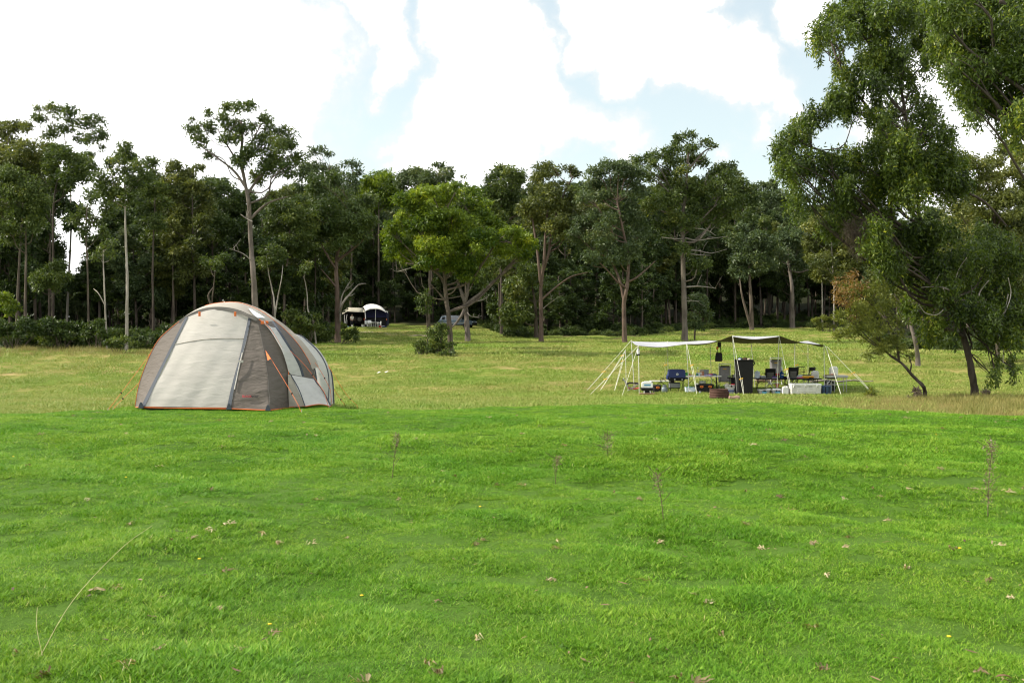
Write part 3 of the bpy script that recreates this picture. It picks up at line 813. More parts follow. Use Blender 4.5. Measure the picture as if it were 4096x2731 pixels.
# ---- middle
make_tree('gum_tree', 'dark trunked spreading gum standing left of the far white domed camper', 'tree', 86,
  [(250, 1365), (247, 1230), (245, 1100), (240, 980), (242, 880), (262, 780), (270, 650)], 6.0,
  [(250, 650, 110), (160, 560, 100), (330, 700, 90), (280, 480, 95), (120, 450, 85), (370, 570, 90), (440, 510, 80), (200, 350, 75), (90, 640, 80), (170, 720, 90), (280, 780, 80), (400, 680, 80), (450, 610, 70), (100, 380, 60), (140, 830, 60)],
  'red', 'deep', 5, seed=31, cover=1.9, tshift=.22,
  limbs=[(3.4, [(250, 900), (330, 830), (420, 750), (480, 690)]), (2.6, [(243, 950), (180, 860), (130, 760)]), (2.4, [(248, 1080), (200, 1020), (140, 950)])],
  dead=[(2.6, [(262, 1240), (285, 1170), (340, 1100), (390, 1050), (435, 1045)]), (2.0, [(265, 1300), (272, 1150), (300, 1080), (330, 1030)])])
make_tree('gum_tree', 'thin topped gum with ragged tufts behind the spreading dark gum', 'tree', 98,
  [(150, 1340), (150, 900), (180, 500), (200, 300)], 2.6, [(30, 265, 46), (90, 172, 36), (135, 165, 34), (180, 192, 34), (60, 300, 60), (130, 280, 56), (210, 300, 60), (15, 340, 60), (110, 360, 70), (220, 390, 60), (290, 420, 60), (50, 200, 24)],
  'mid', 'blue', 5, seed=32, cover=1.3)
make_tree('gum_tree', 'gum with sparse spiky top tufts against the sky left of the yellow green tree', 'tree', 139,
  [(330, 1330), (340, 900), (345, 600), (350, 300)], 2.4, [(290, 252, 26), (330, 245, 22), (352, 255, 34), (395, 305, 30), (385, 260, 20), (370, 330, 34), (330, 360, 50), (280, 330, 40), (360, 400, 50)],
  'mid', 'blue', 5, seed=33, cover=1.2)
make_tree('forest_tree', 'fresh green rounded tree behind and left of the yellow green spreading tree', 'tree', 143,
  [(520, 1330), (520, 900), (520, 500)], 3, [(500, 380, 85), (585, 395, 80), (450, 440, 80), (550, 470, 90), (640, 470, 70), (470, 540, 80), (540, 340, 50), (440, 370, 40)], 'mid', 'bright', 5, seed=34, tshift=-.16, cover=2.2)
make_tree('gum_tree', 'grey green gum with a spiky leader behind the yellow green spreading tree', 'tree', 126,
  [(850, 1330), (860, 900), (880, 500), (930, 290)], 3, [(700, 330, 50), (765, 350, 82), (850, 352, 72), (940, 342, 60), (935, 268, 30), (985, 292, 28), (1000, 330, 30), (680, 390, 60), (790, 430, 80), (1030, 390, 30), (900, 420, 70), (890, 262, 18)], 'mid', 'blue', 5, seed=35, tshift=.06)
make_tree('gum_tree', 'thin dead-topped pole tree right of the spiky leader against the sky', 'tree', 120,
  [(1090, 1330), (1095, 900), (1095, 500), (1098, 300)], 1.6, [(1075, 338, 20), (1090, 400, 24), (1110, 440, 30)], 'mid', 'gum', 5, seed=36, cover=1.2, taper=.15)
make_tree('spreading_tree', 'broad spreading tree with yellow green sunlit layers in the middle of the field', 'tree', 64,
  [(998, 1515), (985, 1300), (966, 1150), (955, 1000), (950, 860), (985, 700), (1000, 600)], 5.6,
  [(990, 432, 72, 40), (1100, 450, 90, 48), (850, 452, 92, 42), (680, 505, 82, 48), (760, 482, 72, 42), (950, 512, 112, 48), (1150, 522, 92, 48), (820, 575, 92, 52), (1000, 592, 122, 48), (1180, 592, 92, 52),
   (690, 625, 82, 52), (600, 692, 72, 50), (560, 735, 42, 40), (780, 655, 112, 62), (950, 685, 122, 62), (1120, 665, 112, 62), (1262, 662, 82, 52), (640, 785, 82, 60), (620, 865, 62, 48), (760, 785, 112, 72),
   (900, 805, 112, 72), (1060, 785, 112, 72), (1212, 765, 92, 72), (700, 885, 62, 42), (860, 905, 102, 60), (1050, 925, 122, 72), (1182, 885, 82, 60), (1100, 1000, 82, 50),
   (1400, 712, 72, 36), (1500, 762, 62, 40), (1440, 785, 92, 50), (1360, 835, 72, 50), (1482, 855, 62, 42), (1300, 760, 70, 46), (1030, 405, 40, 24), (1540, 800, 30, 30)],
  'mid', 'bright', 5, seed=37, cover=3.2, grow=1.22, depth=1.1, top=.6, nsub=11,
  limbs=[(3, [(956, 1050), (920, 990), (860, 945), (780, 920), (700, 910)]), (3.2, [(950, 860), (1030, 760), (1120, 680)]), (3, [(955, 900), (880, 800), (800, 700)]), (3, [(1010, 640), (1150, 640), (1300, 740), (1430, 790)]),
         (2.2, [(970, 1170), (920, 1110), (865, 1050)])],
  dead=[(1.0, [(780, 925), (700, 950), (640, 965), (600, 945)])])
make_tree('gum_tree', 'pale forked gum with wide limbs just right of the yellow green spreading tree', 'tree', 87,
  [(1110, 1440), (1105, 1350), (1098, 1240), (1085, 1160), (1062, 1090), (1045, 1030), (1040, 900)], 6.0,
  [(1250, 945, 82), (1340, 905, 72), (1150, 960, 80), (1180, 1010, 60), (1080, 980, 70), (1000, 900, 80), (1290, 870, 70), (1400, 900, 50)], 'grey', 'gum', 5, seed=38, cover=1.6,
  limbs=[(4.4, [(1090, 1170), (1105, 1100), (1115, 1030), (1130, 950)]), (4.2, [(1100, 1190), (1180, 1120), (1260, 1045), (1330, 990), (1400, 930)]), (4, [(1098, 1200), (1070, 1250), (1035, 1300), (1005, 1330)])],
  dead=[(1.6, [(1120, 1170), (1170, 1160), (1210, 1150), (1240, 1130)]), (1.2, [(1105, 1235), (1125, 1258), (1160, 1265), (1200, 1258)])])
make_tree('gum_tree', 'tall straight gum with three upright forks and airy domed top, centre right', 'tree', 88,
  [(1592, 1438), (1592, 1330), (1591, 1200), (1590, 1080), (1600, 990), (1612, 880), (1622, 700), (1640, 520), (1650, 400)], 5.0,
  [(1600, 282, 70, 44), (1680, 302, 60, 40), (1782, 283, 42, 28), (1822, 332, 42, 34), (1590, 352, 62), (1700, 402, 62), (1642, 472, 90), (1540, 545, 90), (1702, 545, 90), (1780, 492, 62), (1800, 602, 80), (1582, 645, 90), (1700, 662, 90),
   (1802, 702, 88), (1482, 562, 60), (1640, 262, 34), (1740, 700, 60), (1850, 640, 50)], 'red', 'olive', 5, seed=39, cover=1.7, tshift=-.02,
  limbs=[(3.4, [(1590, 1060), (1578, 930), (1562, 800), (1540, 650), (1520, 560)]), (3, [(1606, 960), (1640, 850), (1662, 700), (1700, 560), (1760, 420), (1800, 340)]), (2.4, [(1600, 1150), (1640, 1110), (1700, 1060), (1790, 1000), (1900, 970)])],
  dead=[(1.0, [(1605, 1210), (1640, 1180), (1685, 1148)])])
make_tree('gum_tree', 'broad gum crown against the sky left of the three forked gum', 'tree', 104,
  [(1330, 1420), (1330, 1100), (1320, 800), (1330, 500)], 3.4, [(1340, 305, 60), (1405, 342, 70), (1290, 352, 62), (1430, 372, 60), (1300, 432, 90), (1235, 452, 52), (1400, 472, 82), (1340, 525, 82), (1300, 595, 62), (1240, 530, 60), (1420, 560, 70), (1460, 340, 36)],
  'dark', 'gum', 5, seed=40, limbs=[(2.4, [(1325, 700), (1400, 610), (1500, 590)])])
make_tree('forest_tree', 'low branching fresh green tree beside the foot of the three forked gum', 'tree', 96,
  [(1560, 1405), (1558, 1300), (1552, 1180), (1530, 1050)], 5.0, [(1450, 955, 72), (1400, 1050, 62), (1440, 1130, 80), (1370, 1225, 56), (1450, 1250, 80), (1520, 1150, 60), (1500, 1020, 70), (1540, 960, 60), (1350, 1290, 40), (1420, 1310, 40), (1640, 1100, 60), (1680, 1180, 50)],
  'dark', 'gum', 5, seed=41, tshift=.08, limbs=[(1.6, [(1555, 1330), (1500, 1310), (1440, 1270), (1390, 1240)])])

# ---- right of the middle
make_tree('gum_tree', 'red barked gum with a swept trunk standing behind the tarp left end', 'tree', 85,
  [(470, 1475), (466, 1350), (464, 1200), (480, 1110), (489, 1020), (490, 900), (450, 700), (420, 550)], 5.2,
  [(350, 342, 60), (290, 392, 62), (430, 352, 72), (500, 372, 80), (560, 382, 52), (270, 472, 72), (350, 525, 62), (432, 465, 82), (520, 485, 80), (200, 535, 52), (280, 655, 72), (350, 685, 62), (200, 705, 80), (432, 655, 90), (520, 625, 82),
   (330, 805, 90), (230, 805, 72), (450, 805, 90), (560, 765, 72), (420, 900, 72), (150, 760, 50), (250, 900, 56), (520, 860, 60)], 'red', 'blue', 6, seed=42, cover=1.9,
  limbs=[(3.2, [(466, 1190), (440, 1060), (400, 960), (370, 900), (330, 800)]), (2.6, [(490, 1065), (540, 1035), (600, 985), (660, 930)]), (2.4, [(380, 915), (320, 890), (240, 905)])])
make_tree('gum_tree', 'tallest straight gum of the right wood with pale dead side limbs', 'tree', 88,
  [(846, 1485), (845, 1350), (842, 1200), (836, 1000), (832, 800), (832, 650), (850, 520), (860, 380), (870, 230)], 6.4,
  [(820, 155, 42, 30), (882, 140, 42, 24), (980, 180, 36, 24), (1022, 207, 26, 18), (790, 190, 30, 24), (885, 222, 50), (780, 242, 52), (700, 262, 62), (640, 320, 42), (752, 312, 52), (872, 312, 72), (952, 305, 42), (550, 310, 46), (610, 292, 40),
   (1052, 362, 62), (1130, 350, 52), (1172, 382, 30), (1002, 422, 62), (1092, 432, 80), (820, 392, 62), (700, 422, 72), (620, 402, 42), (900, 472, 80), (780, 452, 52), (850, 542, 90), (740, 562, 82), (640, 582, 72), (962, 542, 62), (1082, 545, 72),
   (1160, 562, 62), (1000, 652, 80), (920, 632, 62), (1100, 645, 80), (760, 662, 72), (830, 855, 52), (920, 962, 72), (965, 950, 52), (700, 720, 60), (880, 700, 60)],
  'grey', 'gum', 6, seed=43, cover=1.8, limbs=[(3, [(835, 640), (930, 600), (1010, 590), (1080, 545), (1110, 500)]), (3, [(832, 690), (760, 640), (680, 610)]), (2.6, [(855, 480), (780, 380), (690, 330)]), (2.4, [(862, 360), (960, 250), (1010, 220)])],
  dead=[(1.6, [(850, 740), (900, 725), (980, 735), (1040, 770)]), (1.6, [(848, 785), (920, 800), (1000, 790), (1115, 775)]), (1.4, [(850, 860), (930, 865), (1010, 880), (1110, 855)]), (1.4, [(850, 880), (920, 890), (1010, 895)]), (1.7, [(855, 1092), (920, 1088), (980, 1092), (1042, 1102)]), (1.0, [(860, 1180), (900, 1180), (942, 1181)]),
        (1.2, [(830, 790), (780, 790), (700, 780)])])
make_tree('sapling', 'dark bushy young tree beside the foot of the tallest right gum', 'tree', 90,
  [(905, 1400), (915, 1280), (925, 1180)], 2.0, [(930, 1205, 56), (922, 1165, 42), (950, 1270, 50), (900, 1290, 46), (960, 1220, 40), (925, 1330, 40)], 'dark', 'blue', 6, seed=44)
make_tree('gum_tree', 'twin trunked gum with low hanging crown right of the tallest right gum', 'tree', 118,
  [(1266, 1372), (1264, 1250), (1258, 1130), (1250, 1000), (1250, 850)], 4.6, [(1200, 755, 62), (1250, 795, 80), (1330, 800, 72), (1180, 825, 52), (1210, 905, 70), (1290, 930, 80), (1180, 965, 56), (1380, 850, 62), (1150, 780, 44), (1350, 940, 56), (1240, 1000, 56)],
  'mid', 'blue', 6, seed=45, limbs=[(2.8, [(1222, 1360), (1218, 1200), (1200, 1120), (1190, 1030)])])
make_tree('gum_tree', 'stout pale based gum deep in the shade at the right of the wood', 'tree', 128,
  [(1520, 1352), (1520, 1240), (1518, 1100), (1500, 970), (1490, 860)], 5.2, [(1480, 825, 72), (1560, 855, 72), (1440, 885, 62), (1540, 935, 60), (1400, 835, 62), (1560, 785, 62), (1490, 760, 60), (1450, 960, 44), (1590, 920, 46)],
  'grey', 'blue', 6, seed=46, limbs=[(2.6, [(1500, 980), (1560, 1000), (1620, 985)])])
make_tree('gum_tree', 'hazy blue green gum on the skyline beside the big right hand tree', 'tree', 165,
  [(1380, 1330), (1385, 900), (1390, 600)], 3, [(1290, 492, 50), (1370, 472, 50), (1400, 442, 32), (1440, 525, 62), (1260, 565, 70), (1350, 565, 80), (1460, 605, 82), (1270, 655, 72), (1380, 665, 90), (1480, 705, 72), (1540, 570, 62), (1330, 445, 22)],
  'mid', 'blue', 6, seed=47, tshift=.1)
make_tree('gum_tree', 'skyline gum between the tallest right gum and the hazy one', 'tree', 150,
  [(1210, 1330), (1210, 800), (1210, 500)], 2.6, [(1200, 432, 40), (1230, 470, 46), (1180, 500, 60), (1240, 540, 60), (1180, 590, 70), (1150, 450, 40), (1250, 610, 60), (1160, 660, 70)], 'mid', 'gum', 6, seed=48)
make_tree('gum_tree', 'fresh green gum with slim pale trunk left of the rusty leaning tree', 'tree', 112,
  [(1780, 1330), (1781, 1200), (1780, 1080), (1770, 900), (1760, 700)], 1.7, [(1700, 705, 90), (1780, 645, 90), (1850, 725, 80), (1650, 800, 66), (1750, 835, 100), (1840, 855, 90), (1690, 930, 80), (1800, 965, 90), (1720, 1020, 56), (1850, 605, 80), (1680, 1000, 40), (1640, 880, 40), (1900, 950, 80), (1820, 1040, 50)],
  'pale', 'olive', 6, seed=49, tshift=.12, cover=2.2)
make_tree('gum_tree', 'slim pale trunk nearest the dark gap left of the fresh green gum', 'tree', 118,
  [(1709, 1290), (1707, 1150), (1704, 1000), (1710, 860)], 1.6, [(1700, 880, 40), (1730, 860, 40), (1690, 960, 40)], 'pale', 'olive', 6, seed=50, tshift=.1)

# ---- the big right hand trees
make_tree('vine_tree', 'big vine covered tree with a dark leaning trunk at the right of the field', 'tree', 35.5,
  [(1668, 1385), (1655, 1290), (1640, 1200), (1612, 1050), (1572, 900), (1530, 760), (1480, 600), (1420, 450), (1330, 280), (1260, 100), (1240, -60), (1200, -300), (1150, -700), (1100, -1000)], 7.6,
  [(1000, 300, 110), (1150, 350, 110), (1350, 350, 110), (1250, 480, 100), (1450, 520, 110), (1600, 300, 140), (1750, 200, 150), (1900, 300, 150), (1650, 500, 130), (1850, 550, 150), (1980, 700, 120), (1700, 700, 120), (1560, 660, 90), (1800, 830, 90),
   (1910, 850, 80), (1800, 1150, 34), (1770, 1180, 26), (1940, 1140, 30), (1930, 1040, 36), (1820, 1060, 36), (1100, 420, 90), (600, 60, 100), (750, 30, 90), (920, 100, 110), (1080, 150, 120), (1250, 100, 110), (1420, 150, 120), (950, 230, 100), (1180, 220, 100),
   (1250, 700, 70), (1170, 650, 60), (1350, 780, 72), (1400, 870, 60), (1310, 840, 60), (1440, 760, 60), (1500, 860, 50)] +
  [(x, y - 1568, r) for (x, y, r) in [(620, 730, 62), (720, 760, 90), (850, 560, 90), (740, 625, 90), (650, 685, 80), (600, 765, 60), (480, 825, 88), (400, 855, 70), (340, 905, 70), (280, 965, 70), (220, 1055, 66), (300, 1085, 88), (440, 1005, 60),
   (250, 1185, 76), (360, 1205, 98), (500, 1155, 90), (330, 1325, 66), (620, 1135, 78), (760, 1105, 70), (700, 1235, 98), (850, 1205, 98), (1000, 905, 88), (1000, 1055, 98), (1150, 955, 88), (1250, 805, 86), (1250, 955, 78), (1340, 905, 56), (1150, 1155, 118),
   (1300, 1105, 116), (1390, 1050, 80), (1000, 1255, 108), (400, 1455, 100), (600, 1405, 116), (800, 1405, 128), (1000, 1425, 128), (1200, 1355, 128), (1380, 1310, 110), (1150, 625, 56), (1240, 650, 46), (1000, 565, 88), (1120, 475, 78), (980, 435, 98), (850, 435, 78),
   (900, 335, 88), (1050, 335, 88), (700, 505, 66), (650, 435, 58), (900, 205, 80), (760, 205, 60), (640, 295, 46), (520, 365, 26), (480, 285, 46), (600, 205, 78), (520, 175, 68), (620, 25, 62), (700, 105, 80), (800, 65, 90), (900, 85, 80), (1000, 150, 98), (1120, 100, 98),
   (560, 100, 44), (1200, 1250, 90), (900, 1300, 80), (700, 1330, 70), (560, 1260, 60), (950, 700, 60), (870, 780, 50), (1000, 30, 100), (1150, -60, 110), (900, -80, 110), (750, -60, 100), (1000, 960, 100), (1120, 1040, 110), (1250, 1180, 120), (1050, 1160, 110), (1350, 1200, 110), (880, 1080, 90), (1450, 1150, 90), (1280, 720, 70), (1380, 820, 60), (1200, 50, 110), (1300, 150, 110), (1250, 290, 90), (1350, 330, 80), (1150, 350, 80), (1300, 430, 56), (1330, 30, 90), (1440, 940, 80), (1500, 1150, 90), (1450, 1300, 100), (1550, 1300, 90), (1180, 540, 50), (1090, 760, 80), (960, 820, 70)]],
  'dark', 'vine', 8, L=.155, Wd=.050, seed=51, cover=2.8, grow=1.40, depth=1.6, droop=.9, nsub=12, top=.15, thick=.75,
  limbs=[(5.0, [(1565, 915), (1480, 870), (1400, 838), (1340, 810), (1290, 780), (1250, 720)]), (4, [(1255, 60), (1100, -100), (900, -250), (650, -400), (420, -500), (320, -560)]), (4, [(1210, -300), (1050, -500), (850, -800), (700, -1000), (600, -1250)]),
         (4, [(1250, -80), (1400, -200), (1700, -100), (1900, 100)]), (3.4, [(1150, -700), (1000, -900), (900, -1200), (760, -1400)]), (3, [(1180, -560), (1080, -640), (900, -720), (640, -760)])],
  dead=[(2.2, [(1500, 600), (1450, 560), (1380, 545), (1260, 550)]), (1.6, [(1520, 630), (1590, 645), (1680, 660), (1740, 690)])])
make_tree('leaning_tree', 'small crooked leaning tree with feathery olive and rusty leaves right of the camp', 'tree', 35,
  [(1285, 1385), (1290, 1320), (1275, 1275), (1230, 1230), (1190, 1190), (1150, 1140), (1105, 1098), (1040, 1055), (990, 1005), (955, 940), (900, 880)], 4.2,
  [(760, 575, 88), (850, 605, 98), (950, 585, 78), (800, 725, 88), (700, 765, 66), (900, 725, 88), (1000, 705, 78), (850, 835, 88), (750, 865, 66), (700, 900, 52), (950, 855, 88), (1020, 950, 72), (880, 950, 66), (1090, 900, 52), (650, 910, 44),
   (1050, 800, 70), (1000, 1000, 56), (940, 1030, 40), (1120, 990, 44), (1180, 1060, 36), (870, 1040, 34), (1080, 1050, 30)], 'dark', 'feather', 8, L=.13, Wd=.034, seed=52, cover=1.1, lo=.5, grow=1.25, depth=1.0, droop=.4,
  limbs=[(2.6, [(1108, 1098), (1090, 1020), (1068, 930), (1040, 850), (1000, 770), (960, 680)]), (2, [(960, 950), (900, 900), (800, 840), (720, 800)]), (1.8, [(1180, 1180), (1190, 1120), (1175, 1060)]), (2.0, [(1000, 770), (900, 680), (800, 600)])],
  extra_crown=('rust', [(700, 530, 76), (680, 600, 66), (720, 660, 56), (800, 640, 60), (760, 470, 56), (820, 540, 50), (790, 760, 50), (660, 660, 40)], 'rusty_foliage'))
make_tree('overhanging_tree', 'dark vine hung tree overhanging the top right corner', 'tree', 27,
  [(2330, 1568 + 1060), (2300, 1568 + 300), (2250, 1100), (2150, 600), (1980, 200), (1850, 0)], 14,
  [(1420, 60, 90), (1510, 150, 112), (1410, 250, 86), (1500, 350, 104), (1650, 100, 145), (1800, 200, 145), (1960, 100, 150), (1600, 450, 114), (1700, 600, 114), (1800, 450, 145), (1960, 400, 150), (1600, 620, 70), (1750, 700, 92), (1900, 650, 124), (1980, 800, 104),
   (1900, 890, 72), (1960, 970, 46), (1660, 800, 40), (1480, -60, 120), (1700, -80, 150), (1900, -100, 160), (2150, 100, 180), (2150, 350, 180), (2150, 600, 170), (2100, 800, 130), (1560, 560, 60), (1480, 460, 50), (1390, 340, 40), (1640, 730, 50), (1700, 330, 110), (1560, 260, 90)],
  'dark', 'vine', 7, L=.135, Wd=.044, seed=53, cover=3.5, grow=1.5, depth=1.2, droop=1.0, nsub=12, top=.0, thick=.6)
make_tree('pale_trunk_tree', 'whitish trunk half hidden behind the leaning rusty tree', 'tree', 54,
  [(1245, 1120), (1235, 1040), (1215, 930), (1190, 840), (1180, 740), (1175, 600), (1170, 450)], 5.0,
  [(1100, 380, 120), (1250, 420, 110), (1000, 470, 110), (1350, 500, 110), (1150, 520, 110), (1280, 600, 100), (1050, 620, 90), (1420, 640, 110), (1520, 580, 110), (1180, 680, 70), (1330, 720, 70)], 'grey', 'olive', 8, seed=54, cover=2.0, tshift=.05)
make_tree('broad_tree', 'yellowish green broad tree filling the gap low at the right picture edge', 'tree', 58,
  [(1830, 1568 + 960), (1820, 1568 + 500), (1800, 1500), (1790, 1350)], 4.0,
  [(1600, 1205, 80), (1700, 1255, 90), (1800, 1205, 76), (1900, 1110, 80), (1950, 1060, 52), (1750, 1335, 100), (1900, 1305, 100), (2050, 1150, 120), (2050, 1350, 130), (1600, 1400, 120), (1500, 1480, 110), (1750, 1480, 130), (1950, 1500, 140), (1600, 1620, 140),
   (1800, 1680, 140), (2000, 1700, 150), (1650, 1800, 140), (1850, 1880, 150), (2050, 1900, 150), (1600, 1960, 120), (1800, 2060, 140), (2000, 2080, 140), (1580, 2120, 110), (1750, 2220, 120), (1950, 2260, 130), (1660, 2330, 90), (1560, 2280, 80), (1500, 2150, 80), (1850, 2380, 100), (2050, 2400, 120), (1500, 1750, 110), (1450, 1900, 100), (1480, 2020, 90)],
  'mid', 'olive', 7, seed=55, cover=2.0, tshift=.06, depth=1.0)

# a vine looping down between the right hand trees
vb = MB()
for pl in ([(1545, 640), (1640, 650), (1720, 680), (1740, 740), (1800, 775), (1860, 760), (1900, 690), (1925, 590), (1905, 480)], [(1905, 600), (1880, 720), (1840, 800), (1850, 880), (1870, 950), (1868, 1110)], [(1500, 560), (1540, 420), (1600, 330)],
           [(1680, 660), (1700, 580), (1760, 500)], [(1255, 690), (1300, 740), (1380, 750), (1440, 700)]):
    q = [W(*r8(*p), 34.6 + .2 * math.sin(i * 2)) for i, p in enumerate(pl)]
    qq = catmull(q, 8 * len(q)); vb.tube(qq, .016, 5)
vo = vb.build('hanging_vine', BK['pale'], None, smooth=True, fix=False)
tag(vo, 'pale bare vine looping among the branches of the big vine covered tree', 'vine')
# brown tangle hung in the tree
rng = np.random.default_rng(5)
c = W(*r8(815, 100), 35.0)
V, fcs, T = leaf_cloud(rng, [(c[0], c[1], c[2], .46, .4, .55)], .30, .012, 2.2, .9, 10, 0)
tb = link(bpy.data.objects.new('dead_tangle', np_mesh('dead_tangle', V, fcs, LF['twig'], T)))
tag(tb, 'brown ball of dead hanging twigs caught in the left side of the vine covered tree', 'twigs')

# ---- bushes
def bush(name, label, Y, clumps, leaf='deep', reg=4, seed=1, cover=2.0, tshift=0.0, group=None, foot=None, L=None, droop=.1, stems=6, grow=1.0):
    rng = np.random.default_rng(seed); fn, k = RS[reg]
    us = [fn(c[0], c[1]) for c in clumps]
    u0 = np.mean([u for u, v in us]); bx = U2X(u0, Y); base = np.array([bx, Y, G(bx, Y)])
    cl = []
    for c, (u, v) in zip(clumps, us):
        rr = c[2] / k * Y / F * rng.uniform(.7, 1.1); p = W(u, v, Y + rng.uniform(-.5, .5) * rr * 2) - base
        cl.append((p[0], p[1], p[2] - rr * .15, rr, rr, rr * rng.uniform(.55, .85)))
    root = thing(name, label, 'bush', base, 0, group)
    global GROW
    GROW = grow
    mb = MB()
    for c in cl:
        for _ in range(3):
            b = np.array([c[0] * .3 + rng.normal(0, .08), c[1] * .6 + rng.normal(0, .08), -.05]); e = np.array(c[:3]) + rng.normal(0, .4, 3) * c[3]
            mb.tube(catmull([b, (b + e) / 2 + rng.normal(0, .06, 3), e], 6), np.linspace(.022, .006, 6), 4, cap=False)
    mb.build('stem', BK['mid'], root, fix=False)
    L_ = L or .0036 * Y
    V, fcs, T = leaf_cloud(rng, cl, L_, L_ * .42, cover, droop, 9, .3, tshift)
    link(bpy.data.objects.new('foliage', np_mesh('foliage', V, fcs, LF[leaf], T)), root)
    return root

bush('bush', 'dense dark bush at the far left foot of the wood', 61, [(60, 1420, 70), (140, 1400, 60), (200, 1430, 60), (-40, 1410, 80), (20, 1460, 40), (110, 1460, 40)], 'deep', 4, 61, tshift=.02)
bush('bush', 'long dark bush under the pale trunks of the left wood', 62, [(300, 1410, 70), (380, 1430, 70), (460, 1420, 60), (260, 1450, 50), (340, 1470, 40), (420, 1480, 40)], 'deep', 4, 62, tshift=.0)
bush('bush', 'low dark bush left of the slender pale trunk foot', 62, [(540, 1430, 60), (610, 1460, 50), (580, 1400, 50), (500, 1470, 40), (650, 1500, 34)], 'deep', 4, 63, tshift=.0)
bush('bush', 'green spiky bush in front of the slender pale trunk foot', 59.5, [(690, 1515, 46), (740, 1500, 50), (650, 1520, 30), (720, 1535, 30)], 'gum', 4, 64, tshift=.06)
bush('bush', 'grey green bush right of the slender pale trunk foot', 63, [(820, 1490, 50), (860, 1520, 40), (790, 1530, 30), (900, 1480, 40)], 'blue', 4, 65)
bush('bush', 'dark scrub left behind the tent arch', 70, [(1000, 1440, 70), (1080, 1420, 60), (950, 1480, 60), (1050, 1480, 60), (880, 1450, 50)], 'deep', 4, 66, tshift=.15)
bush('bush', 'olive scrub right of the tent at the foot of the dark spreading gum', 80, [(20, 1290, 60), (60, 1350, 60), (-30, 1340, 80), (120, 1330, 50), (-60, 1250, 60), (100, 1260, 40)], 'gum', 5, 67)
bush('bush', 'rounded bush just left of the far camper below the dark gum trunk', 82, [(300, 1370, 40), (350, 1360, 42), (320, 1400, 34), (370, 1400, 30), (160, 1380, 40), (200, 1360, 40), (120, 1400, 40)], 'gum', 5, 68)
bush('bush', 'leafy bush grown against the foot of the yellow green spreading tree', 63, [(900, 1370, 46), (940, 1420, 44), (880, 1440, 46), (950, 1340, 36), (920, 1480, 42), (860, 1490, 34), (980, 1440, 36), (930, 1310, 28)], 'gum', 5, 69, grow=1.45, tshift=.04, L=.2)
bush('bush', 'low bush left of the sapling before the yellow green spreading tree', 63, [(810, 1440, 38), (790, 1470, 32), (840, 1475, 34), (770, 1450, 22)], 'gum', 5, 70, grow=1.45, L=.2)
bush('bush', 'small dark bush lowest in front of the spreading tree foot', 61, [(960, 1510, 36), (1000, 1505, 34), (930, 1515, 26)], 'deep', 5, 71, grow=1.45, tshift=.25, L=.2)
make_tree('sapling', 'thin bare stemmed sapling left of the spreading tree foot', 'tree', 64,
  [(842, 1490), (840, 1380), (835, 1260), (825, 1140)], 1.3, [(830, 1120, 40), (800, 1150, 34), (860, 1160, 34), (840, 1220, 30), (790, 1210, 28), (850, 1390, 14)], 'mid', 'gum', 5, seed=72, cover=1.3)
bush('bush', 'dark shadowy bush under the low branching fresh green tree', 98, [(1420, 1375, 40), (1480, 1380, 46), (1380, 1370, 36), (1530, 1395, 36)], 'deep', 5, 73)
bush('bush', 'olive bush with orange tints below the slim pale trunks at right', 112, [(480, 790, 34), (540, 770, 40), (600, 780, 36), (520, 830, 40), (580, 830, 40), (650, 790, 40), (700, 800, 46), (620, 840, 36)], 'feather', 8, 74, cover=1.5, L=.16)
bush('bush', 'small reddish green tuft of weeds beside the guy rope foot at right of camp', 36, [(880, 1330, 34), (900, 1310, 26), (860, 1350, 28), (910, 1350, 26)], 'feather', 8, 75, cover=1.2, L=.16, droop=-.5)
bush('bush', 'brown dry scrub round the foot of the leaning rusty tree', 34.6, [(1240, 1350, 40), (1200, 1380, 36), (1270, 1390, 36), (1220, 1310, 26), (1300, 1400, 26), (1170, 1400, 26)], 'twig', 8, 76, cover=.8, L=.2, droop=-.6)
bush('bush', 'dead brown scrub spreading right from the dark trunk foot', 35, [(1730, 1370, 34), (1770, 1360, 30), (1700, 1385, 30), (1820, 1385, 30), (1745, 1335, 16), (1870, 1390, 22)], 'twig', 8, 77, cover=.8, L=.2, droop=-.4)

# ---- the wood behind: one of each kind, then copies
def proto_tree(i, H, R, bare, leaf, bark, seed):
    rng = np.random.default_rng(seed)
    root = bpy.data.objects.new('wood_tree', None)
    mb = MB()
    lean = rng.normal(0, .35, 2)
    P = [np.array([0, 0, -.4]), np.array([lean[0] * .2, lean[1] * .2, H * .3]), np.array([lean[0] * .8, lean[1] * .6, H * .62]), np.array([lean[0], lean[1], H * .9])]
    tr = catmull(P, 22); rad = np.linspace(.017 * H * .6, .05, 22)
    mb.tube(tr, rad, 8, jit=.05)
    cl = []
    n = 22
    for k in range(n):
        t = (k + rng.uniform()) / n
        z = H * (bare + (1 - bare) * t)
        rr = R * (.35 + .65 * math.sin(math.pi * min(1, .12 + t * .8))) * rng.uniform(.25, .95)
        a = rng.uniform(0, 6.283)
        s = R * rng.uniform(.28, .46) * (1.1 - .35 * t)
        cl.append((lean[0] * t + rr * math.cos(a), lean[1] * t + rr * math.sin(a), z - s * .5, s, s, s * .78))
    branches(mb, rng, tr, rad, cl, 1.0, 1)
    V, fcs, T = leaf_cloud(rng, cl, .46, .17, 1.9, .5, 8, .35)
    return mb, (V, fcs, T), bark, leaf
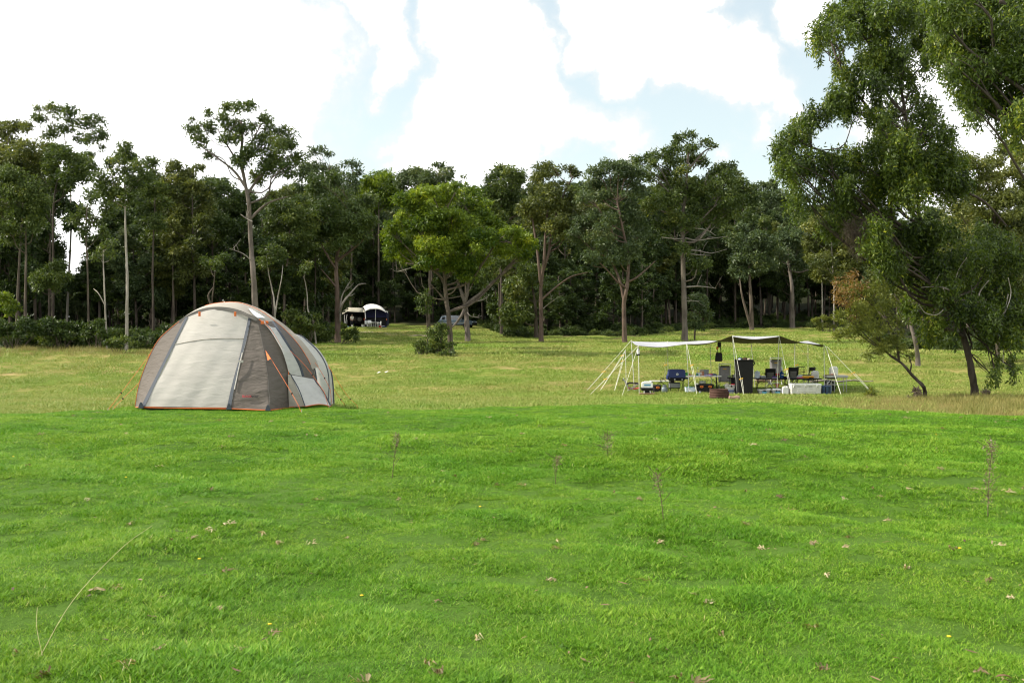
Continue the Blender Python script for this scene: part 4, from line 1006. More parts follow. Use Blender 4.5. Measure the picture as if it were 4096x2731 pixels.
SPEC = [(18, 3.4, .40, 'gum', 'mid', 101), (20, 3.0, .50, 'deep', 'dark', 102), (17, 3.8, .35, 'blue', 'dark', 103), (21, 3.3, .55, 'gum', 'mid', 104), (15, 3.0, .28, 'deep', 'mid', 105), (19, 3.6, .45, 'olive', 'dark', 106), (12, 2.6, .12, 'deep', 'dark', 107)]
PM = []
for i, (H, R, bare, leaf, bark, sd) in enumerate(SPEC):
    mb, (V, fcs, T), bark, leaf = proto_tree(i, H, R, bare, leaf, bark, sd)
    tm = MB.build(mb, 'trunk', BK[bark], None, smooth=True, fix=False); COL.objects.unlink(tm)
    PM.append((H, tm.data, np_mesh('crown', V, fcs, LF[leaf], T), mb, (V, fcs, T), bark, leaf))
    bpy.data.objects.remove(tm)

SKU = [0, 40, 60, 105, 112, 125, 150, 165, 185, 192, 250, 290, 305, 330, 350, 363, 370, 385, 430, 450, 462, 490, 510, 540, 575, 582, 600, 640, 660, 690, 715, 735, 745, 770, 800, 1100]
SKV = [135, 130, 150, 160, 170, 160, 180, 165, 165, 165, 165, 165, 165, 165, 172, 180, 182, 174, 168, 175, 190, 178, 176, 172, 172, 182, 172, 176, 176, 165, 160, 168, 185, 184, 196, 196]

LAB = {'l': 'slender trunk in the shaded left wood behind the field', 'm': 'shaded tree in the dark wood behind the far camper and car', 'r': 'tall shaded tree in the black wood behind the camp tarp'}
GRP = {'l': 'shaded trees filling the left wood', 'm': 'shaded trees filling the middle wood', 'r': 'shaded trees filling the right wood'}
def wood_tree(u, Y, vtop, pi, side, rz, sq=1.0):
    H, tme, cme = PM[pi][:3]
    x = U2X(u, Y); z0 = G(x, Y)
    ztop = EYE + (326.7 - vtop) * Y / F
    s = max(.35, (ztop - z0) / H)
    r = thing('wood_tree', LAB[side], 'tree', (x, Y, z0), rz, GRP[side])
    w = min(1.25, max(.8, s)) * sq
    r.scale = (w, w, s)
    link(bpy.data.objects.new('trunk', tme), r); link(bpy.data.objects.new('crown', cme), r)
    return r
rng = np.random.default_rng(77)
def sky_v(u): return np.interp(u, SKU, SKV)
k = 0
for u in np.linspace(-70, 325, 46):      # left wood
    u = u + rng.uniform(-5, 5)
    Y = rng.uniform(80, 110)
    if 48 < u < 112: vt = rng.uniform(262, 300) if rng.uniform() < .6 else sky_v(u) + rng.uniform(10, 40)
    else: vt = sky_v(u) + rng.uniform(10, 75)
    if 60 < u < 106 and vt < 250 and rng.uniform() < .6: continue
    wood_tree(u, Y, vt, int(rng.choice([0, 1, 2, 3, 5, 1, 4])), 'l', rng.uniform(0, 6.28), .85)
for u in np.linspace(-60, 325, 30):
    if 66 < u < 98: continue
    wood_tree(u + rng.uniform(-6, 6), rng.uniform(86, 116), rng.uniform(205, 262), int(rng.choice([4, 6, 6, 1])), 'l', rng.uniform(0, 6.28))
for u in np.linspace(325, 655, 40):      # middle wood
    u = u + rng.uniform(-6, 6)
    lo = float(forest_edge((u - 512) / F))
    Y = lo + 6 + rng.uniform(0, 34)
    wood_tree(u, Y, sky_v(u) + rng.uniform(12, 60), int(rng.choice([0, 1, 2, 4, 5, 1])), 'm', rng.uniform(0, 6.28))
for u in np.linspace(325, 655, 30):
    lo = float(forest_edge((u - 512) / F))
    wood_tree(u + rng.uniform(-6, 6), lo + rng.uniform(5, 22), rng.uniform(235, 285), int(rng.choice([4, 6, 6])), 'm', rng.uniform(0, 6.28))
for u in np.linspace(650, 890, 30):      # right wood
    u = u + rng.uniform(-5, 5)
    lo = float(np.interp(u, [650, 700, 850, 900], [108, 130, 136, 130]))
    wood_tree(u, lo + rng.uniform(0, 34), sky_v(u) + rng.uniform(12, 60), int(rng.choice([0, 1, 2, 4, 1, 2])), 'r', rng.uniform(0, 6.28))
for u in np.linspace(655, 880, 22):
    lo = float(np.interp(u, [650, 700, 850, 900], [112, 136, 140, 130]))
    wood_tree(u + rng.uniform(-6, 6), lo + rng.uniform(0, 14), rng.uniform(225, 270), int(rng.choice([4, 6, 1])), 'r', rng.uniform(0, 6.28))

# the hill wood farther back reads as one mass
FP = []
for (H, tme, cme, mb, (V, fcs, T), bark, leaf) in PM[:6]:
    nv = len(mb.v)
    tri = [tuple(f) for f in mb.f if len(f) == 4]
    vv = np.vstack([np.array(mb.v), V]); ff = np.vstack([np.array(tri), fcs + nv])
    mi = np.r_[np.zeros(len(tri), int), np.ones(len(fcs), int)]
    tt = np.r_[np.full(len(tri), .4), T]
    vv = vv * (18.0 / H)
    FP.append(bpy.data.objects.new('hill_tree', np_mesh('hill_tree', vv, ff, [BK[bark], LF[leaf]], tt, mat_idx=mi)))
pts = []; sc = []
for _ in range(900):
    u = rng.uniform(-330, 1400); Y = rng.uniform(118, 330)
    low = 30 < u < 118
    lo = forest_edge((u - 512) / F) + 12
    if Y < max(lo, 118) or (u < 330 and Y < 125): continue
    x = U2X(u, Y); z0 = G(x, Y)
    vt = rng.uniform(278, 304) if low else (sky_v(u) + rng.uniform(6, 50) if 0 < u < 1024 else 190)
    H = EYE + (326.7 - vt) * Y / F - z0
    if H < (4 if low else 7): continue
    pts.append((x, Y, z0)); sc.append(min(H, 24) / 18.0)
for _ in range(230):
    u = rng.uniform(-20, 215); Y = rng.uniform(95, 170); x = U2X(u, Y); z0 = G(x, Y)
    H = EYE + (326.7 - rng.uniform(272, 306)) * Y / F - z0
    if H < 2.5: continue
    pts.append((x, Y, z0)); sc.append(H / 18.0)
scatter('hill_wood', pts, sc, FP, 'dense wood covering the hill behind the clearing, read as one mass')
# scrub on the wood floor
SB = []
for k2 in range(3):
    rg = np.random.default_rng(300 + k2)
    V, fcs, T = leaf_cloud(rg, [(rg.uniform(-.8, .8), rg.uniform(-.5, .5), .45 * rg.uniform(.6, 1.2), rg.uniform(.5, .9), .7, rg.uniform(.4, .7)) for _ in range(6)], .26, .11, 1.7, -.1, 8, .4)
    SB.append(bpy.data.objects.new('scrub', np_mesh('scrub', V, fcs, LF[['deep', 'gum', 'deep'][k2]], T)))
pts = []; sc = []
for _ in range(1700):
    u = rng.uniform(-250, 1150); s_ = (u - 512) / F; lo = float(forest_edge(s_))
    Y = lo + rng.uniform(-1, 2) + rng.exponential(12)
    if 345 < u < 480 and Y < 142: continue
    if u > 860 and rng.uniform() < .5: continue
    x = U2X(u, Y); pts.append((x, Y, G(x, Y) - .1)); sc.append(rng.uniform(.3, 1.1) if u < 330 else rng.uniform(.15, .8))
scatter('undergrowth', pts, sc, SB, 'low dark undergrowth on the floor of the wood')
# ================================================================== the beige tent
M = {}
M['taupe'] = fabric('taupe_tent_cloth', (.125, .106, .093), .10, .35)
M['beige'] = fabric('beige_tent_cloth', (.40, .365, .315), .18, .25)
M['offwhite'] = fabric('off_white_tent_cloth', (.56, .525, .485), .22, .15, 2.2)
M['podwhite'] = fabric('white_pod_cloth', (.58, .57, .54), .25, .4, 2.6)
M['slate'] = fabric('slate_trim_webbing', (.075, .085, .105), .05, .1)
M['dkband'] = fabric('dark_grey_band_cloth', (.135, .125, .115), .06, .15)
M['orange'] = surf('orange_cord', (.66, .15, .03), .6)
M['black'] = surf('black_plastic', (.012, .012, .013), .5, var=.3)
M['clearpane'] = surf('pale_window_film', (.62, .70, .74), .12, var=.05, spec=.6)
M['steel'] = surf('bare_steel', (.45, .45, .45), .35, metal=.8)
M['redink'] = surf('red_print', (.62, .05, .07), .6); M['blackink'] = surf('dark_print', (.010, .012, .018), .6)

def q1(cx, cy): return 100 + cx / 8.553, 275 + cy / 8.553
def q4(cx, cy): return 237.5 + cx / 13.63, 300 + cy / 13.63

TB = np.array((U2X(211, 20.0), 20.0, 0.0)); TB[2] = G(TB[0], TB[1])
tent = thing('dome_tent', 'large beige and taupe dome tent with orange guy ropes on the green lawn', 'tent', TB)
def tp(pts, n=None):
    P = np.array([W(*p) - TB for p in pts])
    return catmull(P, n) if n else P
H1 = [(135, 408, 20.2), (140.3, 380, 20.2), (155, 345, 20.2), (170, 328.5, 20.2), (187, 316, 20.2), (202, 309.2, 20.2), (217, 307, 20.15), (236, 309, 20.1), (253, 315.8, 20.0), (262, 321.3, 19.97), (270, 328.6, 19.95),
      (277.5, 340.3, 19.9), (283.3, 351.4, 19.9), (286.8, 363, 19.9), (288.4, 374, 19.9), (288.6, 390, 19.9), (288.4, 407, 19.9)]
H2 = [(152, 407, 21.5), (154, 380, 21.5), (166, 345, 21.5), (180, 322, 21.45), (195, 310, 21.4), (208, 304.5, 21.35), (223, 302, 21.3), (239, 302.2, 21.25), (258, 309, 21.2), (272, 318.5, 21.1), (284.5, 328.6, 21.1),
      (297, 342.0, 21.0), (305, 353.6, 21.0), (310.5, 364, 21.0), (314, 378, 21.0), (316, 392, 21.0), (317, 407, 21.0)]
h1 = tp(H1, 81); h2 = tp(H2, 81)
def loft(a, b, n, bulge=0.0, wr=None):
    t = np.linspace(0, 1, n)[:, None, None]
    Pp = a[None] * (1 - t) + b[None] * t
    if bulge:
        c = (a.mean(0) + b.mean(0)) / 2; d = Pp - c; d /= np.linalg.norm(d, axis=2)[:, :, None]
        Pp = Pp + d * bulge * np.sin(np.pi * t)
    return Pp
# body shell between the front hoop and the tall hoop (left wall, roof, right wall)
shell = loft(h1, h2, 15, .02)
i0, i1 = 19, 46
MB().grid(shell[:, i1:]).build('side_panel', M['taupe'], tent, smooth=True)
MB().grid(shell[:, i0:i1 + 1]).build('roof_panel', M['beige'], tent, smooth=True)
MB().grid(shell[:, :i0 + 1]).build('side_panel', M['taupe'], tent, smooth=True)
# door
dl = tp([(188.3, 316.5, 20.12), (174, 346, 19.85), (159.5, 376, 19.6), (145, 406, 19.36)], 30)
dr = tp([(248.7, 316.5, 20.05), (245, 333, 19.92), (239.5, 357, 19.72), (232.2, 383.7, 19.5), (227, 407, 19.36)], 30)
t = np.linspace(0, 1, 30)[None, :, None]
D = dl[:, None] * (1 - t) + dr[:, None] * t
ss_ = np.linspace(0, 1, 30)
arch = np.sin(np.pi * t[0, :, 0])
D[:, :, 2] += (1 - ss_[:, None]) ** 3 * arch[None] * .155
D[:, :, 1] -= np.sin(np.pi * ss_)[:, None] * arch[None] * .06
for (fu, fv, am, ph) in ((7, 3.5, .003, 0), (3, -6, .003, 1.2), (13, 5, .0025, 2.0)):
    D[:, :, 1] += am * np.sin(fu * t[0, :, 0][None] * 2 + fv * 2 * ss_[:, None] + ph) * (.3 + ss_[:, None])
door = MB().grid(D).build('door_panel', M['offwhite'], tent, smooth=True)
# seam sewn across the door, two orange toggles at its top
k = 9
MB().tube(D[k] + np.array([0, -.008, 0]), .006, 4).build('seam', M['beige'], door)
for cx in (855, 1160):
    p = np.array(W(*q1(cx, 330), 19.98)) - TB
    MB().box(p + np.array([0, -.03, 0]), (.045, .015, .09), bev=.004).build('toggle', M['orange'], door)
# slate webbing both sides of the door
def strip(name, a, b, mat, off=(0, -.012, 0), parent=None, n=8):
    t = np.linspace(0, 1, n)[None, :, None]
    P = a[:, None] * (1 - t) + b[:, None] * t + np.array(off)
    return MB().grid(P).build(name, mat, parent or tent, smooth=True)
dl2 = tp([(185.6, 316.8, 20.14), (171, 346, 19.87), (156, 376, 19.63), (141.3, 405.6, 19.4)], 30)
dr2 = tp([(251.3, 316.8, 20.02), (248, 333, 19.9), (242, 357, 19.7), (235, 383.7, 19.48), (231, 408, 19.34)], 30)
strip('door_trim', dl2, dl, M['slate']); strip('door_trim', dr, dr2, M['slate'])
# the zip hanging down beside the trim
MB().tube(tp([(242.5, 352, 19.66), (239.5, 365, 19.56), (237, 377, 19.5), (234.5, 389, 19.42)], 14), .011, 5).build('zip', M['offwhite'], tent)
MB().box(np.array(W(241, 361, 19.58)) - TB, (.09, .012, .05), bev=.004).build('zip_tab', M['offwhite'], tent)
# left front panel: front hoop to the left trim
hl = h1[:i0 + 1][::-1]; hl = catmull(hl, 30)
strip('front_panel', hl, dl2, M['taupe'], (0, 0, 0), n=12)
# right front panel: right trim, a crease, the front hoop
cr = tp([(257, 318, 19.98), (262, 340, 19.82), (266.5, 365, 19.6), (269, 390, 19.4), (270, 409.2, 19.25)], 30)
hr = catmull(h1[i1:], 30)
n = 16
t = np.linspace(0, 1, n)[None, :, None]
A_ = dr2[:, None] * (1 - t) + cr[:, None] * t
B_ = cr[:, None] * (1 - t) + hr[:, None] * t
FP_ = np.concatenate([A_, B_[:, 1:]], 1)
gu = np.linspace(0, 1, FP_.shape[1])[None]; gv = np.linspace(0, 1, 30)[:, None]
fold = .016 * np.sin(gu * 9 + gv * 26) * sstep(.45, .8, gv) * np.sin(np.pi * gu) + .007 * np.sin(gu * 21 - gv * 13) * np.sin(np.pi * gu) * gv
FP_[:, :, 1] += fold; FP_[:, :, 0] += fold * .4
fp = MB().grid(FP_).build('front_panel', M['taupe'], tent, smooth=True)
MB().tube(FP_[:, 15] + np.array([-.002, -.008, 0]), .005, 4).build('seam', M['dkband'], fp)
# dark eave band along the top of the front hoop
ia, ib = 18, 43
lo_ = h1[ia:ib].copy(); lo_[:, 2] -= .060; lo_[:, 1] -= .05
up_ = h1[ia:ib].copy(); up_[:, 2] += .012; up_[:, 1] -= .035
strip('eave_band', catmull(up_, 40), catmull(lo_, 40), M['dkband'], (0, -.02, 0), n=5)
# lower lip closing the eave over the door
# orange piping on the tall hoop and along the hem
MB().tube(h2[24:66] + np.array([.006, -.03, .0]), .006, 5).build('piping', M['orange'], tent, smooth=True)
MB().tube(h1[:24] + np.array([-.004, -.012, .0]), .006, 5).build('piping', M['orange'], tent, smooth=True)
MB().tube(h1[43:72] + np.array([.008, -.015, .004]), .007, 5).build('piping', M['orange'], tent, smooth=True)
hem = tp([(135.5, 406.6, 20.1), (141, 406.8, 19.42), (175, 407.6, 19.36), (227, 408.2, 19.33), (250, 409, 19.26), (270, 409.4, 19.22), (288.8, 407.3, 19.86)], 50)
MB().tube(hem, .009, 6).build('hem_tape', M['orange'], tent, smooth=True)
# black strip set back under the hem, painting the shadow gap below the tent
sk = hem[:38] + np.array([.05, .22, 0]); sk2 = sk.copy(); sk2[:, 2] = -.06; sk[:, 2] += .16
strip('hem_shade_strip', sk, sk2, M['black'], (0, 0, 0), n=3)
# webbing foot at the corners
for (u, v, Y) in ((141, 405.5, 19.36), (229, 406.8, 19.28), (268, 408, 19.18)):
    p = np.array(W(u, v, Y)) - TB
    MB().prism([(-.055, -.04), (.055, -.04), (.015, .07), (-.015, .07)], -.012, .012).build('corner_web', M['slate'], tent).location = Vector(p)
# window flap strip on the right wall, skylight
_sg = loft(catmull(h1, 241), catmull(h2, 241), 61, .02).reshape(-1, 3)
_sw = _sg + TB; _su = 512 + F * _sw[:, 0] / _sw[:, 1]; _sv = 326.7 - (_sw[:, 2] - EYE) / _sw[:, 1] * F
def on_side(cx, cy):
    u, v = q4(cx, cy)
    j = int(np.argmin((_su - u) ** 2 + (_sv - v) ** 2 + (_sw[:, 1] - 19.8) * .35))
    p = np.array(W(u, v, _sw[j, 1])) - TB
    d = np.array([p[0] + TB[0], p[1] + TB[1], p[2] + TB[2] - EYE]); d /= np.linalg.norm(d)
    return p - d * .06
fl = catmull(np.array([on_side(*p) for p in [(345, 285), (450, 400), (545, 550), (625, 700), (675, 850), (705, 960), (738, 1002)]]), 26)
fr = catmull(np.array([on_side(*p) for p in [(470, 285), (560, 415), (640, 540), (720, 665), (790, 780), (850, 905), (890, 1035)]]), 26)
fr2 = fr + np.array([.045, .02, 0])
wf = strip('window_flap', fl, fr, M['podwhite'], (-.01, -.03, 0))
strip('window_trim', fr, fr2, M['slate'], (-.008, -.035, 0), n=3)
for cx in (355, 415):
    MB().box(on_side(cx, 300) + np.array([-.01, -.05, 0]), (.06, .012, .06), bev=.003).build('toggle', M['orange'], wf)
sk_a = np.array([on_side(*p) for p in [(165, 122), (230, 205), (292, 250)]]); sk_b = np.array([on_side(*p) for p in [(205, 133), (300, 190), (395, 250)]])
strip('skylight', catmull(sk_a, 8), catmull(sk_b, 8), M['clearpane'], (-.01, -.05, .02), n=5)
# beige overlap behind the tall hoop
o2 = h2[34:68].copy(); o3 = o2 + np.linspace(.02, 1, 34)[:, None] * np.array([.13, .08, .05])
strip('rear_overlap', o2, o3, M['beige'], (0, -.01, .01), n=4)
# side awning flap held out low on the right wall, with its grey cheek
a0 = catmull(np.array([on_side(735, 1012), on_side(890, 1040), on_side(1050, 1072)]), 14)
a1 = tp([(*q4(930, 1440), 19.75), (*q4(1130, 1412), 20.1), (*q4(1280, 1440), 20.5)], 14)
af = strip('window_awning', a0, a1, M['podwhite'], (0, -.04, 0), n=10)
MB().tube(a1 + np.array([0, -.05, 0]), .009, 5).build('piping', M['orange'], af)
MB().tube(catmull(np.array([a0[-1], a0[-1] * .5 + a1[-1] * .5 + np.array([.02, 0, .02]), a1[-1]]), 10) + np.array([0, -.05, 0]), .014, 5).build('edge_binding', M['slate'], af)
MB().tube(catmull(np.array([a0[0], a0[0] * .5 + a1[0] * .5 + np.array([.02, 0, .02]), a1[0]]), 10) + np.array([0, -.05, 0]), .010, 5).build('edge_binding', M['slate'], af)
c0 = np.array([on_side(692, 1010), on_side(735, 1012)]); c1 = tp([(*q4(706, 1455), 19.9), (*q4(930, 1440), 19.75)])
strip('awning_cheek', catmull(c0, 6), catmull(c1, 6), M['beige'], (0, -.035, 0), n=8)
MB().tube(tp([(*q4(706, 1455), 19.86), (*q4(810, 1442), 19.8), (*q4(930, 1440), 19.72)], 8), .009, 5).build('hem_tape', M['orange'], tent)
# rear pod
P1_ = [(200, 407, 21.5), (203, 375, 21.5), (215, 350, 21.5), (240, 334, 21.5), (270, 328, 21.45), (290, 331.5, 21.4), (298, 340.5, 21.4), (305, 350.5, 21.35), (311, 359, 21.3), (314.2, 367, 21.3), (316.6, 381.4, 21.25), (317.5, 407, 21.25)]
P2_ = [(212, 407, 22.1), (216, 378, 22.1), (228, 355, 22.1), (250, 341, 22.1), (275, 334, 22.05), (299, 335.6, 22.0), (308, 341.4, 22.0), (316.7, 349.7, 22.0), (323.3, 359.4, 22.0), (327.4, 369.7, 22.0), (329.0, 383, 22.0), (328, 407, 22.0)]
P3_ = [(222, 407, 22.7), (226, 382, 22.7), (238, 360, 22.7), (258, 345, 22.7), (280, 337, 22.65), (300, 335.4, 22.6), (311, 342.4, 22.6), (320.4, 351.2, 22.6), (326.3, 360.6, 22.6), (330, 369.5, 22.6), (332.2, 382, 22.6), (333.6, 408, 22.6)]
p1_, p2_, p3_ = tp(P1_, 50), tp(P2_, 50), tp(P3_, 50)
pod = MB().grid(np.concatenate([loft(p1_, p2_, 7, .01), loft(p2_, p3_, 5, .01)[1:]], 0)).build('rear_pod', M['podwhite'], tent, smooth=True)
MB().grid(loft(catmull(h2[52:], 40) + np.array([-.02, .03, -.02]), catmull(p1_[30:], 40) + np.array([-.02, .02, -.02]), 5)).build('link_panel', M['taupe'], tent, smooth=True)
capc = p3_.mean(0) + np.array([.1, .55, 0])
MB().grid(loft(p3_, np.repeat(capc[None], 50, 0) * .75 + p3_ * .25, 6)).build('pod_end', M['podwhite'], pod, smooth=True)
MB().tube(p2_[20:] + np.array([-.005, -.012, .012]), .020, 5).build('pod_rib', M['slate'], pod, smooth=True)
MB().tube(p1_[30:] + np.array([.005, -.012, .012]), .014, 5).build('pod_rib', M['slate'], pod, smooth=True)
MB().tube(p3_[40:] + np.array([.015, 0, 0]), .016, 5).build('pod_rib', M['slate'], pod, smooth=True)
# guy ropes with their orange reinforcing tabs
def guy(pts, tab=None, r=.0042):
    P = catmull(np.array([W(*p) - TB for p in pts]), 12)
    P[-1][2] = G(P[-1][0] + TB[0], P[-1][1] + TB[1]) - TB[2] + .01
    g = MB().tube(P, r, 5).build('guy_rope', M['orange'], tent)
    m = P[len(P) * 6 // 10]
    MB().box(m, (.03, .012, .035), bev=.003).build('slider', M['black'], g)
    pg = MB(); pg.rod(P[-1] + np.array([0, 0, -.06]), P[-1] + np.array([.02, 0, .05]), .006); pg.build('peg', M['steel'], g)
    if tab:
        q = [np.array(W(*p)) - TB for p in tab]
        mb = MB(); mb.add(q + [x + np.array([.0, -.02, 0]) for x in q], [(0, 1, 2), (5, 4, 3), (0, 3, 4, 1), (1, 4, 5, 2), (2, 5, 3, 0)])
        mb.build('guy_tab', M['orange'], tent)
guy([(*q4(455, 793), 19.5), (*q4(690, 1180), 19.1), (*q4(865, 1490), 18.75)], [(*q4(385, 680), 19.62), (*q4(458, 792), 19.45), (*q4(415, 818), 19.5)])
guy([(*q4(1018, 790), 21.1), (*q4(1150, 990), 20.9), (*q4(1290, 1260), 20.7)], [(*q4(958, 672), 21.15), (*q4(1032, 772), 21.1), (*q4(1005, 795), 21.1)])
guy([(*q4(720, 685), 20.1), (*q4(945, 915), 19.9), (*q4(1240, 1330), 19.7)])
guy([(*q1(1970, 800), 22.4), (*q1(2110, 1020), 22.2), (*q1(2215, 1125), 22.0)], [(*q1(1945, 755), 22.5), (*q1(1972, 798), 22.4), (*q1(1958, 800), 22.4)])
guy([(*q1(2000, 975), 22.4), (*q1(2095, 1110), 22.2)])
guy([(*q1(420, 685), 20.3), (*q1(228, 942), 20.1), (*q1(62, 1160), 19.9)], [(*q1(468, 612), 20.3), (*q1(440, 680), 20.26), (*q1(415, 688), 20.26)])
guy([(*q1(345, 905), 20.6), (*q1(110, 1140), 20.5)])
# printed badge on the right front panel: red word then dark word
def text_mesh(txt, size, mat, name, ext=.002, parent=None):
    cu = bpy.data.curves.new(name, 'FONT'); cu.body = txt; cu.size = size; cu.extrude = ext; cu.align_x = 'CENTER'; cu.align_y = 'CENTER'
    to = bpy.data.objects.new(name + '_src', cu); COL.objects.link(to)
    dg = bpy.context.evaluated_depsgraph_get()
    me = bpy.data.meshes.new_from_object(to.evaluated_get(dg))
    me.name = name; me.materials.clear(); me.materials.append(mat)
    bpy.data.objects.remove(to)
    return link(bpy.data.objects.new(name, me), parent)
def facet_point(u, v):
    d = np.array(W(u, v, 19.3))
    Q = FP_.reshape(-1, 3) + TB
    uu = 512 + F * Q[:, 0] / Q[:, 1]; ww = (Q - np.array([0, 0, EYE])); vv = 326.7 - ww[:, 2] / Q[:, 1] * F
    j = np.argsort((uu - u) ** 2 + (vv - v) ** 2)[:4]
    return Q[j].mean(0) - TB
fa_ = facet_point(244, 396); fb_ = facet_point(258, 396)
ang = math.atan2(fb_[1] - fa_[1], fb_[0] - fa_[0])
for (txt, u, mat) in (('BLACK', 247.6, M['redink']), ('WOLF', 254.6, M['blackink'])):
    tx = text_mesh(txt, .060, mat, 'badge_print', .003, tent)
    tx.location = Vector(facet_point(u, 396.3) + np.array([0, -.035, 0])); tx.rotation_euler = (math.radians(82), 0, ang)
# ================================================================== the camp under the tarp
C_ = {}
for nm, col, ro, kw in [
    ('cream', (.60, .60, .53), .5, {}), ('rope', (.66, .66, .56), .8, {}), ('yellow', (.75, .45, .04), .5, {}), ('navy', (.012, .026, .125), .45, {'bump': .15}),
    ('blk', (.006, .006, .007), .7, {'var': .3}), ('blkmesh', (.022, .022, .024), .8, {'var': .3}), ('greymesh', (.19, .18, .165), .85, {}), ('grey', (.30, .28, .285), .75, {'bump': .1}), ('white', (.82, .82, .79), .45, {}),
    ('offw', (.66, .65, .63), .5, {}), ('milky', (.58, .66, .74), .35, {}), ('ltblue', (.10, .30, .48), .45, {}), ('red', (.55, .025, .030), .5, {}), ('pink', (.60, .12, .22), .7, {}),
    ('orange', (.75, .20, .03), .5, {}), ('purple', (.13, .05, .30), .5, {}), ('green', (.06, .38, .03), .5, {}), ('teal', (.02, .22, .17), .5, {}), ('galv', (.17, .20, .22), .45, {'metal': .4}),
    ('alu', (.42, .42, .42), .35, {'metal': .6}), ('rust', (.060, .026, .018), .85, {'bump': .5, 'var': .35}), ('log', (.25, .165, .12), .9, {'bump': .5}), ('tin', (.42, .20, .12), .4, {}), ('water', (.012, .06, .20), .15, {}),
    ('tubblue', (.045, .085, .155), .6, {}), ('lilac', (.50, .44, .62), .8, {}), ('beige', (.45, .40, .30), .7, {}), ('greyplas', (.30, .32, .33), .5, {}), ('amber', (.78, .36, .015), .45, {}), ('brownwood', (.24, .15, .09), .8, {})]:
    C_[nm] = surf(nm + '_finish', col, ro, **kw)
C_['tarp'] = fabric('silver_tarp_cloth', (.50, .50, .50), .10, .12, 1.0, .5)

C_['tarptop'] = surf('silver_tarp_top', (.40, .40, .42), .45, var=.06, bump=.12, bscale=6)
C_['tarpund'] = surf('brown_tarp_underside', (.15, .125, .10), .8, var=.15)

def z1(u, Y): return G(U2X(u, Y), Y)
def gp(u, Y, dz=0.0): return np.array((U2X(u, Y), Y, z1(u, Y) + dz))
def px(p, Y): return p * Y / F
def ctop(v, Y): return float(W(512, v, Y)[2])

YF, YB = 39.6, 43.6
base = gp(730, 41.5)
shel = thing('tarp_shelter', 'long low silver camping tarp on cream poles with guy ropes at right of the field', 'shelter', base)
def rel(p): return np.asarray(p, float) - base
FE = [(638.4, 345.2), (650, 346.4), (662.8, 346.6), (675, 345.2), (686.6, 343.8), (698, 343.6), (710, 342.4), (722, 339.2), (732.6, 335.6), (744, 338.0), (755, 338.9), (767, 337.8), (779, 335.8), (787, 338.2), (797.5, 341.4), (810, 343.2), (824, 344.6)]
BE = [(631.8, 340.9), (645, 341.5), (657, 341.7), (667.6, 341.5), (680, 341.5), (691, 341.0), (706, 340.2), (716, 340.6), (728, 341.4), (740, 342.0), (751.3, 342.4), (765, 342.9), (779, 343.0), (794.4, 342.6), (801, 341.4), (808, 340.8), (820, 344.0)]
fe = catmull(np.array([W(u, v, YF) for u, v in FE]), 90); be = catmull(np.array([W(u, v, YB) for u, v in BE]), 90)
t = np.linspace(0, 1, 12)[:, None, None]
TS = fe[None] * (1 - t) + be[None] * t
TS[:, :, 2] -= (.10 * np.sin(np.pi * t[:, :, 0])) * (.5 + .5 * np.sin(np.linspace(0, 14, 90))[None] ** 2)
TS = TS - base
du = np.gradient(TS, axis=0); dv = np.gradient(TS, axis=1); nn = np.cross(dv, du); nn /= np.linalg.norm(nn, axis=2)[:, :, None]
sgn = np.sign(nn[:, :, 2:3].mean()); nn = nn * sgn
MB().grid(TS + nn * .004).build('tarp', C_['tarptop'], shel, smooth=True).name = 'tarp'
MB().grid(TS - nn * .004).build('tarp_lining', C_['tarpund'], shel, smooth=True)
# loose front valance between the two high poles, pulled toward the camera
r0 = np.array([W(u, v, YF) for u, v in ((732.6, 335.5), (744, 335.9), (756, 336.2), (768, 335.9), (779, 335.7))]); r1_ = np.array([W(u, v, YF - .45) for u, v in ((732.8, 336.2), (744, 338.0), (755, 338.9), (767, 337.7), (778.8, 336.2))])
MB().grid(np.stack([catmull(r0, 24), catmull((r0 + r1_) / 2 - np.array([0, 0, .01]), 24), catmull(r1_, 24)]) - base, .006).build('valance', C_['tarptop'], shel, smooth=True)
def pole(u0, v0, u1, v1, Y, r=.017):
    a = W(u0, v0, Y); b = gp(u1, Y, -.03)
    MB().rod(rel(b), rel(a), r, 8).build('pole', C_['cream'], shel)
    return a
for (u0, v0, u1, v1, Y) in [(631.3, 339.6, 634.6, 394.5, YB - 2.2), (638.4, 345.0, 639.4, 394.8, YF), (625.5, 349.2, 626.3, 393, 44.5), (667.6, 340.6, 668.4, 394, YB - 1.0), (686.6, 343.4, 689.4, 394, YF), (710, 341.8, 711.9, 392, YB - .4),
                            (732.6, 334.8, 737.4, 394.6, YF), (751.3, 342.6, 755, 390, YB), (779, 335.2, 777, 394, YF), (794.4, 342.6, 795.3, 390, YB), (808, 340, 808.3, 390, YB), (824, 344.2, 824.9, 392, YF + .2)]:
    pole(u0, v0, u1, v1, Y, 0.012 if Y > 41.9 else .0145)
def rope(a, b, Ya, Yb, ten=None, r=.0075, dbl=True):
    P0 = W(a[0], a[1], Ya); P1 = gp(b[0], Yb, .01)
    rp = None
    if ten is None:
        rp = MB().rod(rel(P0), rel(P1), r, 5).build('guy_rope', C_['rope'], shel)
    else:
        m = P0 + (P1 - P0) * ten
        mb = MB(); mb.rod(rel(P0), rel(P1), r, 5)
        side = np.array([.055, .02, .03])
        mb.tube([rel(m), rel(m + side), rel(m + (P1 - m) * .5 + side * .8), rel(P1)], r, 5)
        rp = mb.build('guy_rope', C_['rope'], shel)
        MB().box(rel(m + side * .4), (.16, .022, .045), bev=.008, ry=-.3).build('tensioner', C_['yellow'], rp)
    return rp
rope((631, 340.2), (586.7, 394), YB - 2.2, 41.0, .63)
rope((638, 345.6), (590, 395.5), YF, 39.2, .69)
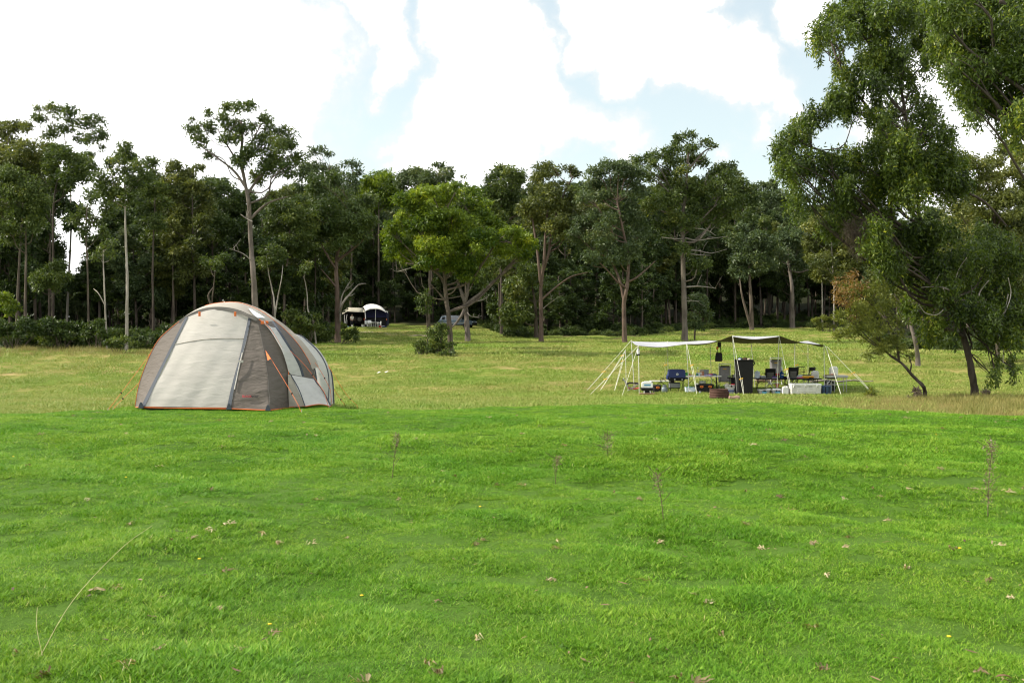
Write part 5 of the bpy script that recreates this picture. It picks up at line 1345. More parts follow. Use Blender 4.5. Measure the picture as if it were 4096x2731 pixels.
rope((625.3, 350), (600, 393), 44.5, 41.6, .14)
rope((625.0, 350), (614.5, 392), 44.5, 41.2, .28)
rope((638.2, 345.6), (622, 395.5), YF, 38.6, None)
rope((687, 344.2), (697, 395.2), YF, 38.4, .43)
rope((667.3, 341.5), (663.5, 390), YB - 1, 46.0, .55, .007)
rope((732.7, 335.6), (743.8, 395.5), YF, 38.3, .73)
rope((779.2, 336), (791.6, 395.8), YF, 38.4, .57)
rope((751.2, 343), (749.6, 380), YB, 47, None, .007)
rope((795.6, 343), (797, 386), YB, 45.5, .55, .008)
rope((796.4, 343.2), (824, 377), YB, 49, None, .006)
rope((812, 345), (831, 372), YB, 51, None, .005)
rope((825.6, 345.6), (841.6, 395.9), YF + .2, 38.6, None, .014)
rope((827, 346), (874, 391), YF + .2, 38.8, .56, .008)

def put(name, label, cat, u, Y, dz=0.0, rz=0.0, group=None):
    return thing(name, label, cat, gp(u, Y, dz), rz, group)

# --- lantern on the front left pole
t = thing('lantern', 'small silver lantern hung high on the left front tarp pole', 'lantern', W(638.2, 355.0, YF - .08))
MB().lathe([(.06, 0), (.07, .02), (.07, .05), (.05, .06)], sides=14).build('lantern_base', C_['blk'], t)
MB().lathe([(.05, .055), (.055, .08), (.055, .17), (.05, .19)], sides=14).build('lamp_glass', C_['white'], t)
MB().lathe([(.06, .19), (.065, .21), (.04, .25), (.012, .27)], sides=14).build('cap', C_['alu'], t)
MB().tube([(-.04, 0, .22), (-.02, 0, .31), (.02, 0, .31), (.04, 0, .22)], .006, 5).build('handle', C_['blk'], t)
# --- clothes and satchel hanging from the ridge
t = thing('hanging_bag', 'black satchel and straps hung from the tarp left of the high middle pole', 'bag', W(718.8, 361.0, 40.6))
mb = MB(); mb.box((0, 0, .18), (.26, .10, .36), bev=.06, taper=1.15); mb.build('bag_body', C_['blk'], t)
mb = MB(); mb.tube(catmull([(-.07, 0, .33), (-.06, 0, .5), (.0, 0, .66), (.03, 0, .78)], 10), .020, 5); mb.build('strap', C_['blk'], t)
mb = MB(); mb.tube(catmull([(.09, 0, .33), (.07, 0, .55), (.04, 0, .78)], 10), .018, 5); mb.build('strap', C_['blk'], t)
MB().box((-.06, 0, .55), (.09, .07, .12), bev=.03).build('pouch', C_['orange'], t)
MB().box((.02, 0, .68), (.14, .07, .22), bev=.04).build('folded_cloth', C_['blkmesh'], t)
MB().tube([(-.12, 0, .0), (-.12, 0, .1), (-.11, 0, .26)], .03, 5).build('strap', C_['blk'], t)

# --- blue gas barbecue on its stand
Yb_ = 41.0
t = put('gas_barbecue', 'navy blue lidded gas barbecue standing left of the white table', 'barbecue', 676.5, Yb_)
zl = ctop(378.2, Yb_) - z1(676.5, Yb_)
w = px(17.2, Yb_); hh = px(8.2, Yb_)
lid = MB().prism([(-w / 2 + .03, 0), (w / 2 - .03, 0), (w / 2 - .01, .04), (w / 2 - .03, hh - .03), (w / 2 - .09, hh), (-w / 2 + .07, hh), (-w / 2 + .03, hh - .04), (-w / 2, .05)], -.21, .21)
o = lid.build('hood', C_['navy'], t); o.location = (0, 0, zl + .05)
b2 = MB(); b2.lathe([(.030, 0), (.046, 0), (.046, .008), (.030, .008)], c=(0, -.222, .14), sides=20, axis='Y', cap=False); b2.build('badge', C_['white'], o)
MB().lathe([(.012, 0), (.012, .008)], c=(0, -.222, .14), sides=12, axis='Y').build('badge', C_['white'], o)
MB().box((0, 0, zl - .02), (w * .96, .40, .13), bev=.03, taper=.92).build('firebox', C_['blk'], t)
MB().box((w * .58, 0, zl + .02), (.16, .30, .06), bev=.02).build('side_shelf', C_['navy'], t)
MB().box((-w * .53, 0, zl + .06), (.06, .30, .18), bev=.02).build('side_shelf', C_['navy'], t)
for sx in (-1, 1):
    for sy in (-1, 1):
        MB().rod((sx * w * .42, sy * .16, 0), (sx * w * .36, sy * .14, zl - .05), .011).build('leg', C_['blk'], t)
MB().lathe([(.03, 0), (.03, -.03)], c=(.2, -.20, zl - .02), sides=12, axis='Y').build('knob', C_['alu'], t)
MB().lathe([(.03, 0), (.03, -.03)], c=(-.1, -.20, zl - .02), sides=12, axis='Y').build('knob', C_['alu'], t)
MB().tube(catmull([(-w / 2, .0, zl + .02), (-w / 2 - .2, 0, zl), (-w / 2 - .28, 0, zl - .2), (-w / 2 - .27, 0, .62), (-.42, 0, .48)], 20), .012, 5).build('gas_hose', C_['blk'], t)
# --- gas bottle
t = put('gas_bottle', 'grey steel gas bottle on the grass below the blue barbecue', 'gas bottle', 664.6, 39.9)
MB().lathe([(.085, 0), (.10, .02), (.118, .05), (.122, .12), (.122, .21), (.112, .25), (.08, .275), (.03, .285)], sides=24).build('cylinder', C_['galv'], t, smooth=.6)
mb = MB(); mb.lathe([(.075, .26), (.078, .36), (.070, .36), (.068, .26)], sides=20, cap=False); mb.build('collar', C_['galv'], t)
MB().lathe([(.018, .28), (.018, .33), (.032, .335), (.032, .35), (.01, .36)], sides=12).build('valve', C_['alu'], t)
# --- folding bench behind it
Yq = 42.6
t = put('folding_bench', 'long low white topped folding bench with black legs behind the barbecue', 'bench', 661, Yq)
zt = ctop(380.1, Yq) - z1(661, Yq)
wq = px(22, Yq)
MB().box((0, 0, zt - .02), (wq, .30, .045), bev=.012).build('bench_top', C_['white'], t)
for sx in (-1, 1):
    for sy in (-1, 1):
        MB().rod((sx * wq * .40 + sy * .03, sy * .11, 0), (sx * wq * .40 + sy * .03, sy * .11, zt - .04), .014).build('leg', C_['blk'], t)
    MB().rod((sx * .02, 0, zt - .05), (sx * wq * .27, 0, zt * .35), .014).build('brace', C_['blk'], t)
# --- red and grey reclining chair at left
def recliner(u, Y, rz, label, fabric_m, w=.5, bh=.75, seat_m=None, tagm=True, lean=.28, group=None, sh=.42):
    t = put('reclining_chair', label, 'chair', u, Y, 0, rz, group)
    n = 10
    s = np.linspace(0, 1, n)
    bk = np.array([[(x * w / 2, .22 + lean * q - .05 * math.sin(q * 3.1), sh - .02 + bh * q) for q in s] for x in np.linspace(-1, 1, 6)])
    bo = MB().grid(bk, .025).build('backrest', fabric_m, t, smooth=.7)
    mb = MB(); mb.tube(catmull([(-w / 2 - .02, .2, sh), (-w / 2 - .02, .22 + lean, sh + bh), (-w / 2 + .05, .24 + lean, sh + bh + .05), (w / 2 - .05, .24 + lean, sh + bh + .05), (w / 2 + .02, .22 + lean, sh + bh), (w / 2 + .02, .2, sh)], 30), .015, 6)
    mb.build('back_frame', C_['alu'], t)
    MB().box((0, .25 + lean, sh + bh - .03), (w * .8, .05, .05), bev=.015).build('headrest', C_['blkmesh'], bo)
    if tagm:
        MB().box((0, .205 + lean * .78, sh + bh * .78), (w * .30, .012, .035), bev=.003, rx=-.3).build('tag', C_['yellow'], bo)
    st = np.array([[(x * w / 2, -.28 + .5 * q, sh + .02 - .05 * math.sin(q * 3.1)) for q in s] for x in np.linspace(-1, 1, 6)])
    MB().grid(st, .025).build('seat', seat_m or fabric_m, t, smooth=.7)
    for sx in (-1, 1):
        MB().tube([(sx * (w / 2 + .03), -.22, sh + .2), (sx * (w / 2 + .03), .12, sh + .22), (sx * (w / 2 + .03), .26, sh + .19)], [.022, .022, .018], 6).build('armrest', C_['blk'], t)
        MB().rod((sx * w / 2, -.30, 0), (sx * w / 2, .18, sh + .05), .013).build('leg', C_['alu'], t)
        MB().rod((sx * w / 2, .32, 0), (sx * w / 2, -.22, sh + .2), .013).build('leg', C_['alu'], t)
    MB().rod((-w / 2, -.26, .05), (w / 2, -.26, .05), .012).build('crossbar', C_['alu'], t)
    MB().rod((-w / 2, .26, .05), (w / 2, .26, .05), .012).build('crossbar', C_['alu'], t)
    return t
recliner(633.2, 41.2, math.radians(84), 'low reclining chair with grey back and red seat at the left tarp end', C_['grey'], .46, .36, C_['red'], False, .16, sh=.17)
recliner(724.3, 41.8, math.radians(176), 'tall grey reclining chair seen from behind, left of the tall black bin', C_['grey'], .43, .66, None, True, -.05)
recliner(775.2, 44.6, math.radians(178), 'grey reclining chair behind the black table, only its head end showing', C_['grey'], .47, .70, None, True, -.05)

# --- white cooler jug on its little black stand
Ys = 39.0
t = put('camp_stove_stand', 'small black stand with pale legs on a plank under the white jug', 'stand', 647.0, Ys)
h_ = px(6.8, Ys)
MB().box((0, 0, h_ - .06), (px(12.2, Ys), .30, .10), bev=.015, taper=.92).build('tray', C_['blk'], t)
MB().box((.03, .04, h_ * .5), (px(7.5, Ys), .2, h_ * .8), bev=.01).build('back_panel', C_['blk'], t)
MB().box((-px(3.0, Ys), -.08, h_ * .42), (.045, .04, h_ * .75), bev=.008).build('leg', C_['offw'], t)
MB().box((px(3.0, Ys), -.08, h_ * .42), (.04, .04, h_ * .75), bev=.008, ry=-.15).build('leg', C_['offw'], t)
MB().box((0, -.05, .035), (px(15, Ys), .22, .05), bev=.01).build('plank', C_['brownwood'], t)
def jug(u, Y, dz, w, h, label, mat='white', d=.2, name='jerry_can', handle=True, lab=None, tap=False, capm='white', group=None):
    t = put(name, label, 'water container', u, Y, dz, 0, group)
    mb = MB()
    mb.prism([(-w / 2, .02), (-w / 2 + .02, 0), (w / 2 - .02, 0), (w / 2, .02), (w / 2, h * .82), (w / 2 - w * .10, h * .93), (-w / 2 + w * .10, h * .93), (-w / 2, h * .82)], -d / 2, d / 2)
    b = mb.build('body', C_[mat], t)
    if handle:
        MB().tube([(-w * .30, 0, h * .88), (-w * .26, 0, h * .99), (w * .14, 0, h * .99), (w * .18, 0, h * .88)], min(.022, w * .08), 7).build('handle', C_[mat], t)
        MB().lathe([(.030, 0), (.030, .035), (.024, .04)], c=(w * .33, 0, h * .92), sides=14).build('cap', C_[capm], t)
    if lab:
        MB().box((0, -d / 2 - .002, h * .45), (w * .62, .006, h * .30), bev=.002).build('label_sticker', C_[lab], b)
    if tap:
        MB().lathe([(.018, 0), (.018, -.06)], c=(.0, -d / 2, h * .12), sides=10, axis='Y').build('tap', C_['amber'], t)
    return t
jug(647.2, Ys, h_ + .0, px(10.6, Ys), px(5.9, Ys), 'wide white water jug with a blue label on the black stand', lab='ltblue', name='water_jug')
# --- black tub with orange clip
def tub(u, Y, w, h, d, label, mat, clips, lidm=None, dz=0.0, name='storage_tub', cat='tub', contents=(), taper=.88, rz=0.0):
    t = put(name, label, cat, u, Y, dz, rz)
    b = MB(); b.box((0, 0, h * .46), (w, d, h * .92), bev=.03, taper=taper); bb = b.build('tub_body', C_[mat], t)
    MB().box((0, 0, h * .93), (w * 1.05, d * 1.06, h * .09), bev=.012).build('rim' if not lidm else 'lid', C_[lidm or mat], t)
    for (cx, m, cw, ch) in clips:
        MB().box((cx * w, -d / 2 - .025, h * .80), (cw, .04, ch), bev=.012).build('clip', C_[m], bb)
    return t
def ring_clip(parent, x, y, z, m='orange', r=.06):
    mb = MB(); a = np.linspace(0, 6.283, 17)
    mb.tube([(x + r * math.cos(q), y, z + r * .55 * math.sin(q)) for q in a], .014, 5, cap=False); return mb.build('clip', C_[m], parent)
def blacktub(u, Y, w, h, label, xs):
    t = put('storage_tub', label, 'tub', u, Y)
    b = MB(); b.box((0, 0, h * .40), (w, .36, h * .78), bev=.05, taper=.90); b.build('tub_body', C_['blk'], t)
    b = MB(); b.box((0, 0, h * .86), (w * 1.04, .40, h * .24), bev=.05); b.build('lid', C_['blk'], t)
    for x in xs: ring_clip(t, x * w, -.225, h * .72)
    return t
blacktub(656.8, 40.2, px(8.4, 40.2), px(9.6, 40.2), 'black storage tub with one orange clip beside the gas bottle', [.05])
bt = blacktub(704.5, 39.9, px(17.2, 39.9), px(9.6, 39.9), 'wide black storage tub with two orange clips under the white table', [-.22, .27])
t = put('cooking_pot', 'silver pot with a dark lid lying on the wide black tub', 'pot', 702.6, 39.9, px(9.6, 39.9))
MB().lathe([(.10, 0), (.13, .02), (.135, .075), (.13, .08)], sides=20).build('pot_body', C_['alu'], t); MB().lathe([(.135, .078), (.12, .10), (.02, .115)], sides=20).build('lid', C_['galv'], t)
t = put('paper_cup', 'white cup lying at the left end of the wide black tub', 'cup', 697.6, 39.75, px(8.0, 39.9)); MB().lathe([(.03, 0), (.04, .09)], sides=12).build('cup_body', C_['white'], t)
t = put('tin_can', 'small blue and grey can on the grass before the wide black tub', 'can', 700.2, 39.2); MB().lathe([(.04, 0), (.042, .005), (.042, .11), (.038, .115)], sides=14).build('can_body', C_['greyplas'], t)
# --- grey carry case on short legs
t = put('carry_case', 'flat grey carry case with black edges on short legs behind the gas bottle', 'case', 674.6, 41.4)
wc, hc = px(10.6, 41.4), px(5.4, 41.4)
MB().box((0, 0, .17 + hc / 2), (wc, .25, hc * .9), bev=.02).build('case_body', C_['greyplas'], t)
for dz in (0, hc * .93): MB().box((0, 0, .17 + dz), (wc * 1.01, .27, .03), bev=.008).build('edge', C_['blk'], t)
for sx in (-1, 1): MB().rod((sx * wc * .35, 0, 0), (sx * wc * .35, 0, .17), .014).build('leg', C_['blk'], t)
MB().box((-wc * .2, 0, .17 + hc + .03), (.16, .12, .05), bev=.015).build('handle', C_['blk'], t)

# --- folding tables
def table(u, Y, vt, wpx, d, label, topm, legm, th=.045, legs=(-.42, -.36, .36, .42), brace=True, name='folding_table'):
    t = put(name, label, 'table', u, Y)
    zt = ctop(vt, Y) - z1(u, Y); w = px(wpx, Y)
    MB().box((0, 0, zt - th / 2), (w, d, th), bev=.012).build('table_top', C_[topm], t)
    for i, x in enumerate(legs):
        sy = -1 if i % 2 == 0 else 1
        MB().rod((x * w + (.05 if x > 0 else -.05), sy * d * .4, 0), (x * w, sy * d * .4, zt - th), .014).build('leg', C_[legm], t)
    if brace:
        for sx in (-1, 1):
            MB().rod((sx * .42 * w, -d * .4, zt * .45), (sx * .42 * w, d * .4, zt * .45), .010).build('crossbar', C_[legm], t)
            MB().rod((sx * .40 * w, 0, zt * .5), (sx * .2 * w, 0, zt - th), .010).build('brace', C_[legm], t)
    return zt
YT = 41.0
zt1 = table(702.7, YT, 374.9, 34.8, .70, 'white topped folding table with black legs right of the blue barbecue', 'white', 'blk')
def on(u, Y=YT, zt=zt1, u0=702.7, yo=0.0): # a spot on a table top
    p = np.array((U2X(u, Y), Y + yo, z1(u0, Y) + zt)); return p
def thing_at(name, label, cat, p, rz=0.0, group=None): return thing(name, label, cat, p, rz, group)
t = thing_at('green_carton', 'bright green carton at the left end of the white table', 'carton', on(686.8, yo=.05)); MB().box((0, 0, .06), (.13, .1, .12), bev=.006).build('carton_body', C_['green'], t); MB().box((-.045, -.053, .09), (.03, .006, .03)).build('mark', C_['blk'], t)
t = thing_at('mug', 'small pale mug beside the green carton on the white table', 'mug', on(689.4, yo=-.1)); MB().lathe([(.032, 0), (.036, .01), (.036, .09), (.03, .09), (.03, .02)], sides=16, cap=False).build('mug_body', C_['tin'], t); MB().tube(catmull([(.036, 0, .075), (.065, 0, .07), (.065, 0, .03), (.036, 0, .02)], 10), .007, 5).build('handle', C_['tin'], t)
t = thing_at('utensil_jar', 'jar of utensils with one tall white spoon on the white table', 'jar', on(697.6)); MB().lathe([(.04, 0), (.045, .01), (.045, .12), (.04, .13)], sides=16).build('jar_body', C_['beige'], t)
sp = MB(); sp.rod((0, 0, .1), (.015, 0, .27), .006); sp.lathe([(.002, .26), (.016, .28), (.018, .31), (.012, .34), (.002, .35)], c=(.015, 0, 0), sides=10); sp.build('spoon', C_['white'], t)
MB().rod((0, .01, .1), (-.02, .01, .2), .005).build('spoon', C_['brownwood'], t)
t = thing_at('cup', 'pale blue cup between the spoon jar and the copper tin', 'cup', on(698.4, yo=-.2)); MB().lathe([(.03, 0), (.042, .11), (.038, .11), (.03, .02)], sides=16, cap=False).build('cup_body', C_['milky'], t)
t = thing_at('green_jar', 'little green jar left of the pale blue cup on the white table', 'jar', on(696.2, yo=-.2)); MB().lathe([(.035, 0), (.035, .07), (.028, .085)], sides=14).build('jar_body', C_['teal'], t); MB().lathe([(.03, .085), (.03, .105)], sides=14).build('lid', C_['offw'], t)
t = thing_at('round_tin', 'copper brown and white round tin on the white table', 'tin', on(701.7, yo=-.1)); MB().lathe([(.085, 0), (.088, .01), (.088, .16), (.08, .17)], sides=22).build('tin_body', C_['tin'], t); MB().box((-.06, -.062, .085), (.05, .02, .12), bev=.01, rz=-.7).build('label_band', C_['white'], t)
t = thing_at('book', 'beige board standing up behind the copper tin on the white table', 'board', on(702.7, yo=.2)); MB().box((0, 0, .12), (.18, .02, .24), bev=.004, rx=.12).build('board_panel', C_['beige'], t)
t = thing_at('laptop', 'grey screen standing open on the white table behind the lilac cloth', 'laptop', on(707.2, yo=.2)); MB().box((0, 0, .12), (.21, .012, .23), bev=.003, rx=.2).build('screen', C_['greyplas'], t); MB().box((0, -.12, .008), (.21, .2, .014), bev=.003).build('keyboard', C_['blk'], t)
t = thing_at('folded_cloth', 'crumpled lilac and pink cloth hanging over the white table edge', 'cloth', on(706.8, yo=-.28))
gx, gy = np.meshgrid(np.linspace(-.15, .15, 14), np.linspace(-.12, .12, 10), indexing='ij')
MB().grid(np.stack([gx, gy - .02, .03 + .028 * np.sin(gx * 30) * np.cos(gy * 25) - np.clip(-gy - .04, 0, 1) * .6], -1), .01).build('cloth_body', C_['lilac'], t, smooth=True); MB().grid(np.stack([gx * .5 + .1, gy * .6, .055 + .03 * np.cos(gx * 35 + 1) * np.cos(gy * 30)], -1), .01).build('pink_fold', C_['pink'], t, smooth=True)
t = thing_at('tool_roll', 'dark blue bundle at the right end of the white table', 'bundle', on(714.4)); MB().tube(catmull([(-.11, 0, .03), (-.04, .02, .045), (.04, -.01, .035), (.11, .01, .025)], 12), [.02, .028, .035, .04, .036, .03, .034, .038, .034, .028, .022, .015], 8).build('roll_body', C_['tubblue'], t); MB().tube([(-.02, -.04, .03), (-.02, 0, .085), (-.02, .04, .03)], .01, 5).build('tie', C_['lilac'], t)
# things under and beside it
t = put('clear_basket', 'clear plastic basket holding a red packet and white disc under the white table', 'basket', 690.2, 40.0)
wb = px(9.6, 40)
P = []
for (z, k) in ((0, .88), (.02, .9), (.26, 1.0)):
    P.append([(sx * wb / 2 * k, sy * .18 * k, z) for sx, sy in ((-1, -1), (1, -1), (1, 1), (-1, 1), (-1, -1))])
MB().grid(np.array(P), .006).build('basket_wall', C_['milky'], t)
MB().box((.05, 0, .11), (.22, .2, .18), bev=.02, rz=.3).build('packet', C_['red'], t)
MB().lathe([(.0, 0), (.05, 0), (.06, .01), (.06, .02)], c=(-.02, -.205, .09), sides=18, axis='Y').build('disc', C_['white'], t)
MB().box((.0, .02, .25), (.2, .18, .06), bev=.02).build('bundle', C_['teal'], t); MB().box((-.1, .0, .2), (.16, .2, .12), bev=.03).build('bundle', C_['blk'], t)
# --- rusty fire ring and log
t = put('fire_ring', 'rusty ribbed steel fire ring at the crest of the lawn before the camp', 'fire ring', 718.9, 34.6)
R0 = px(18.6, 34.6) / 2
prof = [(R0 * .96, -.05), (R0 * .97, .04)]
for kk in range(3):
    z = .06 + kk * .085
    prof += [(R0 * .965, z), (R0 * 1.0, z + .015), (R0 * 1.0, z + .045), (R0 * .965, z + .06)]
prof += [(R0 * .985, .33), (R0 * 1.01, .345), (R0 * .97, .35), (R0 * .93, .33), (R0 * .92, -.05)]
MB().lathe(prof, sides=40, cap=False).build('steel_band', C_['rust'], t, smooth=.5)
MB().lathe([(R0 * .92, .03), (R0 * .5, .06), (.02, .05)], sides=30, cap=False).build('ash_bed', surf('wood_ash', (.07, .065, .06), .95, bump=.6), t)
MB().box((R0 * .93, -R0 * .38, .15), (.05, .10, .26), bev=.01, rz=-.4).build('join_plate', C_['rust'], t)
t = put('log_stump', 'short sawn pinkish log lying beside the rusty fire ring', 'log', 734.4, 34.2, .0, .12)
n = 14; s = np.linspace(-px(5.2, 34.2) , px(5.2, 34.2), n)
MB().tube(np.stack([s, 0 * s, .07 + 0 * s], -1), .085 + .012 * np.sin(s * 19), 12, jit=.06).build('log_body', C_['log'], t, smooth=.7); MB().lathe([(.0, 0), (.075, 0), (.075, .006)], c=(0, 0, .07), sides=14, axis='X').build('cut_face', C_['beige'], t).location = (s[-1] + .002, 0, 0)
# --- black side table and clutter left of the bin
t = put('side_table', 'small dark table heaped with green and white things left of the tall black bin', 'table', 732.5, 40.6)
zs = ctop(377.0, 40.6) - z1(732.5, 40.6)
MB().box((0, 0, zs - .02), (px(8.8, 40.6), .35, .04), bev=.01).build('table_top', C_['blk'], t)
MB().box((.06, .05, zs * .5), (px(5.2, 40.6), .25, zs * .86), bev=.03).build('hanging_cloth', C_['blkmesh'], t)
for sx in (-1, 1): MB().rod((sx * .13, -.14, 0), (sx * .13, -.14, zs - .03), .012).build('leg', C_['blk'], t)
ps = np.array((U2X(732.5, 40.6), 40.6, z1(732.5, 40.6) + zs))
t = thing_at('green_bowl', 'pale green bowl on the small dark table by the bin', 'bowl', ps + np.array([-.10, -.02, 0])); MB().lathe([(.04, 0), (.09, .06), (.10, .075), (.085, .07), (.03, .015)], sides=20, cap=False).build('bowl_body', surf('pale_green_glaze', (.36, .46, .22), .4), t)
t = thing_at('white_bag', 'white crumpled bag and black cup on the small dark table by the bin', 'bag', ps + np.array([.09, 0, 0])); MB().lathe([(.05, 0), (.075, .04), (.06, .09), (.025, .12), (.03, .14)], sides=9).build('bag_body', C_['offw'], t); MB().lathe([(.02, 0), (.025, .12)], c=(-.08, -.05, 0), sides=10).build('cup', C_['blk'], t)
# white tubs
t = put('washing_tub', 'two handled white washing tub on a grey crate left of the tall black bin', 'tub', 730.3, 40.0, .155)
wt = px(11.8, 40.0)
MB().box((0, 0, .095), (wt * .9, .28, .19), bev=.05, taper=.84).build('tub_body', C_['offw'], t); MB().box((0, 0, .2), (wt, .33, .03), bev=.012).build('rim', C_['white'], t); MB().box((.02, -.16, .17), (.07, .03, .06), bev=.01).build('clip', C_['blk'], t)
MB().box((.12, .02, .235), (.16, .16, .06), bev=.02).build('packet', C_['red'], t); MB().box((-.12, .02, .25), (.14, .14, .08), bev=.03).build('packet', C_['beige'], t)
t = put('crate', 'grey crate with a blue lid edge holding up the white washing tub', 'crate', 729.6, 40.0)
MB().box((0, 0, .07), (px(9.6, 40), .28, .14), bev=.015, taper=.93).build('crate_body', C_['greyplas'], t); MB().box((-.03, -.01, .143), (px(9.0, 40), .30, .022), bev=.006).build('lid_edge', surf('blue_plastic', (.05, .09, .35), .5), t)
t = put('boots', 'black gear bag with pale studs lying behind the rusty fire ring', 'bag', 721.2, 38.6, .04)
MB().prism([(-.18, 0), (.16, 0), (.19, .05), (.06, .11), (-.02, .15), (-.10, .16), (-.15, .08)], -.1, .1).build('bag_body', C_['blk'], t)
for x in (-.08, .0, .08): MB().lathe([(.012, 0), (.012, -.01)], c=(x, -.10, .03), sides=8, axis='Y').build('stud', C_['offw'], t)
# --- tall black bin
YN = 39.7
t = put('tall_bin', 'tall black bin heaped with rubbish standing behind the doubled ropes', 'bin', 743.9, YN)
wn, hn = px(16.3, YN), px(34.3, YN)
MB().box((0, 0, hn / 2), (wn, .55, hn), bev=.04, taper=.93).build('bin_body', C_['blk'], t)
MB().box((0, 0, hn + .005), (wn * 1.03, .60, .05), bev=.015).build('rim', C_['blk'], t)
MB().tube(catmull([(wn / 2, -.1, hn - .03), (wn / 2 + .07, -.1, hn - .08), (wn / 2 + .06, -.1, hn - .16), (wn / 2 - .01, -.1, hn - .22)], 10), .02, 6).build('handle', C_['blk'], t)
for x in (-.2, .22): MB().lathe([(.06, -.02), (.075, 0), (.075, .04), (.06, .06)], c=(.22 * np.sign(x), .22, .07), sides=16, axis='X').build('wheel', C_['blk'], t)
for (x, y, r, m) in ((-.17, -.1, .10, 'tubblue'), (-.2, -.18, .06, 'white'), (.02, .0, .09, 'brownwood'), (.17, -.1, .08, 'beige'), (.08, .12, .10, 'blk')):
    MB().lathe([(r * .9, 0), (r, .03), (r * .7, r * .8), (.01, r * 1.0)], c=(x, y, hn + .02), sides=7).build('rubbish', C_[m], t)

# --- long black table with the clutter on it
YK = 41.6
zk = table(771.5, YK, 377.5, 34.5, .62, 'long black folding table right of the tall bin', 'blk', 'blk')
zk2 = table(804.5, YK, 377.5, 31.0, .62, 'second black folding table behind the big white icebox', 'blk', 'blk')
def onk(u, yo=0.0): return np.array((U2X(u, YK), YK + yo, z1(771.5, YK) + zk))
def onk2(u, yo=0.0): return np.array((U2X(u, YK), YK + yo, z1(804.5, YK) + zk2))
t = thing_at('water_drum', 'milky round water drum at the left end of the long black table', 'water drum', onk(757.3)); MB().lathe([(.10, 0), (.11, .015), (.11, .24), (.095, .275), (.04, .285)], sides=22).build('drum_body', C_['milky'], t); MB().lathe([(.03, .285), (.03, .305)], sides=14).build('cap', C_['milky'], t)
t = thing_at('glass_box', 'low clear box right of the milky water drum', 'box', onk(762.7, -.05)); MB().box((0, 0, .045), (.21, .15, .085), bev=.01).build('box_body', C_['greyplas'], t); MB().box((0, 0, .092), (.22, .16, .014), bev=.004).build('lid', C_['milky'], t)
t = thing_at('blue_bottle', 'big dark blue water bottle with a pump on the long black table', 'bottle', onk(781.5, -.05)); MB().lathe([(.075, 0), (.085, .015), (.085, .10), (.078, .11), (.085, .12), (.085, .20), (.06, .25), (.026, .27), (.026, .30)], sides=22).build('bottle_body', C_['water'], t); MB().lathe([(.03, .30), (.034, .31), (.034, .40), (.02, .42)], sides=14).build('pump', C_['milky'], t); MB().tube([(0, 0, .42), (.0, 0, .45), (-.05, 0, .455)], .012, 6).build('spout', C_['white'], t); MB().box((.02, -.083, .14), (.09, .01, .03), bev=.003).build('label_band', C_['white'], t)
t = thing_at('red_kettle', 'red kettle left of the big dark blue bottle', 'kettle', onk(778.3, .1) + np.array([0, 0, .0])); MB().lathe([(.05, 0), (.055, .02), (.055, .09), (.06, .10), (.075, .13), (.07, .18), (.03, .2)], sides=18).build('kettle_body', C_['red'], t); MB().lathe([(.055, .0), (.057, .10)], sides=18).build('stand', C_['blk'], t)
t = thing_at('purple_cloth', 'crumpled purple cloth on the long black table', 'cloth', onk(773.8, -.15)); MB().tube(catmull([(-.09, 0, .025), (-.03, .02, .05), (.04, -.01, .035), (.09, 0, .03)], 10), [.02, .03, .04, .035, .045, .03, .04, .035, .025, .015], 7).build('cloth_body', C_['purple'], t, smooth=True); MB().tube([(-.1, -.03, .015), (0, -.05, .02), (.1, -.03, .012)], .016, 6).build('hem', C_['lilac'], t)
t = thing_at('black_case', 'flat black case right of the big dark blue bottle', 'case', onk(785.6, -.08)); MB().box((0, 0, .04), (.18, .2, .075), bev=.015).build('case_body', C_['blk'], t); MB().box((0, -.105, .05), (.06, .02, .02), bev=.006).build('handle', C_['alu'], t)
t = thing_at('white_dome_cover', 'white domed food cover on the second black table', 'food cover', onk2(800.6, .05)); MB().lathe([(.15, 0), (.15, .02), (.135, .07), (.09, .115), (.02, .13)], sides=24).build('dome', C_['milky'], t, smooth=.7); MB().lathe([(.02, .13), (.02, .15)], sides=10).build('knob', C_['white'], t)
t = thing_at('red_tray', 'flat dark red tray at the left end of the second black table', 'tray', onk2(798.8, -.2)); MB().box((0, 0, .02), (.26, .14, .035), bev=.01).build('tray_body', C_['pink'], t); MB().box((0, 0, .042), (.22, .11, .008), bev=.002).build('inset', C_['red'], t)
t = thing_at('amber_case', 'long amber yellow case on the second black table left of the white water can', 'case', onk2(806.9, -.15)); MB().box((0, 0, .05), (.46, .18, .085), bev=.015).build('case_body', C_['amber'], t); MB().box((.12, -.092, .02), (.2, .01, .03), bev=.003).build('catch', C_['blk'], t)
jug(815.2, YK - .05, zk2, px(6.6, YK), px(8.2, YK), 'white water can with a faded label on the right end of the second black table', lab='offw', d=.2)
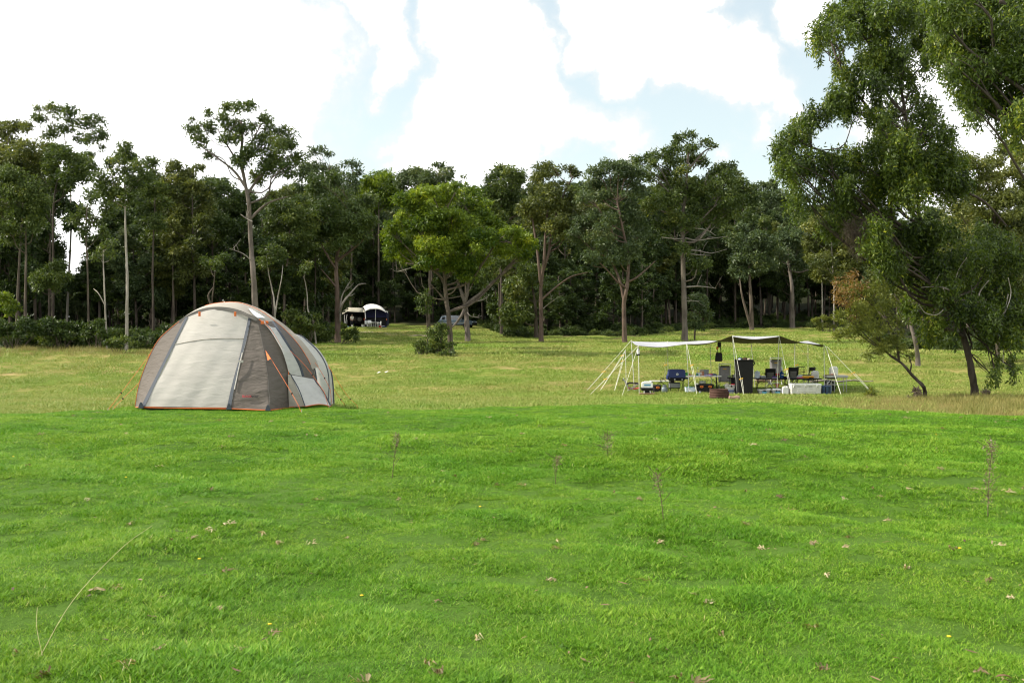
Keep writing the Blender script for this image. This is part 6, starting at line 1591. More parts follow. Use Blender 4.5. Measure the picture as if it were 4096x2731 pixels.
# director style chairs beyond the tables
def camp_chair(u, Y, rz, wpx, vt, label, panel=True):
    t = put('camp_chair', label, 'chair', u, Y, 0, rz)
    w = px(wpx, Y); ht = ctop(vt, Y) - z1(u, Y); sh = .42
    s = np.linspace(-1, 1, 7)
    def sheet(z0, z1_, m, nm, ww, par, th=.015):
        g = np.array([[(x * ww / 2, .20 + .03 * (1 - x * x) + .12 * (z - sh) / max(.1, ht - sh), z) for z in np.linspace(z0, z1_, 5)] for x in s])
        return MB().grid(g, th).build(nm, C_[m], par, smooth=.7)
    bk = sheet(ht - .16, ht, 'blkmesh', 'backrest', w, t)
    if panel: sheet(sh + .02, ht - .155, 'greymesh', 'mesh_panel', w * .72, bk)
    for sx in (-1, 1):
        MB().box((sx * w * .43, .26, (sh + ht) / 2), (w * .16, .02, ht - sh), bev=.006, rx=-.16).build('side_band', C_['blkmesh'], bk)
        MB().rod((sx * w / 2, .18, 0), (sx * w / 2, .32, ht), .013).build('back_post', C_['blk'], t)
        MB().tube([(sx * (w / 2 + .02), -.25, sh + .2), (sx * (w / 2 + .02), .22, sh + .22)], .02, 6).build('armrest', C_['blk'], t)
        MB().rod((sx * w / 2, -.25, 0), (-sx * w * .5, -.22, sh), .012).build('leg', C_['alu'], t)
        MB().rod((sx * w / 2, .22, 0), (-sx * w * .5, .2, sh), .012).build('leg', C_['alu'], t)
    g = np.array([[(x * w / 2, y, sh - .03 * (1 - x * x)) for y in np.linspace(-.25, .22, 5)] for x in s])
    MB().grid(g, .018).build('seat', C_['blkmesh'], t, smooth=.7)
    return t
camp_chair(769.8, 43.4, math.radians(172), 9.6, 367.8, 'black camp chair with grey mesh back behind the long black table')
camp_chair(791.2, 43.2, math.radians(184), 9.8, 366.6, 'black camp chair with grey mesh back between the two black tables')
camp_chair(808.4, 43.0, math.radians(196), 6.6, 366.4, 'solid black camp chair seen side on behind the white water can', False)
MBr = put('drying_rail', 'thin black rail frame between the two right hand camp chairs', 'rail', 800.5, 43.4)
for v in (366.6, 372.4): z = ctop(v, 43.4) - z1(800.5, 43.4); MB().rod((-px(3.8, 43.4), 0, z), (px(4.6, 43.4), 0, z + (.04 if v > 370 else 0)), .014).build('rail_bar', C_['blk'], MBr)
for sx in (-1, 1): MB().rod((sx * px(3.6, 43.4), 0, 0), (sx * px(3.6, 43.4), 0, ctop(366.6, 43.4) - z1(800.5, 43.4)), .012).build('post', C_['blk'], MBr)
# firewood, red mug, pale branch
rg = np.random.default_rng(9)
for i, (u, Y, lab, L_, r) in enumerate([(762.5, 45.2, 'thick brown split log in the firewood behind the long black table', .5, .11), (758.4, 45.6, 'pale end of firewood nearest the tall bin', .3, .08), (768.2, 45.4, 'middle brown firewood log behind the long black table', .34, .07), (776.0, 46.2, 'long thin reddish firewood branch behind the red bucket', 1.15, .055)]):
    t = put('firewood', lab, 'firewood', u, Y, .06, .2 * i - .2, 'firewood behind the black tables')
    s = np.linspace(-L_ / 2, L_ / 2, 12)
    MB().tube(np.stack([s, .03 * np.sin(s * 7), .04 + .03 * np.cos(s * 5 + i)], -1), r * (1 + .12 * np.sin(s * 17 + i)), 9, jit=.08).build('log_body', C_['log' if i != 1 else 'beige'], t, smooth=.8)
    MB().tube([(L_ * .2, 0, .06), (L_ * .28, -.05, .16 + r), (L_ * .3, -.05, .2 + r)], r * .25, 6).build('knot', C_['log'], t)
t = put('fallen_branch', 'long pale bare branch lying on the grass behind the wash stand', 'branch', 846, 45.2, .02)
s = np.linspace(-1.6, 1.25, 30)
MB().tube(np.stack([s, .08 * np.sin(s * 2.2), .08 + .025 * np.sin(s * 5)], -1), np.linspace(.055, .018, 30) * (1 + .25 * np.sin(s * 8) ** 2), 8).build('branch_body', BK['dead'], t, smooth=True); MB().tube(catmull([(.2, 0, .09), (.45, -.06, .17), (.7, -.08, .17)], 8), np.linspace(.02, .006, 8), 5).build('side_twig', BK['dead'], t)
t = put('red_bucket', 'small red bucket hung below the long black table', 'bucket', 777.4, 41.0, .16); MB().lathe([(.045, 0), (.065, .15), (.068, .155), (.06, .15), (.04, .01)], sides=18, cap=False).build('bucket_body', C_['red'], t); MB().tube(catmull([(-.065, 0, .15), (-.04, 0, .21), (.04, 0, .21), (.065, 0, .15)], 10), .005, 5).build('handle', C_['alu'], t)
# clear tubs with blue labels
for (u, w, lab) in ((763.8, 11.6, 'clear tub with a blue label and one wide black clip under the long black table'), (776.9, 11.4, 'clear tub with a blue label and two black clips beside the small white can')):
    t = put('clear_tub', lab, 'tub', u, 39.6); ww = px(w, 39.6)
    b = MB().box((0, 0, .095), (ww * .95, .3, .19), bev=.03, taper=.88).build('tub_body', C_['greyplas'], t); MB().box((0, 0, .2), (ww, .34, .028), bev=.01).build('lid', C_['offw'], t)
    MB().box((.0, -.152, .085), (ww * .42, .012, .13), bev=.004).build('label_sticker', C_['ltblue'], b)
    for x in ((0,) if 'wide' in lab else (-.05, .05)): MB().box((x, -.172, .175), (.11 if 'wide' in lab else .04, .02, .05), bev=.006).build('clip', C_['blk'], b)
    if 'two' in lab: MB().box((0, .02, .225), (.3, .2, .05), bev=.02).build('bag_on_lid', C_['white'], t)
    else: MB().box((.2, .04, .225), (.14, .2, .04), bev=.015).build('bag_on_lid', C_['offw'], t)
jug(785.4, 39.3, 0, px(5.5, 39.3), px(8.6, 39.3), 'white water can on the grass left of the big white icebox', d=.18)
# --- big white icebox
YE = 39.4
t = put('icebox', 'big white three latch icebox standing in front of the second black table', 'cooler', 804.9, YE, 0, -.03)
we, he = px(30.4, YE), px(11.6, YE)
body = MB().box((0, 0, he * .44 + .02), (we * .985, .50, he * .80), bev=.025, taper=.975).build('body', C_['offw'], t)
MB().box((0, 0, he * .92), (we, .53, he * .16), bev=.025).build('lid', C_['white'], t)
for x in (-.40, -.03, .34):
    l_ = MB().box((x * we, -.272, he * .80), (.065, .035, .12), bev=.012).build('latch', C_['white'], body); MB().lathe([(.016, 0), (.016, -.012)], c=(x * we, -.29, he * .77), sides=10, axis='Y').build('latch_pin', C_['blk'], l_)
MB().box((0, -.2475, he * .48), (we * .60, .02, he * .34), bev=.012).build('front_panel', C_['offw'], body)
for x in (-.23, .14): MB().box((x * we, -.256, he * .78), (.13, .008, .03), bev=.002).build('badge', C_['greyplas'], body)
for (x, w_) in ((-.40, .09), (0, .50), (.41, .11)): MB().box((x * we, -.253, he * .11), (w_ * we, .014, he * .11), bev=.006).build('base_slot', C_['blk'], body)
for sx in (-1, 1): MB().tube(catmull([(sx * we * .5, -.12, he * .62), (sx * (we * .5 + .05), -.12, he * .5), (sx * (we * .5 + .05), .12, he * .5), (sx * we * .5, .12, he * .62)], 12), .012, 6).build('rope_handle', C_['blk'], t)
# --- blue round tub
t = put('blue_tub', 'round slate blue collapsible tub right of the big white icebox', 'tub', 826.2, 39.4)
rb = px(10.6, 39.4) / 2
MB().lathe([(rb * .95, 0), (rb * .97, .02), (rb, .30), (rb * 1.01, .335), (rb * 1.03, .345), (rb * 1.03, .37), (rb * .93, .375), (.02, .385)], sides=28).build('tub_body', C_['tubblue'], t, smooth=.6); MB().tube([(rb * 1.02 * math.cos(a), rb * 1.02 * math.sin(a), .355) for a in np.linspace(0, 6.283, 29)], .012, 6, cap=False).build('rim', surf('blue_rim', (.09, .10, .20), .6), t)
for x in (-.08, .06): MB().box((x, -rb * .985, .22), (.03, .012, .22), bev=.004).build('strap', C_['blk'], t)
# --- steel wash stand with white can; black pack below
YW = 40.2
t = put('wash_stand', 'grey topped metal wash stand at the right end of the camp', 'table', 835.8, YW)
zw = ctop(374.8, YW) - z1(835.8, YW); ww = px(21.6, YW)
MB().box((0, 0, zw - .045), (ww, .45, .09), bev=.012).build('basin_top', C_['alu'], t); MB().box((-ww * .22, -.02, zw - .115), (ww * .42, .36, .05), bev=.01).build('drawer', C_['blk'], t)
for sx in (-.12, .44):
    for sy in (-1, 1): MB().rod((sx * ww, sy * .18, 0), (sx * ww, sy * .18, zw - .08), .012).build('leg', C_['alu'], t)
for sy in (-1, 1): MB().rod((-.45 * ww, sy * .18, .33), (.44 * ww, sy * .18, .33), .009).build('crossbar', C_['alu'], t)
for sy in (-1, 1): MB().rod((-.46 * ww, sy * .18, 0), (-.46 * ww, sy * .18, zw - .08), .012).build('leg', C_['alu'], t)
jug(833.8, YW, zw + .02, px(7.4, YW), px(8.0, YW), 'white water can with an amber tap standing on the metal wash stand', d=.2, tap=True)
pw = np.array((U2X(828.8, YW), YW - .05, z1(835.8, YW) + zw)); t = thing_at('chopping_board', 'reddish board with a pink sponge on the left of the metal wash stand', 'board', pw)
MB().box((.02, 0, .012), (.34, .22, .022), bev=.005).build('board_panel', C_['brownwood'], t); MB().box((.10, -.04, .05), (.11, .08, .055), bev=.02, ry=.2).build('sponge', surf('pink_sponge', (.62, .36, .28), .9), t)
t = put('backpack', 'black open backpack on its frame under the wash stand', 'backpack', 829.6, 41.0, .02)
MB().prism([(-.16, .02), (.17, .02), (.19, .30), (.16, .42), (.03, .50), (-.08, .52), (-.17, .44), (-.19, .2)], -.12, .12).build('pack_body', C_['blk'], t, smooth=False)
MB().tube(catmull([(-.12, -.13, .06), (-.15, -.16, .25), (-.10, -.15, .42), (-.02, -.13, .46)], 14), .02, 6).build('strap', C_['offw'], t); MB().tube(catmull([(.18, -.05, .1), (.26, -.05, .28), (.18, -.05, .42)], 10), .022, 6).build('strap', C_['blk'], t)
MB().tube(catmull([(-.02, -.13, .05), (-.0, -.17, .25), (.02, -.14, .42)], 10), .018, 6).build('strap', C_['beige'], t)
# white scraps far out on the field grass
for (u, Y, lab) in ((378.6, 50, 'small white scrap lying on the field grass right of the tent, left one'), (386.4, 50.4, 'small white scrap lying on the field grass right of the tent, right one')):
    t = put('paper_scrap', lab, 'litter', u, Y, .03); MB().grid(np.array([[(x, y, .05 + .03 * math.sin(x * 20 + y * 13)) for y in (-.06, 0, .06)] for x in (-.09, -.03, .03, .09)]), .008).build('sheet', C_['white'], t, smooth=True)

# ================================================================== far camp at the wood edge
YC = 130.0
K = YC / F
def fz(v, u=440): return ctop(v, YC) - z1(u, YC)
C_['canvas'] = surf('beige_canvas', (.40, .37, .29), .85, var=.1); C_['canvasw'] = surf('white_canvas', (.72, .70, .66), .7, var=.06); C_['navyc'] = surf('navy_canvas', (.012, .014, .06), .8); C_['dk'] = surf('interior_shade_cloth', (.008, .008, .010), .9)  # dk is near black: shade inside the awning put into the colour
# white domed camper
u0 = 374.5
cp = put('camper_trailer', 'far camper trailer with a white domed roof and navy canvas walls at the wood edge', 'camper', u0, YC)
def q2(cx, cy): return 340 + cx / 47.04, 302.5 + cy / 47.04
ro = [q2(*p) for p in [(1070, 210), (1230, 105), (1400, 62), (1560, 62), (1720, 95), (1880, 165), (2010, 260), (2090, 370), (2130, 430)]]
rf_ = [q2(*p) for p in [(1195, 385), (1340, 330), (1500, 298), (1650, 285), (1790, 295), (1920, 330), (2020, 375), (2090, 410), (2130, 432)]]
bz = np.array((U2X(u0, YC), YC, z1(u0, YC)))
A_ = catmull(np.array([W(u, v, YC + 2.6) for u, v in ro]) - bz, 30); B_ = catmull(np.array([W(u, v, YC) for u, v in rf_]) - bz, 30)
t_ = np.linspace(0, 1, 8)[:, None, None]; R_ = A_[None] * (1 - t_) + B_[None] * t_; R_[:, :, 2] += .18 * np.sin(np.pi * t_[:, :, 0])
MB().grid(R_, .03).build('domed_roof', C_['canvasw'], cp, smooth=True)
xl, xr = U2X(365.2, YC) - bz[0], U2X(386.4, YC) - bz[0]
zt_ = fz(312.5)
gx = np.linspace(xl, xr, 12)
MB().grid(np.array([[(x, 1.0, z) for z in np.linspace(fz(318.6), np.interp(x, B_[:, 0], B_[:, 2]) - .02, 5)] for x in gx], float), .03).build('canvas_wall', C_['navyc'], cp)
MB().box(((xl + xr) / 2, 1.25, fz(318.6) / 2), (xr - xl, .3, fz(318.6)), bev=.03).build('trailer_body', C_['blk'], cp)
for x in (xl, xr): MB().grid(np.array([[(x, y, z) for z in np.linspace(.2, zt_ - .1, 3)] for y in (.1, 1.2, 2.4)], float), .03).build('side_wall', C_['navyc'], cp)
MB().rod((U2X(375.8, YC) - bz[0], .05, fz(308.8)), (U2X(375.2, YC) - bz[0], .0, fz(323)), .035).build('awning_pole', C_['offw'], cp)
MB().rod((U2X(365, YC) - bz[0], -.1, fz(311)), (U2X(366, YC) - bz[0], -.3, fz(320)), .045).build('awning_pole', C_['offw'], cp)
MB().tube(catmull([tuple(B_[-1]), (xr + .1, -.05, fz(312.6)), (xr + .18, -.1, fz(313.9))], 6), .06, 6).build('roof_stay', C_['offw'], cp)
MB().box((xr + .03, -.05, fz(320.7)), (.10, .06, .20), bev=.02).build('tail_lamp', surf('lamp_orange', (.9, .25, .08), .3), cp)
MB().box((U2X(364.6, YC) - bz[0], -.05, fz(320.2)), (.12, .06, .20), bev=.02).build('tail_lamp', surf('lamp_red', (.8, .15, .06), .3), cp)
# beige annexe
u1 = 354
an = put('canvas_annexe', 'far beige canvas awning tent joined to the left of the white domed camper', 'awning tent', u1, YC)
bz1 = np.array((U2X(u1, YC), YC, z1(u1, YC)))
def pa(cx, cy, Y): return W(*q2(cx, cy), Y) - bz1
rA = np.array([pa(215, 212, YC + 1.8), pa(500, 222, YC + 1.8), pa(800, 232, YC + 1.8), pa(1075, 245, YC + 1.8)]); rB = np.array([pa(350, 405, YC - .2), pa(600, 425, YC - .2), pa(850, 440, YC - .2), pa(1090, 440, YC - .2)])
MB().grid(np.stack([rA, (rA + rB) / 2 + np.array([0, 0, .05]), rB]), .03).build('canvas_roof', C_['canvas'], an, smooth=True)
rC = np.array([pa(215, 212, YC + 1.8), pa(350, 405, YC - .2)]); rD = np.array([pa(120, 400, YC + 2.0), pa(125, 540, YC + .3)])
MB().grid(np.stack([rC, (rC + rD) / 2, rD]), .03).build('side_flap', C_['canvas'], an)
MB().grid(np.stack([np.array([pa(1075, 245, YC + 1.8), pa(1090, 440, YC - .2)]), np.array([pa(1180, 380, YC + .8), pa(1150, 410, YC - .2)])]), .03).build('side_flap', C_['canvas'], an)
MB().grid(np.array([[(x, 2.2, z) for z in np.linspace(-.1, fz(310.5), 4)] for x in np.linspace(pa(110, 0, YC)[0], pa(1120, 0, YC)[0], 6)], float), .03).build('back_wall', C_['dk'], an)  # back and left walls painted near black for the shaded interior
MB().grid(np.array([[(pa(115, 0, YC)[0], y, z) for z in np.linspace(-.1, fz(313.2), 4)] for y in (.3, 1.2, 2.2)], float), .03).build('end_wall', C_['dk'], an)
MB().grid(np.array([[(pa(1130, 0, YC)[0], y, z) for z in np.linspace(-.1, fz(311.5), 4)] for y in (.0, 1.1, 2.2)], float), .03).build('end_wall', surf('maroon_canvas', (.06, .014, .012), .85), an)
for (a, b) in (((335, 540), (260, 960)), ((212, 560), (205, 960)), ((330, 800), (320, 980))):
    MB().rod(pa(*a, YC - .1), pa(*b, YC - .2), .03).build('awning_pole', C_['offw'], an)
# dark off-road car whose spare wheel shows under the awning
ca = put('parked_car', 'dark four wheel drive backed under the beige awning, spare wheel on its tail', 'car', 358.2, YC + 1.6)
MB().prism([(-.85, .45), (.85, .45), (.87, .9), (.78, 1.05), (.72, 1.62), (.62, 1.72), (-.62, 1.72), (-.72, 1.62), (-.78, 1.05), (-.87, .9)], 0, 4.2).build('body', surf('black_car_paint', (.012, .013, .015), .25, coat=.6), ca)
MB().box((0, -.02, 1.36), (1.2, .05, .46), bev=.04).build('rear_window', surf('dark_glass', (.01, .012, .014), .08, spec=.7), ca)
for sx in (-1, 1):
    MB().lathe([(.2, -.1), (.36, -.1), (.38, -.05), (.38, .1), (.2, .12)], c=(sx * .72, .75, .38), sides=22, axis='X').build('wheel', C_['blk'], ca); MB().lathe([(.2, -.1), (.36, -.1), (.38, -.05), (.38, .1), (.2, .12)], c=(sx * .72, 3.4, .38), sides=22, axis='X').build('wheel', C_['blk'], ca)
    MB().box((sx * .75, -.02, 1.0), (.12, .05, .3), bev=.02).build('tail_lamp', surf('lamp_glass_red', (.35, .02, .02), .2), ca)
xs = U2X(359.9, YC + 1.4) - U2X(358.2, YC + 1.6); zsw = ctop(318.9, YC + 1.4) - z1(358.2, YC + 1.6)
sw = MB().lathe([(.15, .0), (.36, 0), (.40, -.05), (.40, -.22), (.35, -.26), (.28, -.26)], c=(xs, -.06, zsw), sides=30, axis='Y').build('spare_wheel', C_['blk'], ca, smooth=.6)
MB().lathe([(.02, 0), (.28, 0), (.29, -.01), (.27, -.02)], c=(xs, -.32, zsw), sides=26, axis='Y').build('wheel_cover', surf('grey_wheel_cover', (.20, .19, .17), .6, var=.5, scale=5), sw)
MB().box((xs, -.345, zsw - .12), (.40, .012, .03)).build('cover_stripe', C_['blk'], sw); MB().box((xs, -.345, zsw + .12), (.34, .012, .03)).build('cover_stripe', C_['blk'], sw)
# person in white standing beside the spare wheel
def skin_obj(name, verts, edges, radii, mat, parent, sub=1):
    me = bpy.data.meshes.new(name); me.from_pydata(verts, edges, []); me.materials.append(mat)
    o = link(bpy.data.objects.new(name, me), parent)
    sk = o.modifiers.new('skin', 'SKIN'); sk.use_smooth_shade = True
    for i, r in enumerate(radii):
        me.skin_vertices[0].data[i].radius = (r[0], r[1]) if isinstance(r, tuple) else (r, r)
    me.skin_vertices[0].data[0].use_root = True
    sb = o.modifiers.new('sub', 'SUBSURF'); sb.levels = sub; sb.render_levels = sub
    dg = bpy.context.evaluated_depsgraph_get(); m2 = bpy.data.meshes.new_from_object(o.evaluated_get(dg)); m2.name = name
    o.modifiers.clear(); o.data = m2
    if not m2.materials: m2.materials.append(mat)
    return o
pe = put('person', 'person in a white shirt and dark trousers standing under the far beige awning', 'person', 352.0, YC - .1, 0, .5)
SKV_ = [(0, 0, .92), (0, 0, 1.12), (0, 0, 1.36), (0, .0, 1.46), (0, -.01, 1.53), (0, -.01, 1.63), (0, 0, 1.70),
        (.17, 0, 1.38), (.21, -.02, 1.12), (.20, -.18, .98), (.19, -.25, .95), (-.17, 0, 1.38), (-.22, -.01, 1.12), (-.20, -.16, .97), (-.19, -.23, .94),
        (.09, 0, .86), (.10, -.01, .48), (.10, .02, .09), (.11, -.13, .04), (-.09, 0, .86), (-.11, .0, .48), (-.12, .03, .09), (-.13, -.12, .04)]
SKE = [(0, 1), (1, 2), (2, 3), (3, 4), (4, 5), (5, 6), (2, 7), (7, 8), (8, 9), (9, 10), (2, 11), (11, 12), (12, 13), (13, 14), (0, 15), (15, 16), (16, 17), (17, 18), (0, 19), (19, 20), (20, 21), (21, 22)]
SKR = [(.145, .10), (.14, .10), (.155, .10), .06, .075, .095, .06, .06, .045, .035, .03, .06, .045, .035, .03, .085, .06, .042, .035, .085, .06, .042, .035]
skinm = surf('skin_tone', (.42, .25, .18), .6, var=.05); shirt = surf('white_shirt_cotton', (.72, .69, .62), .85, bump=.2, bscale=12); trous = surf('dark_trouser_cloth', (.012, .014, .022), .9)
skin_obj('body', SKV_, SKE, SKR, skinm, pe)
sh_v = [(0, 0, .88), (0, 0, 1.12), (0, 0, 1.38), (0, 0, 1.45), (.17, 0, 1.38), (.215, -.02, 1.14), (-.17, 0, 1.38), (-.22, -.01, 1.14)]
skin_obj('shirt', sh_v, [(0, 1), (1, 2), (2, 3), (2, 4), (4, 5), (2, 6), (6, 7)], [(.175, .13), (.165, .12), (.175, .115), .075, .075, .065, .075, .065], shirt, pe)
tr_v = [(0, 0, .93), (.09, 0, .84), (.10, -.01, .48), (.10, .02, .10), (-.09, 0, .84), (-.11, 0, .48), (-.12, .03, .10)]
skin_obj('trousers', tr_v, [(0, 1), (1, 2), (2, 3), (0, 4), (4, 5), (5, 6)], [(.165, .12), .105, .08, .065, .105, .08, .065], trous, pe)
MB().lathe([(.0, 1.60), (.095, 1.62), (.105, 1.67), (.095, 1.73), (.05, 1.77), (.0, 1.78)], c=(0, .01, 0), sides=16).build('hair', surf('dark_brown_hair', (.03, .018, .012), .7), pe, smooth=True)
for sx in (-1, 1): MB().lathe([(.0, -.012), (.014, -.006), (.014, .0)], c=(sx * .035, -.10, 1.635), sides=8, axis='Y').build('eye', C_['blk'], pe)
# buckets, chairs, table, bits
for (u, lab) in ((352.7, 'white bucket at the feet of the person under the far awning'), (362.5, 'white bucket below the spare wheel, right one under the far awning')):
    t = put('white_bucket', lab, 'bucket', u, YC - .9, 0, 0, 'white buckets at the far camp'); MB().lathe([(.13, 0), (.16, .33), (.17, .34), (.15, .34), (.12, .02)], sides=20, cap=False).build('bucket_body', C_['white'], t); MB().tube(catmull([(-.16, 0, .33), (-.1, -.06, .24), (.1, -.06, .24), (.16, 0, .33)], 12), .01, 5).build('handle', C_['alu'], t)
def garden_chair(u, rz, lab):
    t = put('garden_chair', lab, 'chair', u, YC - 1.0, 0, rz, 'white chairs at the far camp')
    MB().box((0, 0, .42), (.5, .48, .05), bev=.015).build('seat', C_['white'], t)
    MB().grid(np.array([[(x, .24 + .06 * z - .05 * x * x * 8, .44 + z) for z in (0, .15, .3, .42)] for x in np.linspace(-.25, .25, 6)]), .03).build('backrest', C_['white'], t)
    for sx in (-1, 1):
        MB().tube([(sx * .27, -.22, .42), (sx * .28, -.2, .64), (sx * .28, .2, .66)], .03, 6).build('armrest', C_['white'], t)
        for sy in (-1, 1): MB().rod((sx * .26, sy * .23, 0), (sx * .22, sy * .2, .42), .028).build('leg', C_['white'], t)
garden_chair(367.2, 1.2, 'white garden chair left of the white table before the domed camper'); garden_chair(379.2, -1.2, 'white garden chair right of the white table before the domed camper'); garden_chair(369.6, .3, 'white garden chair tucked behind the left end of the far white table')
t = put('camp_table', 'white table with thin legs between the white chairs before the domed camper', 'table', 373.5, YC - 1.3); MB().box((0, 0, .60), (px(11, YC), .6, .07), bev=.02).build('table_top', C_['white'], t)
for x in (-.6, -.42, -.18, .08, .3, .62): MB().rod((x, -.2 if x > -.3 else .2, 0), (x, -.2 if x > -.3 else .2, .58), .025).build('leg', C_['white'], t)
t = put('red_box', 'small red box on the ground right of the far white table', 'box', 380.3, YC - 1.0); MB().box((0, 0, .15), (.32, .3, .28), bev=.03).build('box_body', C_['red'], t); MB().box((0, 0, .30), (.34, .32, .03), bev=.01).build('lid', C_['red'], t)
t = put('purple_stool', 'round purple stool right of the small red box at the far camp', 'stool', 382.9, YC - .6); MB().lathe([(.20, .20), (.24, .23), (.24, .28), (.2, .30)], sides=20).build('seat', C_['lilac'], t)
for a in (0, 2.1, 4.2): MB().rod((.18 * math.cos(a), .18 * math.sin(a), 0), (.12 * math.cos(a), .12 * math.sin(a), .22), .015).build('leg', C_['blk'], t)
t = put('blue_tarp_bundle', 'crumpled bright blue bundle on the ground at the left end of the far awning', 'bundle', 347.4, YC - .8); MB().lathe([(.25, 0), (.27, .06), (.18, .18), (.06, .24), (.02, .25)], sides=9).build('bundle_body', C_['ltblue'], t, smooth=True); MB().lathe([(.1, 0), (.12, .05), (.05, .14)], c=(.22, -.05, 0), sides=8).build('corner_fold', C_['ltblue'], t)
t = put('navy_crate', 'navy crate at the right corner of the domed camper', 'crate', 385.0, YC - .7); MB().box((0, 0, .13), (.5, .35, .25), bev=.03).build('crate_body', C_['navy'], t); MB().box((0, 0, .26), (.53, .38, .03), bev=.01).build('lid', C_['navy'], t)
# silver blue car between the tree trunks
def wagon(u, Y, rz, lab):
    t = put('parked_car', lab, 'car', u, Y, 0, rz)
    body = surf('blue_grey_car_paint', (.09, .125, .16), .22, var=.05, coat=.7); glass = surf('car_window_glass', (.012, .016, .02), .06, spec=.8)
    low = [(-2.3, .35), (2.15, .35), (2.3, .45), (2.32, .72), (2.15, .88), (1.15, 1.0), (-2.2, 1.02), (-2.36, .8), (-2.36, .45)]
    MB().prism(low, -.86, .86).build('body', body, t)
    cab = [(-2.15, 1.02), (1.1, 1.0), (.35, 1.46), (.1, 1.52), (-1.5, 1.54), (-1.95, 1.46)]
    n = len(cab); vs = [(x, -.80 + .12 * (z - 1) * 2, z) for x, z in cab] + [(x, .80 - .12 * (z - 1) * 2, z) for x, z in cab]
    mb = MB(); mb.add(vs, [tuple(range(n)), tuple(reversed(range(n, 2 * n)))] + [((i + 1) % n, i, n + i, n + (i + 1) % n) for i in range(n)]); cb = mb.build('cabin', body, t)
    for sy in (-1, 1):
        for poly in ([(-1.95, 1.07), (-1.0, 1.07), (-1.0, 1.42), (-1.8, 1.40)], [(-.9, 1.07), (.0, 1.07), (.0, 1.42), (-.9, 1.43)], [(.08, 1.07), (.92, 1.05), (.3, 1.38), (.08, 1.41)]):
            vs = [(x, sy * (.812 - .24 * (z - 1)), z) for x, z in poly] + [(x, sy * (.79 - .24 * (z - 1)), z) for x, z in poly]
            MB().add(vs, [(0, 1, 2, 3), (7, 6, 5, 4), (0, 4, 5, 1), (1, 5, 6, 2), (2, 6, 7, 3), (3, 7, 4, 0)]).build('window', glass, cb)
        for x in (-1.45, 1.4):
            w_ = MB().lathe([(.16, -.09), (.30, -.10), (.325, -.06), (.325, .06), (.30, .10), (.16, .09)], c=(x, sy * .82, .325), sides=24, axis='Y').build('wheel', C_['blk'], t); MB().lathe([(.03, 0), (.2, .0), (.21, .02)], c=(x, sy * .905, .325), sides=18, axis='Y').build('rim', C_['alu'], w_)
        MB().box((-.2, sy * .865, .66), (3.9, .02, .06), bev=.006).build('side_strip', C_['alu'], t)
        MB().box((.0, sy * .864, .40), (4.2, .02, .12), bev=.006).build('sill', C_['blk'], t)
        MB().rod((-1.9, sy * .55, 1.57), (.1, sy * .55, 1.56), .02).build('roof_rail', C_['alu'], cb)
        MB().box((.95, sy * .93, 1.05), (.12, .16, .12), bev=.03).build('side_mirror', C_['blk'], t)
    vs = [(1.06, -.72, 1.03), (1.06, .72, 1.03), (.38, .66, 1.44), (.38, -.66, 1.44)]; vs += [(x + .03, y, z + .03) for x, y, z in vs]
    MB().add(vs, [(0, 1, 2, 3), (7, 6, 5, 4), (0, 4, 5, 1), (1, 5, 6, 2), (2, 6, 7, 3), (3, 7, 4, 0)]).build('windscreen', glass, cb)
    for sy in (-1, 1): MB().box((2.24, sy * .62, .70), (.14, .38, .14), bev=.04).build('headlight', C_['white'], t)
    MB().box((2.28, 0, .48), (.16, 1.7, .24), bev=.05).build('bumper', C_['blk'], t)
    return t
wagon(457.6, 128, -.32, 'blue grey station wagon parked between the trees right of the far camper')

# ================================================================== small things on the lawn
stalk_m = surf('dry_brown_stalk', (.11, .09, .05), .9); seed_m = leafmat('dry_seed_heads', (.09, .08, .045), (.24, .20, .12), .2); strw = surf('pale_straw', (.48, .42, .22), .8)
def weed(u, v0, v1, lab, seed, lean=.0, dens=1.0, top=.45, spread=.03):
    rg = np.random.default_rng(seed)
    Y = EYE * F / (v0 - 326.7); 
    for _ in range(6): Y = (EYE - z1(u, Y)) * F / (v0 - 326.7)
    h = px(v0 - v1, Y)
    t = put('dry_weed', lab, 'weed', u, Y)
    P = catmull([(0, 0, -.02), (lean * h * .3, .01, h * .4), (lean * h * .8, 0, h * .8), (lean * h, .0, h)], 14)
    mb = MB(); mb.tube(P, np.linspace(.0042, .002, 14), 6)
    for _ in range(int(8 * dens)):
        i = rg.integers(3, 13); e = P[i] + np.array([rg.normal(0, spread * 1.6), rg.normal(0, spread), .04 + rg.uniform(0, .05)]); mb.tube([P[i], (P[i] + e) / 2 + np.array([0, 0, -.005]), e], .0025, 4)
    mb.build('stalk', stalk_m, t)
    n = int(170 * dens); k = 1 - top * rg.uniform(0, 1, n)
    c = np.stack([np.interp(k, np.linspace(0, 1, 14), P[:, j]) for j in range(3)], -1) + rg.normal(0, 1, (n, 3)) * np.array([spread * .6, spread * .6, .015])
    d = rg.normal(size=(n, 3)); d[:, 2] += .4; d /= np.linalg.norm(d, axis=1)[:, None]; s_ = np.cross(d, rg.normal(size=(n, 3))); s_ /= np.linalg.norm(s_, axis=1)[:, None]
    L_ = rg.uniform(.012, .028, n)[:, None]; V = np.stack([c, c + d * L_ * .5 + s_ * L_ * .22, c + d * L_, c + d * L_ * .5 - s_ * L_ * .22], 1).reshape(-1, 3)
    link(bpy.data.objects.new('seed_head', np_mesh('seed_head', V, np.arange(4 * n).reshape(-1, 4), seed_m, rg.beta(2, 2, n))), t)
weed(392.0, 478, 433.5, 'thin dark dry weed stalk with a seed head, left of the lawn middle', 1, .12, 1.0)
weed(989, 517, 441, 'tall bushy dry weed standing on the lawn near the right picture edge', 2, .05, 2.2, .85, .045)
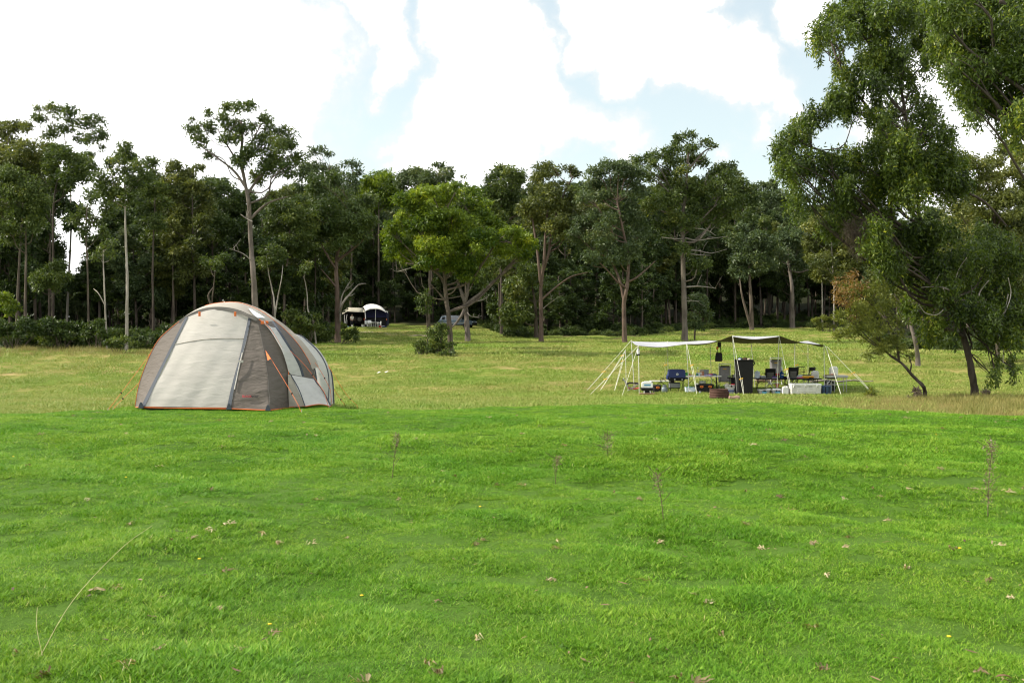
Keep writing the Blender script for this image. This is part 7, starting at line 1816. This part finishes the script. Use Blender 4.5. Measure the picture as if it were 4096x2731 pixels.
weed(555.5, 483, 457, 'short brown weed on the lawn just right of the middle', 3, .1, .8, .5)
weed(664, 519, 473, 'thin faded weed on the lawn below the left end of the camp', 4, -.15, .7, .6)
weed(608, 459, 436, 'grey twiggy weed patch on the lawn below the camp guy ropes', 5, .0, 1.4, .9, .06)
t = put('grass_stem', 'long pale straw stem leaning right at the lower left corner', 'grass stem', 36, 4.75)
P = catmull([(0, 0, -.02), (.10, .15, .22), (.24, .4, .42), (.33, .6, .50)], 16); MB().tube(P, np.linspace(.0018, .0008, 16), 5).build('stem', strw, t); MB().tube(catmull([(.02, 0, .0), (-.03, .05, .12), (-.05, .1, .2)], 8), .0012, 4).build('side_stem', strw, t)
def litter(name, label, n, seed, mat, Lr, ylim, curl=.35):
    rg = np.random.default_rng(seed)
    y = ylim[0] + (ylim[1] - ylim[0]) * rg.uniform(0, 1, n) ** 1.3; x = rg.uniform(-.6, .6, n) * y
    z = zg(x, y) + .022 + rg.uniform(-.012, .016, n)
    V = []; Fc = []; T = []
    for i in range(n):
        a = rg.uniform(0, 6.283); L_ = rg.uniform(*Lr); w = L_ * rg.uniform(.14, .30); cu = rg.normal(0, curl); ti = rg.normal(0, .25)
        ca_, sa = math.cos(a), math.sin(a)
        for (p, q, r_) in ((-.5, 0, 0), (-.15, .5, .1), (-.15, -.5, .1), (.2, .45, .12), (.2, -.45, .12), (.5, 0, 0)):
            lx = p * L_; ly = q * w; lz = r_ * L_ * cu + ti * lx * .5 + abs(q) * w * .3
            V.append((x[i] + lx * ca_ - ly * sa, y[i] + lx * sa + ly * ca_, z[i] + lz))
        b = i * 6; Fc += [(b, b + 2, b + 4, b + 1), (b + 1, b + 4, b + 5, b + 3)]; T += [rg.uniform()] * 2
    o = link(bpy.data.objects.new(name, np_mesh(name, V, np.array(Fc), mat, np.array(T))))
    return tag(o, label, None, None, 'stuff')
litter('leaf_litter', 'scattered dry brown fallen leaves lying over the lawn', 190, 3, leafmat('fallen_leaves', (.06, .028, .015), (.22, .12, .065), .15, young=(.28, .18, .11)), (.03, .085), (4.2, 19))
def straw_clumps(name, label, n, seed, mat):
    """little tangles of dead grass, a few bent strands each"""
    rg = np.random.default_rng(seed); V = []; Fc = []; T = []
    y = 4.2 + 15 * rg.uniform(0, 1, n) ** 1.5; x = rg.uniform(-.58, .58, n) * y; z = zg(x, y)
    for i in range(n):
        a0 = rg.uniform(0, 6.283); big = rg.uniform(.25, .7); tt = rg.uniform()
        for _ in range(int(rg.integers(4, 16))):
            a = a0 + rg.normal(0, .7); L_ = rg.uniform(.03, .11) * big; w = rg.uniform(.0025, .0055)
            px_, py_ = x[i] + rg.normal(0, .035 * big), y[i] + rg.normal(0, .03 * big)
            d = np.array([math.cos(a), math.sin(a), 0]); sd = np.array([-d[1], d[0], .5]) * w
            p0 = np.array([px_, py_, z[i] + rg.uniform(.004, .02)]); p1 = p0 + d * L_ * .5 + np.array([0, 0, rg.uniform(.0, .022)]); p2 = p0 + d * L_ + rg.normal(0, .012, 3)
            p2[2] = p0[2] + rg.uniform(-.012, .02)
            b = len(V); V += [p0 - sd, p0 + sd, p1 - sd, p1 + sd, p2 - sd * .4, p2 + sd * .4]; Fc += [(b, b + 1, b + 3, b + 2), (b + 2, b + 3, b + 5, b + 4)]; T += [np.clip(tt + rg.normal(0, .2), 0, 1)] * 2
    tag(link(bpy.data.objects.new(name, np_mesh(name, np.array(V), np.array(Fc), mat, np.array(T)))), label, None, None, 'stuff')
straw_clumps('dead_grass_tangles', 'small pale tangles of dead grass strewn over the lawn', 170, 4, leafmat('dead_grass', (.14, .10, .045), (.34, .27, .14), .2, young=(.50, .42, .27)))
# a few yellow daisies
rg = np.random.default_rng(12); mb = MB()
for _ in range(9):
    y = 4.6 + 9 * rg.uniform(); x = rg.uniform(-.5, .5) * y; z = G(x, y)
    mb.lathe([(.002, .034), (.011, .036), (.012, .040), (.003, .043)], c=(x, y, z + rg.uniform(-.01, .015)), sides=7)
tag(mb.build('lawn_flowers', surf('yellow_petal', (.70, .50, .02), .7)), 'tiny yellow flowers dotted through the lawn', None, None, 'stuff')
